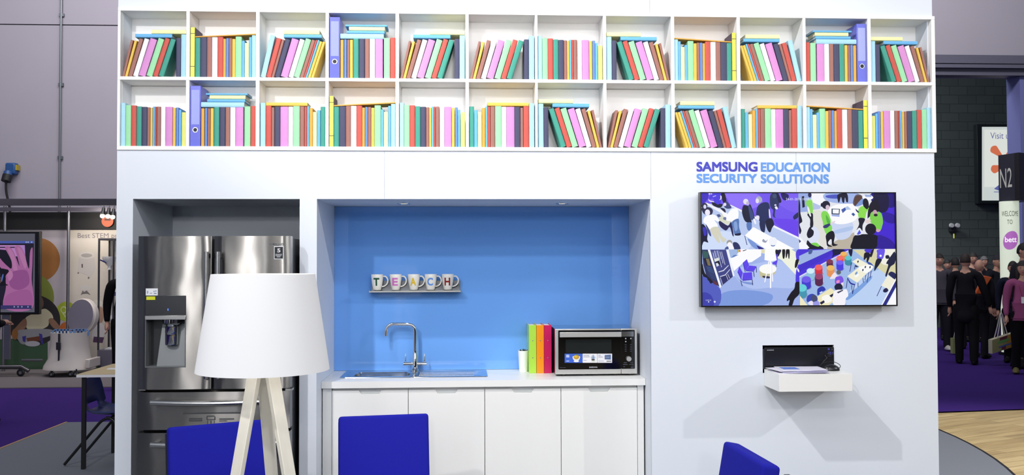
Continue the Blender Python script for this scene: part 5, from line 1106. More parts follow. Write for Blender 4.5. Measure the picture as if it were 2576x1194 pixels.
def chair_at(pa, pb, label, shift=0.0):
    # pa, pb: the two ends of the top edge of the backrest, left and right as seen by someone facing its front
    a_, b_ = onz(*pa, TOP), onz(*pb, TOP); d = b_ - a_; rz = math.atan2(d.y, d.x); mid = (a_ + b_) / 2
    back = Vector((-math.sin(rz), math.cos(rz), 0)); mid = mid - back * (0.075 + shift)
    return make_chair((mid.x, mid.y, 0.0125), rz, label, TOP - 0.0125)
chair_at((421, 1075), (668, 1054), 'royal blue padded chair in front of the fridge behind the lamp legs')
chair_at((843, 1048), (1086, 1039), 'royal blue padded chair in front of the white base cabinets')
chair_at((1826, 1109), (1925, 1167), 'royal blue padded chair turned sideways in front of the plain wall under drawer shelf')
# ------------------------------------------------------------------ hall wall fittings
GALV = mat('galvanised_conduit', (128, 134, 138), 0.4, 0.7, var=0.05)
cy = HY - 0.05
a, b = at(155.5, -10, cy), at(148, 500, cy); cxm = (a.x + b.x) / 2
o = thing('conduit', 'thin vertical grey conduit pipe clipped to the hall wall', 'pipe', (cxm, cy, 2.6))
MB().tube([(cxm, cy, 2.6), (cxm, cy, 9.0)], 0.02, 10).build('pipe', GALV, o)
for v in (37, 212, 396):
    z = at(150, v, cy).z; MB().box(cxm - 0.045, cxm + 0.045, cy + 0.001, HY - 0.001, z - 0.03, z + 0.03).build('clip', GALV, o)
SBL = mat('socket_blue', (40, 84, 140), 0.45); RUB = mat('black_rubber', (22, 22, 24), 0.6)
sy = HY - 0.16; s_ = (sy + 5.65) / F
c_ = at(24, 430, sy)
o = thing('industrial_socket', 'blue industrial power socket with black cable on the hall wall', 'socket', (c_.x, sy, c_.z))
MB().box(c_.x - 0.09, c_.x + 0.10, sy, HY - 0.001, c_.z - 0.06, c_.z + 0.16).build('housing', SBL, o, bevel=0.03)
MB().tube([(c_.x - 0.02, sy - 0.01, c_.z - 0.02), (c_.x - 0.02, sy - 0.05, c_.z - 0.12)], 0.075, 16).build('flap', SBL, o)
MB().tube([(c_.x - 0.02, sy - 0.03, c_.z - 0.08), (c_.x - 0.03, sy - 0.07, c_.z - 0.2)], 0.085, 16).build('plug', RUB, o)
MB().box(c_.x + 0.101, c_.x + 0.13, sy + 0.01, HY - 0.02, c_.z + 0.02, c_.z + 0.12).build('switch', mat('switch_yellow', (180, 160, 50), 0.5), o)
MB().tube(smooth_path([(c_.x - 0.03, sy - 0.06, c_.z - 0.18), (c_.x - 0.03, sy - 0.05, c_.z - 0.4), (c_.x + 0.02, sy - 0.02, c_.z - 0.7), (c_.x + 0.03, sy, c_.z - 1.0)], 5), 0.022, 8).build('cable', RUB, o)

# ------------------------------------------------------------------ neighbouring booth
YB = onz(100, 930).y
bf = lambda u, v, y=YB: at(u, v, y)
zb_top = bf(100, 576).z; xb_m = bf(171, 700).x; xb_r = bf(440, 700).x; xb_l = bf(-160, 700).x
ALU = mat('aluminium', (150, 150, 156), 0.3, 0.9, var=0.03); FASC = mat('black_fascia', (16, 16, 18), 0.6)
PANW = mat('booth_panel_white', (186, 178, 186), 0.6, var=0.02)
o = thing('exhibition_panel', 'white booth panel printed with orange and green circles behind the monitor', 'panel', ((xb_l + xb_m) / 2, YB, 0.012))
MB().box(xb_l, xb_m - 0.002, YB, YB + 0.03, 0.013, zb_top).build('board', PANW, o)
pc = Picture(YB - 0.001, lambda u, v: (lambda p: (p.x, p.z))(bf(u, v)), 2e-4)
OR, GR, LI = (160, 108, 58), (128, 140, 62), (168, 184, 52)
pc.poly((62, 92, 66), [(-100, 858), (60, 850), (120, 860), (120, 928), (-100, 928)])
pc.ell(OR, 96, 653, 55, 55, n=40); pc.ell(GR, 80, 747, 56, 60, n=40); pc.ell((44, 40, 44), 84, 805, 68, 64, n=40)
pc.poly((110, 84, 72), [(96, 752), (106, 748), (110, 765), (102, 780), (94, 776)], True)
pc.poly((206, 200, 170), [(64, 800), (90, 786), (112, 776), (128, 786), (134, 800), (124, 806), (120, 820), (96, 830), (70, 828)], True)
pc.poly((150, 112, 90), [(122, 806), (132, 800), (150, 820), (146, 827), (134, 824)], True); pc.poly((150, 112, 90), [(64, 800), (44, 818), (34, 832), (42, 838), (66, 822)], True)
pc.poly((150, 150, 158), [(38, 836), (60, 828), (128, 828), (130, 842), (100, 852), (60, 866), (44, 852)], True); pc.poly((110, 62, 40), [(66, 850), (104, 844), (108, 856), (70, 860)]); pc.poly((60, 54, 150), [(98, 838), (106, 840), (110, 866), (104, 864)]); pc.poly((60, 54, 150), [(56, 846), (66, 844), (64, 860), (58, 858)])
pc.ell((184, 182, 192), 82, 864, 19, 7); pc.ell(OR, 38, 840, 8, 14)
pc.build('printed_graphic', o, rough=0.6)
o = thing('exhibition_panel', 'cream lit booth panel with product pictures and grey lettering beside the posts', 'panel', ((xb_m + xb_r) / 2, YB, 0.012))
MB().box(xb_m + 0.002, xb_r, YB, YB + 0.03, 0.013, zb_top).build('board', mat('booth_panel_cream', (214, 206, 196), 0.6, var=0.02), o)
pc = Picture(YB - 0.001, lambda u, v: (lambda p: (p.x, p.z))(bf(u, v)), 2e-4)
pc.text((128, 122, 132), 'Best STEM products', 195.5, 586, 345, 602)
pc.build('lettering', o, rough=0.6); pc = Picture(YB - 0.001, lambda u, v: (lambda p: (p.x, p.z))(bf(u, v)), 2e-4)
LG, MG, DG_ = (206, 200, 198), (176, 170, 168), (120, 114, 114)
pc.build('product_picture', o, rough=0.6); pc = Picture(YB - 0.001, lambda u, v: (lambda p: (p.x, p.z))(bf(u, v)), 2e-4)
pc.poly(LG, [(198, 648), (238, 648), (240, 676), (226, 700), (222, 692), (198, 684), (195, 690)]); pc.ell((216, 212, 210), 218, 642, 20, 9); pc.ell(MG, 218, 642, 14, 5); pc.poly((96, 74, 84), [(205, 664), (208.5, 663), (208.5, 673), (205.5, 673)]); pc.ell(DG_, 197, 686, 2, 2); pc.ell(DG_, 223, 698, 2, 2.5)
pc.build('product_picture', o, rough=0.6); pc = Picture(YB - 0.001, lambda u, v: (lambda p: (p.x, p.z))(bf(u, v)), 2e-4)
pc.poly((212, 208, 204), [(201, 717), (231, 717), (227, 730), (205, 730)]); pc.poly(DG_, [(203, 742), (208, 730), (212, 734), (218, 730), (228, 741), (218, 738), (208, 739)])
pc.build('round_logo', o, rough=0.6); pc = Picture(YB - 0.001, lambda u, v: (lambda p: (p.x, p.z))(bf(u, v)), 2e-4)
pc.ell(LI, 167, 783, 25, 25, n=36); pc.poly((214, 220, 170), smooth_loop([(152, 778), (158, 770), (166, 772), (168, 780), (163, 788), (156, 786)], 4)); pc.poly(LI, smooth_loop([(154.5, 778), (158, 773), (164, 774), (166, 780), (162, 785), (157, 784)], 4)); pc.poly((214, 220, 170), [(156, 786), (158, 784), (166, 797), (164, 798)]); pc.ell((196, 104, 44), 167, 828, 18, 19)
pc.poly((214, 206, 196), [(224, 752), (264, 752), (264, 929), (224, 929)]); pc.ell((228, 224, 214), 244, 764, 16, 10); pc.poly((188, 152, 134), [(246, 776), (256, 772), (262, 790), (256, 812), (246, 812)], True); pc.poly((226, 224, 228), [(236, 826), (256, 812), (266, 840), (250, 850), (232, 850)], True); pc.poly((90, 60, 100), [(236, 846), (262, 848), (258, 862), (234, 860)]); pc.poly((70, 100, 66), [(224, 905), (246, 902), (246, 928), (224, 928)])
pc.build('printed_picture', o, rough=0.6)
fr_ = thing('booth_frame', 'aluminium booth frame of posts and rails with black fascia above the panels', 'frame', (xb_m, YB - 0.2, 0.012))
yf = YB - 0.20
for u in (11.5, 172):
    x = at(u, 640, yf).x; MB().tube([(x, yf, 0.0135), (x, yf, at(u, 518, yf).z)], 0.024, 14).build('post', ALU, fr_)
zf0, zf1 = at(100, 576, YB - 0.03).z, at(100, 533, YB - 0.03).z
MB().box(xb_l, xb_r, YB - 0.04, YB - 0.006, zf0, zf1).build('fascia', FASC, fr_)
MB().box(xb_l, xb_r, yf - 0.03, yf + 0.03, at(100, 531, yf).z, at(100, 521.5, yf).z).build('rail', mat('rail_grey', (104, 100, 112), 0.4, 0.5), fr_)
MB().box(xb_l, xb_r, yf - 0.9, yf - 0.82, at(100, 516, yf - 0.9).z, at(100, 499.5, yf - 0.9).z).build('rail', mat('rail_dark', (78, 74, 84), 0.5, 0.4), fr_)
SPF = mat('spotlight_face', (255, 246, 230), 0.4, emit=(255, 240, 214), estr=6.0)
for k, (u, v) in enumerate(((258.5, 541), (272, 541.5), (284, 543.5))):
    q = at(u, v, yf - 0.45)
    o = thing('spotlight', ['small lit booth spotlight, innermost of three under the rail beside the dark post', 'small lit booth spotlight, middle of three above the round red sign', 'small lit booth spotlight nearest the white stand edge, under the rail'][k], 'spotlight', (q.x, q.y, q.z), 'booth spotlights under the rail')
    MB().tube([(q.x - 0.01, q.y + 0.06, q.z + 0.11), (q.x, q.y, q.z)], [0.022, 0.036], 16).build('housing', BLACK, o)
    MB().ball((q.x + 0.001, q.y - 0.012, q.z - 0.012), 0.036, 0.02, 0.034, 14, 10).build('lamp', SPF, o)
    MB().tube([(q.x - 0.01, q.y + 0.06, q.z + 0.10), (q.x - 0.01, q.y + 0.08, at(u, 519, yf).z)], 0.008, 8).build('arm', ALU, o)
spb = area('booth_spot_beam', (bf(262, 540).x, YB - 0.7, bf(262, 540).z), (bf(262, 700).x, YB, 1.2), 8, 0.3, 0.1, (1.0, 0.90, 0.76))
area('booth_wash', (bf(60, 500).x, YB - 1.6, 3.2), (bf(60, 700).x, YB, 1.2), 5, 1.5, 0.3, (1.0, 0.94, 0.92))
q = at(271, 556, YB - 0.06)
o = thing('round_sign', 'small round orange red sign on the black fascia under the spotlights', 'sign', (q.x, q.y, q.z))
rr_ = 14.2 * (YB - 0.06 + 5.65) / F
MB().lathe([(0.0, 0.012), (rr_, 0.012), (rr_, 0.0)], (q.x, q.y, q.z), 32, axis='y').build('disc', mat('sign_orange', (206, 92, 56), 0.5), o)
mb = MB(); mb.box(q.x - rr_ * 0.5, q.x + rr_ * 0.5, q.y - 0.014, q.y - 0.0125, q.z + rr_ * 0.1, q.z + rr_ * 0.45).build('print', mat('sign_print', (90, 46, 36), 0.5), o)

# touch-screen monitor on a wheeled stand
YM = onz(55, 948).y
mf = lambda u, v: at(u, v, YM)
o = thing('touchscreen_monitor', 'big touch screen monitor showing a hand, on a wheeled stand', 'monitor', (mf(20, 700).x, YM, 0.012))
x0, x1, z0, z1 = mf(-190, 700).x, mf(98.5, 700).x, mf(50, 791).z, mf(50, 581).z
MB().box(x0, x1, YM, YM + 0.09, z0, z1).build('casing', BLACK, o, bevel=0.012)
pc = Picture(YM - 0.003, lambda x, y: (lambda p: (p.x, p.z))(mf(x / 5.19, 490 + y / 5.19)), 1.2e-4)
xL = -900
pc.poly((104, 104, 118), [(xL, 505), (458, 505), (452, 1530), (xL, 1530)])
pc.poly((38, 34, 56), [(xL, 600), (445, 600), (420, 1490), (xL, 1490)]); pc.poly((84, 104, 196), [(xL, 600), (445, 600), (445, 632), (xL, 632)])
pc.poly((210, 150, 220), [(xL, 655), (325, 655), (332, 800), (xL, 820)]); pc.poly((40, 34, 60), [(xL, 680), (200, 676), (200, 690), (xL, 696)]); pc.poly((196, 150, 226), [(240, 662), (325, 662), (332, 790), (280, 800)]); pc.poly((28, 26, 44), [(xL, 730), (100, 720), (150, 900), (130, 960), (xL, 1000)], True)
SK, SK2, SK3 = (190, 116, 176), (206, 136, 190), (164, 92, 158)
pc.poly(SK, [(0, 830), (30, 860), (90, 920), (150, 960), (150, 860), (80, 720), (66, 690), (90, 668), (130, 680), (180, 740), (215, 830), (255, 930), (235, 830), (195, 700), (205, 668), (250, 665), (290, 700), (330, 780), (345, 860), (380, 960), (390, 780), (405, 705), (428, 700), (425, 900), (415, 1100), (420, 1480), (60, 1480), (80, 1200), (60, 1050), (20, 960), (-30, 900)], True)
pc.poly(SK2, [(100, 700), (150, 720), (190, 800), (230, 980), (180, 980), (150, 850)], True); pc.poly(SK2, [(230, 690), (280, 710), (320, 790), (350, 900), (330, 960), (280, 860)], True); pc.poly(SK3, [(150, 1020), (260, 980), (360, 1000), (380, 1160), (250, 1240), (130, 1180)], True); pc.poly(SK2, [(90, 1000), (150, 990), (170, 1060), (120, 1120)], True); pc.poly((180, 104, 168), [(100, 1300), (380, 1240), (410, 1460), (80, 1470)], True)
pc.poly((22, 22, 36), [(xL, 950), (40, 960), (75, 1060), (70, 1150), (30, 1185), (xL, 1190)], True); pc.poly((90, 120, 200), [(20, 1080), (40, 1030), (48, 1050), (32, 1120), (22, 1130)], True)
pc.poly((62, 60, 118), [(xL, 1440), (415, 1440), (415, 1488), (xL, 1488)])
for x in (180, 230, 280, 360): pc.poly((170, 176, 216), [(x, 1450), (x + 16, 1450), (x + 16, 1468), (x, 1468)])
for x in (345, 370, 415): pc.ell((196, 206, 240), x, 616, 10, 8)
pc.build('screen', o, emit=0.62, rough=0.3)
zc = 0.012
for u in (-60, 10):
    x = mf(u, 700).x; MB().box(x - 0.04, x + 0.04, YM + 0.10, YM + 0.14, 0.25, z1 - 0.2).build('column', ALU, o)
fx = mf(74, 920).x; fz_ = mf(60, 922).z
MB().tube([(x0, YM - 0.02, fz_), (fx - 0.1, YM - 0.02, fz_), (fx, YM - 0.02, fz_ - 0.06)], 0.03, 12).build('base_bar', mat('stand_steel', (92, 90, 94), 0.3, 0.8), o)
MB().tube([(mf(30, 912).x, YM + 0.3, mf(30, 911).z), (mf(84, 912).x, YM + 0.3, mf(84, 911).z)], 0.02, 12).build('base_bar', ALU, o)
def caster(parent, x, y, r=0.045, zf=0.012, m=BLACK):
    w_ = MB().lathe([(0.0, -0.015), (r * 0.8, -0.015), (r, -0.010), (r, 0.010), (r * 0.8, 0.015), (0.0, 0.015)], (x, y, zf + r + 0.001), 18, axis='y').build('caster', m, parent)
    MB().lathe([(0.0, -0.018), (r * 0.4, -0.018), (r * 0.4, 0.018), (0.0, 0.018)], (x, y, zf + r + 0.001), 14, axis='y').build('hub', ALU, w_)
    MB().box(x - 0.018, x + 0.018, y - 0.008, y + 0.008, zf + 2 * r + 0.002, zf + 2 * r + 0.035).build('fork', BLACK, w_)
caster(o, mf(54, 930).x, YM - 0.02, 0.055); caster(o, mf(-80, 930).x, YM - 0.02, 0.055)

# charging trolley with the round lid open
YC = onz(180, 951).y
tc_ = lambda u, v: at(u, v, YC)
CART = mat('trolley_plastic', (206, 198, 192), 0.45, var=0.02); CARTD = mat('trolley_strip', (30, 30, 44), 0.5)
tcx = lambda u: at(u, 880, YC + 0.28).x
xc_ = tcx(174); sP = (YC + 5.65) / F
zb0, zb1 = tc_(170, 932).z, tc_(170, 839).z
o = thing('charging_trolley', 'pale grey wheeled charging trolley with open round lid in the booth', 'trolley', (xc_, YC + 0.3, 0.012))
prof = [(62 * sP, zb0), (60 * sP, zb0 + 0.05), (49 * sP, zb0 + 0.16), (45 * sP, zb0 + 0.36), (45 * sP, zb1), (42.5 * sP, zb1), (42 * sP, zb1 - 0.06), (0.0, zb1 - 0.07)]
vs = MB(); n = 40
body = MB(); body.lathe(prof, (xc_, YC + 0.3, 0), n); body.v = [(x, YC + 0.3 + (y - YC - 0.3) * 0.85, z) for x, y, z in body.v]; body.build('body', CART, o)
MB().box(tcx(227), tcx(238), YC + 0.1, YC + 0.5, zb0 + 0.02, zb0 + 0.15).build('side_foot', CART, o, bevel=0.01)
yft = YC + 0.3 - 45 * sP * 0.85
MB().box(at(142, 880, YC).x, at(145.6, 880, YC).x, yft - 0.03, yft + 0.1, zb0 + 0.14, zb1 - 0.004).build('strip', CARTD, o)
MB().box(at(138, 880, YC).x, at(149.5, 880, YC).x, yft - 0.045, yft - 0.031, tc_(143, 880).z, tc_(143, 861).z).build('latch', CARTD, o, bevel=0.004)
q = at(206, 795, YC + 0.55)
nrm = Vector((-0.40, -0.90, 0.14)).normalized(); rl = 46 * sP
lid = MB(); lid.lathe([(0.0, -0.03), (rl * 0.93, -0.03), (rl * 0.95, -0.005), (rl, 0.0), (rl, 0.04), (rl * 0.9, 0.09), (0.0, 0.10)], (0, 0, 0), 48)
R_ = nrm.to_track_quat('-Z', 'Y').to_matrix(); lid.v = [tuple(R_ @ Vector(p) + q) for p in lid.v]; lid.build('lid', CART, o)
ins = MB().lathe([(0.0, -0.032), (rl * 0.92, -0.032)], (0, 0, 0), 40); ins.v = [tuple(R_ @ Vector(p) + q) for p in ins.v]; ins.build('lid_lining', mat('lid_lining_grey', (118, 114, 130), 0.6), o)
MB().tube([(xc_ + 0.12, YC + 0.58, zb1 - 0.02), (q.x + 0.05, q.y + 0.02, q.z - rl * 0.8)], 0.02, 8).build('hinge_arm', CART, o)
BT = mat('tablet_sleeve_blue', (112, 150, 206), 0.4)
for k in range(9):
    x = tcx(141 + k * 8.6 + (4 if k > 4 else 0))
    MB().lathe([(0.045, -0.007), (0.062, -0.007), (0.062, 0.007), (0.045, 0.007), (0.045, -0.007)], (x, YC + 0.28, zb1 - 0.012), 20, axis='y').build('divider', BT, o)
for u in (126, 174, 187, 221): caster(o, tc_(u, 940).x, YC + (0.05 if u in (126, 174, 187) else 0.4), 0.04)

# glass display cabinet
YG = YB - 0.46
gf = lambda u, v: at(u, v, YG)
gx0, gx1, gzt, gzm, gzb = gf(246, 700).x, gf(330, 700).x, gf(260, 604).z, gf(260, 880).z, 0.013
GLP = mat('clear_glass', (235, 245, 245), 0.02, spec=0.5, var=0.0, trans=0.0, alpha=0.12); CABF = mat('cabinet_frame_grey', (48, 48, 56), 0.4)
o = thing('display_cabinet', 'tall dark framed glass display cabinet against the cream booth panel', 'cabinet', ((gx0 + gx1) / 2, YG, 0.012))
m = MB(); t_ = 0.022
for x in (gx0, (gx0 + gx1) / 2 - 0.03, gx1 - t_): m.box(x, x + t_, YG, YG + t_, gzm, gzt)
for x in (gx0, gx1 - t_): m.box(x, x + t_, YG + 0.40, YG + 0.40 + t_, gzm, gzt)
m.box(gx0, gx1, YG, YG + 0.42, gzt, gzt + 0.03).build('frame', CABF, o)
MB().box(gx0, gx1, YG, YG + 0.42, gzb, gzm).build('base', mat('cabinet_base_grey', (104, 100, 116), 0.5), o, bevel=0.004)
shz = []
for v in (678, 745, 811):
    z = gf(260, v).z; shz.append(z); MB().box(gx0 + 0.02, gx1 - 0.02, YG + 0.03, YG + 0.41, z - 0.006, z).build('glass_shelf', GLP, o)
EXW = mat('exhibit_white', (226, 226, 228), 0.4); EXB = mat('exhibit_blue', (44, 48, 120), 0.4); EXK = mat('exhibit_black', (26, 26, 32), 0.4)
ex = at(275, 672, YG + 0.2); t = thing('dish_model', 'white dish shaped model on the top glass shelf of the cabinet', 'model', (ex.x, YG + 0.2, shz[0]))
MB().lathe([(0.03, 0.001), (0.02, 0.05), (0.05, 0.08), (0.10, 0.16), (0.105, 0.2), (0.0, 0.17)], (ex.x, YG + 0.2, shz[0]), 24).build('dish', EXW, t); MB().tube([(ex.x - 0.02, YG + 0.15, shz[0] + 0.1), (ex.x - 0.1, YG + 0.1, shz[0] + 0.15)], 0.01, 8).build('arm', EXB, t)
ex = gf(271, 740); tag(MB().box(ex.x - 0.04, ex.x + 0.05, YG + 0.12, YG + 0.2, shz[1] + 0.0005, shz[1] + 0.06).build('boxed_kit', EXB, bevel=0.004), 'small dark blue boxed kit on the middle glass shelf', 'box')
ex = gf(278, 800); t = thing('oval_plaque', 'white oval plaque on a blue stand on the lowest glass shelf', 'plaque', (ex.x, YG + 0.2, shz[2]))
MB().box(ex.x - 0.06, ex.x + 0.06, YG + 0.17, YG + 0.23, shz[2] + 0.0005, shz[2] + 0.03).build('stand', EXB, t); pl = MB().lathe([(0.0, 0.01), (0.085, 0.01), (0.09, 0.0), (0.0, 0.0)], (ex.x, YG + 0.19, shz[2] + 0.07), 24, axis='y'); pl.v = [(x, y, shz[2] + 0.07 + (z - shz[2] - 0.07) * 0.45) for x, y, z in pl.v]; pl.build('plaque', EXW, t)
ex = gf(265, 875); tag(MB().box(ex.x - 0.05, ex.x + 0.06, YG + 0.1, YG + 0.3, gzm + 0.0005, gzm + 0.012).box(ex.x - 0.012, ex.x + 0.012, YG + 0.12, YG + 0.16, gzm + 0.0125, gzm + 0.03).build('leaflet_holder', EXW), 'flat white tray with black clip on the cabinet base', 'tray')

# table and plastic chair behind the stand
tzp = 0.775
lgp = onz(210, 1179, 0.012)
ty0 = lgp.y - 0.06; txl = onz(203.5, 938, tzp).x
o = thing('table', 'pale wood topped table with white edging and black legs behind the stand', 'table', (txl + 0.6, ty0 + 0.4, 0.0125))
TW, TD = 1.3, 0.75
MB().box(txl, txl + TW, ty0, ty0 + TD, tzp - 0.003, tzp).build('top', mat('beech_top', (206, 184, 134), 0.45, var=0.06, scale=3, stretch=(2, 20, 1)), o)
MB().box(txl - 0.001, txl + TW + 0.001, ty0 - 0.001, ty0 + TD + 0.001, tzp - 0.024, tzp - 0.0035).build('edging', mat('edging_white', (222, 220, 226), 0.45), o)
for x in (lgp.x, txl + TW - 0.05):
    for y in (lgp.y, ty0 + TD - 0.07): MB().box(x - 0.0145, x + 0.0145, y - 0.0145, y + 0.0145, 0.0125, tzp - 0.025).build('leg', CFR, o)
q = onz(281, 929, tzp); tag(MB().box(q.x - 0.03, q.x + 0.12, q.y - 0.03, q.y + 0.03, tzp + 0.0005, tzp + 0.012).build('tablet_stand', EXW, bevel=0.003), 'small white tablet edge lying on the wooden table top', 'tablet')
PLB = mat('navy_polypropylene', (40, 52, 104), 0.4, spec=0.4)
cy0 = onz(172, 1176, 0.012).y
sz_ = 0.42
ccx, ccy = at(240, 1030, cy0 + 0.25).x + 0.16, cy0 + 0.25
o = thing('plastic_chair', 'dark blue moulded plastic chair with black tube legs under the wooden table', 'chair', (ccx, ccy, 0.0125))
# shell facing +x: lofted profile from the back's top down to the seat's front
prof = [(-0.235, 0.70), (-0.225, 0.64), (-0.21, 0.56), (-0.195, 0.50), (-0.17, 0.45), (-0.12, 0.425), (0.0, 0.415), (0.12, 0.425), (0.18, 0.42), (0.205, 0.395)]
hw = [0.17, 0.195, 0.205, 0.205, 0.20, 0.205, 0.205, 0.20, 0.19, 0.18]
vs, fs = [], []; NW = 12; cols = len(prof)
for th in (0.0, 1.0):
    for i, (px_, pz_) in enumerate(prof):
        for k in range(NW + 1):
            s = -1 + 2 * k / NW; curve = 0.035 * (abs(s) ** 3)
            back = i < 4
            x = ccx + px_ + (curve if back else 0) + (0.006 * th if back else 0); z = pz_ + (0 if back else curve * 0.9) - (0.0 if back else 0.006 * th)
            vs.append((x, ccy + s * hw[i], z))
W_ = cols * (NW + 1)
def vi(l, i, k): return l * W_ + i * (NW + 1) + k
hole = {(3, k) for k in range(3, NW - 3)}
for i in range(cols - 1):
    for k in range(NW):
        if (i, k) in hole:
            continue
        fs.append((vi(0, i, k), vi(0, i, k + 1), vi(0, i + 1, k + 1), vi(0, i + 1, k))); fs.append((vi(1, i, k), vi(1, i + 1, k), vi(1, i + 1, k + 1), vi(1, i, k + 1)))
for i in range(cols - 1):
    for k in (0, NW): fs.append((vi(0, i, k), vi(0, i + 1, k), vi(1, i + 1, k), vi(1, i, k)))
for k in range(NW):
    for i in (0, cols - 1): fs.append((vi(0, i, k), vi(0, i, k + 1), vi(1, i, k + 1), vi(1, i, k)))
sh_ = MB().add(vs, fs).build('shell', PLB, o, smooth=60); sd = sh_.modifiers.new('skin', 'SOLIDIFY'); sd.thickness = 0.004
for s in (-1, 1):
    y = ccy + s * 0.185
    MB().tube(fillet([(ccx - 0.33, y, 0.024), (ccx - 0.02, y, sz_ - 0.022), (ccx + 0.06, y, sz_ - 0.022), (ccx + 0.20, y, 0.024)], 0.06, 6), 0.0115, 10).build('leg_frame', CFR, o)
MB().tube([(ccx + 0.02, ccy - 0.18, sz_ - 0.03), (ccx + 0.02, ccy + 0.18, sz_ - 0.03)], 0.011, 10).build('cross_bar', CFR, o)

# ------------------------------------------------------------------ signs in the entrance beyond
ys = BY - 0.16
lf2 = lambda u, v, y=ys: at(u, v, y)
x0, x1, z0, z1 = lf2(2459, 400).x, lf2(2600, 400).x, lf2(2500, 512).z, lf2(2500, 312).z
o = thing('lightbox_sign', 'tall lit white lightbox with orange petals on the dark block wall', 'sign', ((x0 + x1) / 2, ys, z0))
MB().box(x0, x1, ys, BY - 0.002, z0, z1).build('frame', mat('lightbox_frame', (52, 60, 62), 0.4, 0.3), o, bevel=0.006)
pc = Picture(ys - 0.004, lambda u, v: (lambda p: (p.x, p.z))(lf2(u, v)), 4e-4)
pc.poly((214, 222, 220), [(2470, 319), (2592, 319), (2592, 504), (2470, 504)]); pc.poly((234, 238, 232), [(2476, 326), (2586, 326), (2586, 470), (2476, 470)])
pc.text((104, 112, 168), 'Visit us on', 2491, 333, 2570, 349)
PO = (220, 118, 84)
for cx2, cy2, ang in ((2504, 379, 0.75), (2546, 379, math.pi - 0.75), (2506, 424, -0.25), (2524, 450, -1.57), (2546, 424, math.pi + 0.25)):
    c2, s2 = math.cos(ang), math.sin(ang)
    pc.poly(PO, [(cx2 + x * c2 - y * s2, cy2 + x * s2 + y * c2) for x, y in smooth_loop([(-14, 0), (-8, -10), (4, -8), (22, -3), (24, 0), (22, 3), (4, 8), (-8, 10)], 4)])
pc.poly((96, 104, 170), [(2500, 475), (2512, 465), (2518, 472), (2512, 479)]); pc.poly((150, 156, 190), [(2500, 481), (2514, 481), (2514, 484), (2500, 484)])
pc.build('lit_face', o, emit=0.85)
YT = 9.6
tf2 = lambda u, v, y=YT: at(u, v, y)
rC = 23.0 * (YT + 0.16 + 5.65) / F; cX = at(2539, 560, YT + rC).x; zt0 = tf2(2539, 505).z
o = thing('welcome_totem', 'round lit welcome totem with purple oval under a dark N2 sign box', 'totem', (cX, YT + rC, 0.001))
TOT = mat('totem_glow', (206, 214, 196), 0.4, emit=(214, 224, 204), estr=0.62)
MB().lathe([(rC, 0.05), (rC, zt0)], (cX, YT + rC, 0), 40).build('lit_column', TOT, o); MB().lathe([(0.0, 0.001), (rC * 1.3, 0.001), (rC * 1.3, 0.05), (0.0, 0.05)], (cX, YT + rC, 0), 32).build('foot', BLACK, o)
def oncol(dr):
    return lambda X, Z: (cX + (rC + dr) * math.sin((X - cX) / rC * 0.95), YT + rC - (rC + dr) * math.cos((X - cX) / rC * 0.95), Z)
TXD = mat('totem_text', (120, 128, 112), 0.5); PUR = mat('totem_purple', (168, 100, 176), 0.4, emit=(176, 106, 186), estr=0.55); WT = mat('totem_white', (236, 236, 236), 0.4, emit=(236, 236, 236), estr=0.7)
a, b = tf2(2521, 543), tf2(2563, 530); text_box(MB(), 'WELCOME', a.x, b.x, a.z, b.z, 0, 0, 0, oncol(0.002), 2).build('lettering', TXD, o, smooth=0)
a, b = tf2(2535, 563), tf2(2547, 552); text_box(MB(), 'TO', a.x, b.x, a.z, b.z, 0, 0, 0, oncol(0.002), 2).build('lettering', TXD, o, smooth=0)
mb = MB(); cen = tf2(2543.5, 604); N_ = 28; rx_, rz_ = (tf2(2563, 600).x - tf2(2525, 600).x) / 2 * 0.98, (tf2(2540, 581).z - tf2(2540, 627).z) / 2
fn = oncol(0.003); vs = [fn(cen.x, cen.z)]; fs = []
for j in (1, 2, 3, 4):
    for k in range(N_):
        t2 = 2 * math.pi * k / N_; X = rx_ * math.cos(t2) * j / 4; Z = rz_ * math.sin(t2) * j / 4; vs.append(fn(cen.x + X, cen.z + Z + X * 0.25))
for k in range(N_): fs.append((0, 1 + k, 1 + (k + 1) % N_))
for j in range(3):
    for k in range(N_): fs.append((1 + j * N_ + k, 1 + (j + 1) * N_ + k, 1 + (j + 1) * N_ + (k + 1) % N_, 1 + j * N_ + (k + 1) % N_))
mb.add(vs, fs).build('oval_logo', PUR, o)
a, b = tf2(2530, 609), tf2(2557, 595); text_box(MB(), 'bett', a.x, b.x, a.z, b.z, 0, 0.02, 0, oncol(0.006), 2).build('lettering', WT, o, smooth=0)
P1 = tf2(2564, 445, YT - 0.15); P0 = at(2512, 445, YT + 0.30); z1s, z0s = tf2(2564, 383, YT - 0.15).z, zt0 + 0.002
P2 = at(2602, 445, YT + 0.12)
poly = [(P0.x, P0.y), (P1.x, P1.y), (P2.x, P2.y), (P0.x + P2.x - P1.x, P0.y + P2.y - P1.y)]
SGN = mat('sign_charcoal', (40, 42, 56), 0.4)
sb = MB().prismz(poly, z0s, z1s).build('sign_box', SGN, o)
MB().prismz([(x * 1.0, y) for x, y in [(P0.x + (P1.x - P0.x) * 0.78, P0.y + (P1.y - P0.y) * 0.78 - 0.004), (P1.x, P1.y - 0.004), (P1.x, P1.y - 0.001), (P0.x + (P1.x - P0.x) * 0.78, P0.y + (P1.y - P0.y) * 0.78 - 0.001)]], z0s, z1s).build('sign_edge', BLACK, sb)
fn = lambda X, Z: (P0.x + (P1.x - P0.x) * X, P0.y + (P1.y - P0.y) * X - 0.005, Z)
zz0, zz1 = at(2530, 472, YT + 0.2).z, at(2530, 424, YT + 0.2).z
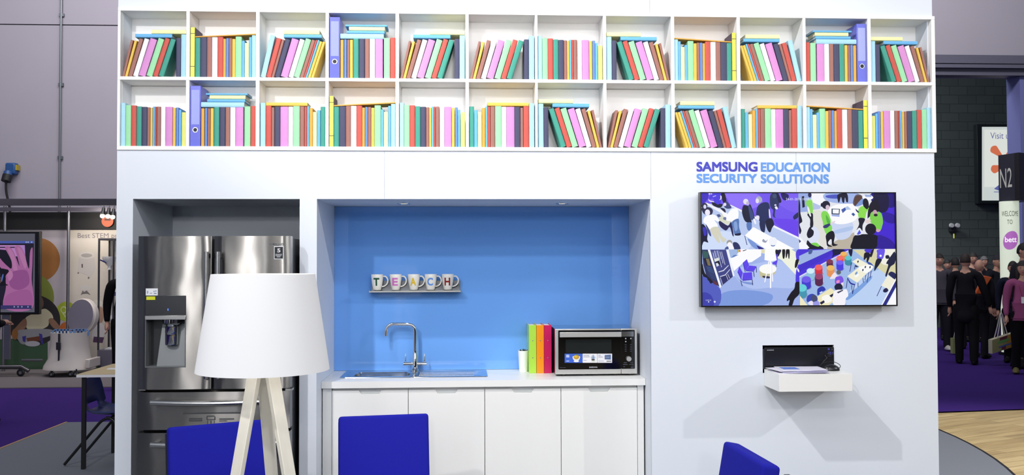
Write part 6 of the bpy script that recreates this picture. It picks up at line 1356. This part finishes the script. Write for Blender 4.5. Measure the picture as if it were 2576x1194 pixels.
text_box(MB(), 'N2', 0.06, 0.64, zz0, zz1, 0, 0.0, 0, fn).build('lettering', mat('sign_silver', (196, 196, 186), 0.4, emit=(196, 196, 186), estr=0.15), sb, smooth=0)
q = at(2399, 570, BY - 0.12)
o = thing('emergency_light', 'twin headed emergency light fixed on the dark block wall', 'wall light', (q.x, q.y, q.z))
MB().box(q.x - 0.07, q.x + 0.07, q.y, BY - 0.002, q.z - 0.12, q.z).build('box', CABF, o, bevel=0.006)
for s in (-1, 1): MB().lathe([(0.0, 0.05), (0.05, 0.045), (0.06, 0.0), (0.03, -0.04), (0.0, -0.05)], (q.x + s * 0.075, q.y - 0.03, q.z + 0.03), 18, axis='y').build('lamp_head', EXW, o)
MB().box(q.x - 0.012, q.x + 0.012, q.y - 0.004, q.y - 0.0005, q.z - 0.28, q.z - 0.17).build('indicator', mat('indicator_yellow', (200, 206, 90), 0.4, emit=(206, 210, 96), estr=0.8), o)

# ------------------------------------------------------------------ visitors
SKIN = mat('skin_tone', (196, 148, 126), 0.55, var=0.03); EYE = mat('eye_dark', (26, 22, 22), 0.3); LIP = mat('lip_tone', (160, 92, 86), 0.5)
def skin_geo(joints, edges, levels=1):
    names = list(joints); me = bpy.data.meshes.new('s'); me.from_pydata([joints[n][0] for n in names], [(names.index(a), names.index(b)) for a, b in edges], [])
    ob = bpy.data.objects.new('s', me); C.objects.link(ob)
    md = ob.modifiers.new('s', 'SKIN'); md.use_smooth_shade = True; md.branch_smoothing = 0.6
    if levels: sd = ob.modifiers.new('d', 'SUBSURF'); sd.levels = levels; sd.render_levels = levels
    if not me.skin_vertices: bpy.context.view_layer.update()
    for i, n in enumerate(names):
        r = joints[n][1]; me.skin_vertices[0].data[i].radius = r if isinstance(r, tuple) else (r, r)
        me.skin_vertices[0].data[i].use_root = (i == 0)
    dg = bpy.context.evaluated_depsgraph_get(); dg.update(); e = bpy.data.meshes.new_from_object(ob.evaluated_get(dg))
    mb = MB().add([tuple(v.co) for v in e.vertices], [tuple(p.vertices) for p in e.polygons])
    bpy.data.objects.remove(ob); bpy.data.meshes.remove(me); bpy.data.meshes.remove(e); return mb
def cloth(name, rgb): return mat('cloth_' + name, rgb, 0.85, spec=0.15, var=0.06, scale=60)
def person(label, u, d, rz, h, top, bottom, hair, hcol, shoe=(20, 20, 22), arms=('down', 'down'), lean=0.0, coat=False, face=True, floor=0.001):
    y = CAM.y + d * 0.999; x = at(u, 655, y).x; k = h / 1.75
    o = thing('person', label, 'person', (x, y, floor), None, rz)
    lean_r = math.radians(lean)
    def up(p):      # bends the upper body about the hips, facing -y
        px_, py_, pz_ = p; zz = pz_ - 0.93
        return Vector((px_, py_ - zz * math.sin(lean_r) + py_ * (math.cos(lean_r) - 1), 0.93 + zz * math.cos(lean_r) - py_ * math.sin(lean_r) * 0.3)) * k
    lo = lambda p: Vector(p) * k
    J = {'pelvis': (lo((0, 0, 0.95)), (0.135 * k, 0.10 * k)), 'waist': (up((0, 0, 1.10)), (0.125 * k, 0.095 * k)), 'chest': (up((0, 0.0, 1.30)), (0.15 * k, 0.11 * k)), 'collar': (up((0, 0.01, 1.43)), (0.09 * k, 0.07 * k)), 'neck': (up((0, 0.0, 1.51)), 0.052 * k), 'skull': (up((0, -0.012, 1.58)), 0.055 * k)}
    E_ = [('pelvis', 'waist'), ('waist', 'chest'), ('chest', 'collar'), ('collar', 'neck'), ('neck', 'skull')]
    hands = []
    for s, nm in ((-1, 'a'), (1, 'b')):
        pose = arms[0 if s < 0 else 1]
        sh = (s * 0.185, 0.0, 1.415)
        if pose == 'down': el, wr = (s * 0.235, 0.02, 1.13), (s * 0.235, -0.05, 0.88)
        elif pose == 'bag': el, wr = (s * 0.27, 0.0, 1.14), (s * 0.34, -0.02, 0.89)
        elif pose == 'fold': el, wr = (s * 0.25, -0.02, 1.14), (s * 0.06, -0.19, 1.14)
        else: el, wr = (s * 0.26, -0.06, 1.17), (s * 0.16, -0.24, 1.30)
        J['shoulder' + nm] = (up(sh), 0.06 * k); J['elbow' + nm] = (up(el), 0.042 * k); J['wrist' + nm] = (up(wr), 0.027 * k)
        E_ += [('collar', 'shoulder' + nm), ('shoulder' + nm, 'elbow' + nm), ('elbow' + nm, 'wrist' + nm)]
        hands.append((up(wr), (up(wr) - up(el)).normalized(), s))
        st = 0.03 * s
        J['hip' + nm] = (lo((s * 0.09, 0, 0.88)), 0.088 * k); J['knee' + nm] = (lo((s * 0.10, -0.015 - st, 0.49)), 0.056 * k); J['ankle' + nm] = (lo((s * 0.105, 0.02 - st * 2, 0.09)), 0.038 * k); J['toe' + nm] = (lo((s * 0.12, -0.13 - st * 2, 0.035)), 0.034 * k)
        E_ += [('pelvis', 'hip' + nm), ('hip' + nm, 'knee' + nm), ('knee' + nm, 'ankle' + nm), ('ankle' + nm, 'toe' + nm)]
    body = skin_geo(J, E_, 1); body.m = [0] * len(body.f)
    # head with a face
    hc = up((0, -0.02, 1.635)); hr = (0.074 * k, 0.094 * k, 0.117 * k)
    Rl = Matrix.Rotation(lean_r * 0.5, 3, 'X')
    def hfn(p):
        t = p.z / hr[2]; f = 1.0 - 0.24 * max(0, -t) ** 1.5
        q = Vector((p.x * f, p.y * (1 - 0.12 * max(0, -t)), p.z))
        if p.y < 0:
            nx = math.exp(-(p.x / (0.014 * k)) ** 2) * math.exp(-((p.z + 0.018 * k) / (0.026 * k)) ** 2); q.y -= 0.020 * k * nx
            ey = math.exp(-((abs(p.x) - 0.032 * k) / (0.014 * k)) ** 2) * math.exp(-((p.z - 0.008 * k) / (0.012 * k)) ** 2); q.y += 0.008 * k * ey
        return Rl @ q
    body.ball(hc, *hr, 26, 20, 0, hfn)
    for s in (-1, 1): body.ball(hc + Rl @ Vector((s * 0.075 * k, 0.012 * k, 0.0)), 0.010 * k, 0.020 * k, 0.030 * k, 8, 6, 0)
    if face:
        for s in (-1, 1): body.ball(hc + Rl @ Vector((s * 0.030 * k, -0.078 * k, 0.010 * k)), 0.012 * k, 0.010 * k, 0.007 * k, 8, 6, 1)
        body.ball(hc + Rl @ Vector((0, -0.083 * k, -0.058 * k)), 0.022 * k, 0.010 * k, 0.006 * k, 8, 6, 2)
    for wr, dr, s in hands:         # palm, four fingers, thumb
        side = Vector((0, -1, 0)); side = (side - dr * side.dot(dr)).normalized(); pn = dr.cross(side).normalized() * -s
        pc_ = wr + dr * 0.045 * k
        body.tube([wr - dr * 0.01 * k, wr + dr * 0.02 * k, wr + dr * 0.06 * k, wr + dr * 0.085 * k], [0.024 * k, 0.030 * k, 0.034 * k, 0.026 * k], 10)
        for f_i in range(4):
            b0 = wr + dr * 0.075 * k + side * (0.027 - 0.018 * f_i) * k; ln = (0.072, 0.082, 0.076, 0.058)[f_i] * k
            body.tube([b0, b0 + dr * ln * 0.5 + pn * 0.008 * k, b0 + dr * ln * 0.85 + pn * 0.03 * k], [0.0095 * k, 0.0085 * k, 0.006 * k], 8)
        b0 = wr + dr * 0.03 * k + side * 0.026 * k; body.tube([b0, b0 + side * 0.024 * k + dr * 0.024 * k, b0 + side * 0.026 * k + dr * 0.052 * k + pn * 0.012 * k], [0.012 * k, 0.010 * k, 0.007 * k], 8)
    body.build('body', [SKIN, EYE, LIP], o, local=True, smooth=60)
    # clothing follows the body
    g = 0.018 * k
    def grow(n, f=1.0, e=g):
        r = J[n][1]; r = r if isinstance(r, tuple) else (r, r); return (J[n][0], (r[0] * f + e, r[1] * f + e))
    tops = ['pelvis', 'waist', 'chest', 'collar'] + [a_ + b_ for b_ in 'ab' for a_ in ('shoulder', 'elbow', 'wrist')]
    TJ = {n: grow(n) for n in tops}; TJ['pelvis'] = (lo((0, 0, 0.90 if not coat else 0.97)), (0.155 * k, 0.12 * k)); TJ['collar'] = grow('collar', 0.95, g * 0.8)
    for b_ in 'ab':
        w_, e_ = J['wrist' + b_][0], J['elbow' + b_][0]; TJ['wrist' + b_] = (w_ - (w_ - e_) * 0.04, (0.036 * k, 0.036 * k))
    TE = [('pelvis', 'waist'), ('waist', 'chest'), ('chest', 'collar')] + [e for b_ in 'ab' for e in (('collar', 'shoulder' + b_), ('shoulder' + b_, 'elbow' + b_), ('elbow' + b_, 'wrist' + b_))]
    TJ['hem'] = (lo((0, 0.01, 0.62)), (0.20 * k, 0.15 * k)) if coat else (lo((0, 0.0, 0.865)), (0.172 * k, 0.13 * k)); TE.append(('pelvis', 'hem'))
    TJ['pelvis'] = (lo((0, 0, 0.97)), (0.155 * k, 0.12 * k))
    skin_geo(TJ, TE, 1).build('coat' if coat else 'jumper', cloth('%d_%d_%d' % top, top), o, local=True, smooth=60)
    tr = MB(); tr.ball(lo((0, 0, 0.94)), 0.150 * k, 0.108 * k, 0.125 * k, 20, 12)
    for b_ in 'ab':
        h_, n_, a_ = J['hip' + b_][0], J['knee' + b_][0], J['ankle' + b_][0]
        tr.tube(smooth_path([h_ + Vector((0, 0, 0.06 * k)), h_ + (n_ - h_) * 0.35, n_, n_ + (a_ - n_) * 0.5, a_ - Vector((0, 0, 0.03 * k))], 3), [0.085 * k] + [0.098 * k, 0.098 * k, 0.094 * k, 0.086 * k, 0.078 * k, 0.07 * k, 0.067 * k, 0.065 * k, 0.063 * k, 0.061 * k, 0.06 * k, 0.06 * k], 16)
    tr.build('trousers', cloth('%d_%d_%d' % bottom, bottom), o, local=True, smooth=60)
    for b_ in 'ab':
        a_, t_ = J['ankle' + b_][0], J['toe' + b_][0]
        mbs = MB(); dirv = (t_ - a_); dirv.z = 0; dirv.normalize()
        cen = a_ + dirv * 0.07 * k; ang = math.atan2(dirv.y, dirv.x)
        def sfn(p):
            z = p.z if p.z > 0 else p.z * 0.5
            f_ = 1 - 0.35 * max(0, p.x / (0.15 * k)); q = Vector((p.x, p.y, z * f_)); return Matrix.Rotation(ang, 3, 'Z') @ q
        mbs.ball((cen.x, cen.y, 0.0335 * k), 0.15 * k, 0.052 * k, 0.065 * k, 16, 10, 0, sfn); mbs.build('shoe', cloth('shoe_%d_%d_%d' % shoe, shoe), o, local=True)
    if hair != 'bald':
        hm = mat('hair_%d_%d_%d' % hcol, hcol, 0.7, var=0.15, scale=40) if hair != 'beanie' else cloth('beanie', hcol)
        mb_ = MB()
        def hf(p):
            q = p.copy()
            low = -0.03 * k if hair in ('short', 'bun') else 0.005 * k
            cut = 0.045 * k if hair != 'beanie' else 0.035 * k
            lim = cut if p.y < -0.03 * k else (low if p.y > 0.02 * k else (cut + low) / 2 + 0.01 * k)
            if q.z < lim: q.z = lim; q.x *= 0.98; q.y *= 0.98
            return Rl @ q
        mb_.ball(hc, hr[0] * 1.10, hr[1] * 1.10, hr[2] * 1.10, 22, 16, 0, hf)
        if hair == 'long':
            mb_.ball(hc + Rl @ Vector((0, 0.055 * k, -0.07 * k)), 0.085 * k, 0.05 * k, 0.17 * k, 18, 12)
            for s in (-1, 1): mb_.ball(hc + Rl @ Vector((s * 0.07 * k, 0.02 * k, -0.08 * k)), 0.028 * k, 0.05 * k, 0.14 * k, 12, 10)
        mb_.build('hair' if hair != 'beanie' else 'beanie', hm, o, local=True, smooth=60)
    return o, [x + Matrix.Rotation(rz, 3, 'Z').to_4x4().to_3x3().row[0].dot(w_[0]) for w_ in hands], hands, k
def hand_world(o, hands, i):
    w_, d_, s = hands[i]; return Matrix.Rotation(o.rotation_euler.z, 3, 'Z') @ (w_ + d_ * 0.11) + o.location
DK = (24, 24, 30)
pa, _, ha, ka = person('person in long black coat carrying a patterned paper bag', 2428, 14.1, 2.6, 1.76, (22, 22, 27), (18, 18, 22), 'short', (44, 34, 30), arms=('bag', 'down'), coat=True)
person('person in grey jumper and white shoes standing next to the stand edge', 2362, 16.3, -0.3, 1.77, (74, 70, 80), (30, 30, 38), 'short', (36, 30, 28), shoe=(196, 192, 190))
pb, _, hb, kb = person('bald person in dark jacket with orange bag over the shoulder', 2462, 14.95, 2.2, 1.66, (26, 26, 32), (24, 24, 30), 'bald', (0, 0, 0))
person('person with short dark hair standing behind the bald person', 2447, 17.9, -0.2, 1.80, (40, 38, 46), DK, 'short', (40, 34, 32))
person('person wearing a grey beanie and dark coat near the lit totem', 2507, 16.25, 0.2, 1.74, (30, 30, 40), (22, 22, 28), 'beanie', (60, 58, 64), coat=True)
person('dark haired person in navy jumper between beanie wearer and pink jumper', 2548, 14.2, -0.6, 1.63, (30, 34, 52), DK, 'short', (28, 24, 24), arms=('down', 'raised'))
pg, _, hg, kg = person('long haired person in pink jumper with a white badge at the frame edge', 2572, 12.8, -0.5, 1.64, (150, 78, 120), (16, 16, 20), 'long', (30, 24, 24), shoe=(112, 104, 66))
person('tall dark haired person standing behind the pink jumper', 2574, 13.5, 0.5, 1.91, (30, 30, 38), DK, 'short', (20, 18, 20))
person('person with dark bun seen between the grey jumper and black coat', 2403, 16.6, 2.9, 1.70, (36, 34, 42), DK, 'bun', (26, 22, 24), face=False)
person('grey haired person furthest back between bald person and beanie wearer', 2474, 19.2, 0.1, 1.73, (34, 34, 42), DK, 'short', (112, 108, 110))
person('person in pale grey top between the grey jumper and dark bun', 2384, 18.3, -0.5, 1.66, (110, 108, 116), DK, 'short', (34, 30, 30))
person('person in black jacket standing cropped at the frame edge before the monitor', -44, 9.5, 2.4, 1.60, (14, 14, 18), (16, 16, 20), 'short', (30, 26, 26), lean=6, floor=0.0005, arms=('fold', 'fold'))
person('person in black partly hidden behind the white stand edge', 318, 12.2, 0.4, 1.70, (14, 14, 17), (16, 16, 20), 'short', (28, 24, 24), floor=0.0125)
# badge with lanyard worn by the person in pink
Rg = Matrix.Rotation(pg.rotation_euler.z, 3, 'Z'); 
bd0 = MB().box(-0.035 * kg, 0.035 * kg, -0.158 * kg, -0.152 * kg, 1.10 * kg, 1.20 * kg).build('badge', EXW, pg, local=True)
MB().tube([(-0.02, -0.150, 1.20 * kg), (-0.06, -0.14, 1.38 * kg)], 0.005, 6).tube([(0.02, -0.150, 1.20 * kg), (0.06, -0.14, 1.38 * kg)], 0.005, 6).build('lanyard', mat('lanyard_red', (150, 40, 50), 0.6), pg, local=True)
# paper bag hanging from the coat wearer's hand
hw_ = hand_world(pa, ha, 0)
bcx, bcy = hw_.x + 0.10, hw_.y - 0.06; bw_, bh_ = 0.36, 0.27; bzt = hw_.z - 0.33
o = thing('paper_bag', 'large patterned paper carrier bag with white handles beside the black coat', 'bag', (bcx, bcy, bzt - bh_))
tl = 0.11
BAGM = mat('paper_bag_white', (190, 186, 160), 0.6)
MB().hexa([(bcx - bw_ / 2, bcy - 0.05, bzt - bh_ - tl * 0.0), (bcx + bw_ / 2, bcy - 0.05, bzt - bh_ + tl), (bcx + bw_ / 2, bcy + 0.05, bzt - bh_ + tl), (bcx - bw_ / 2, bcy + 0.05, bzt - bh_), (bcx - bw_ / 2, bcy - 0.05, bzt - tl * 0.5), (bcx + bw_ / 2, bcy - 0.05, bzt + tl * 0.5), (bcx + bw_ / 2, bcy + 0.05, bzt + tl * 0.5), (bcx - bw_ / 2, bcy + 0.05, bzt - tl * 0.5)]).build('bag_body', BAGM, o)
pc = Picture(bcy - 0.0515, lambda s, t: (bcx + (s - 0.5) * bw_, bzt - bh_ + tl * s + t * (bh_ - tl * 0.0 - tl * 0.5 + tl * 0.0)), 2e-4)
for col_, pts in (((150, 146, 96), ((0.02, 0.02), (0.98, 0.02), (0.98, 0.98), (0.02, 0.98))), ((176, 128, 44), ((0.62, 0.02), (0.98, 0.02), (0.98, 0.98), (0.72, 0.98))), ((104, 40, 56), ((0.34, 0.6), (0.66, 0.6), (0.7, 0.98), (0.36, 0.98))), ((110, 44, 60), ((0.42, 0.04), (0.62, 0.04), (0.62, 0.3), (0.42, 0.3))), ((98, 158, 84), ((0.26, 0.56), (0.74, 0.56), (0.78, 0.76), (0.28, 0.76))), ((70, 96, 176), ((0.3, 0.26), (0.86, 0.26), (0.86, 0.36), (0.3, 0.36)))): pc.poly(col_, pts)
pc.build('bag_print', o, rough=0.6)
for yy in (-0.04, 0.04):
    MB().tube(smooth_path([(bcx - 0.09, bcy + yy, bzt - 0.04), (bcx - 0.03, bcy + yy * 0.6, bzt + 0.2), (bcx - 0.005, bcy + yy * 0.3, hw_.z + 0.01), (bcx + 0.02, bcy + yy * 0.3, hw_.z + 0.01), (bcx + 0.04, bcy + yy * 0.6, bzt + 0.2), (bcx + 0.08, bcy + yy, bzt + 0.02)], 5), 0.008, 8).build('bag_handle', mat('bag_cord', (196, 192, 190), 0.6), o)
q = at(2405, 868, CAM.y + 15.5)
o = thing('gift_bag', 'small pale green carrier bag hanging behind the black coat', 'bag', (q.x, q.y, q.z - 0.14))
MB().box(q.x - 0.08, q.x + 0.09, q.y - 0.04, q.y + 0.04, q.z - 0.14, q.z + 0.13).build('bag_body', mat('bag_green', (136, 146, 92), 0.6), o); MB().tube([(q.x - 0.04, q.y, q.z + 0.125), (q.x, q.y, q.z + 0.34), (q.x + 0.05, q.y, q.z + 0.125)], 0.006, 6).build('bag_handle', mat('bag_cord', (196, 192, 190), 0.6), o)
q = at(2473, 712, CAM.y + 14.72); 
sb_ = MB().hexa([(q.x - 0.15, q.y - 0.03, q.z - 0.18), (q.x - 0.05, q.y - 0.03, q.z - 0.18), (q.x - 0.05, q.y + 0.03, q.z - 0.18), (q.x - 0.15, q.y + 0.03, q.z - 0.18), (q.x + 0.0, q.y - 0.03, q.z + 0.13), (q.x + 0.14, q.y - 0.03, q.z + 0.10), (q.x + 0.14, q.y + 0.03, q.z + 0.10), (q.x + 0.0, q.y + 0.03, q.z + 0.13)]).build('shoulder_bag', mat('bag_orange', (206, 92, 36), 0.6), bevel=0.012)
tag(sb_, 'orange flat shoulder bag carried by the bald person', 'bag')
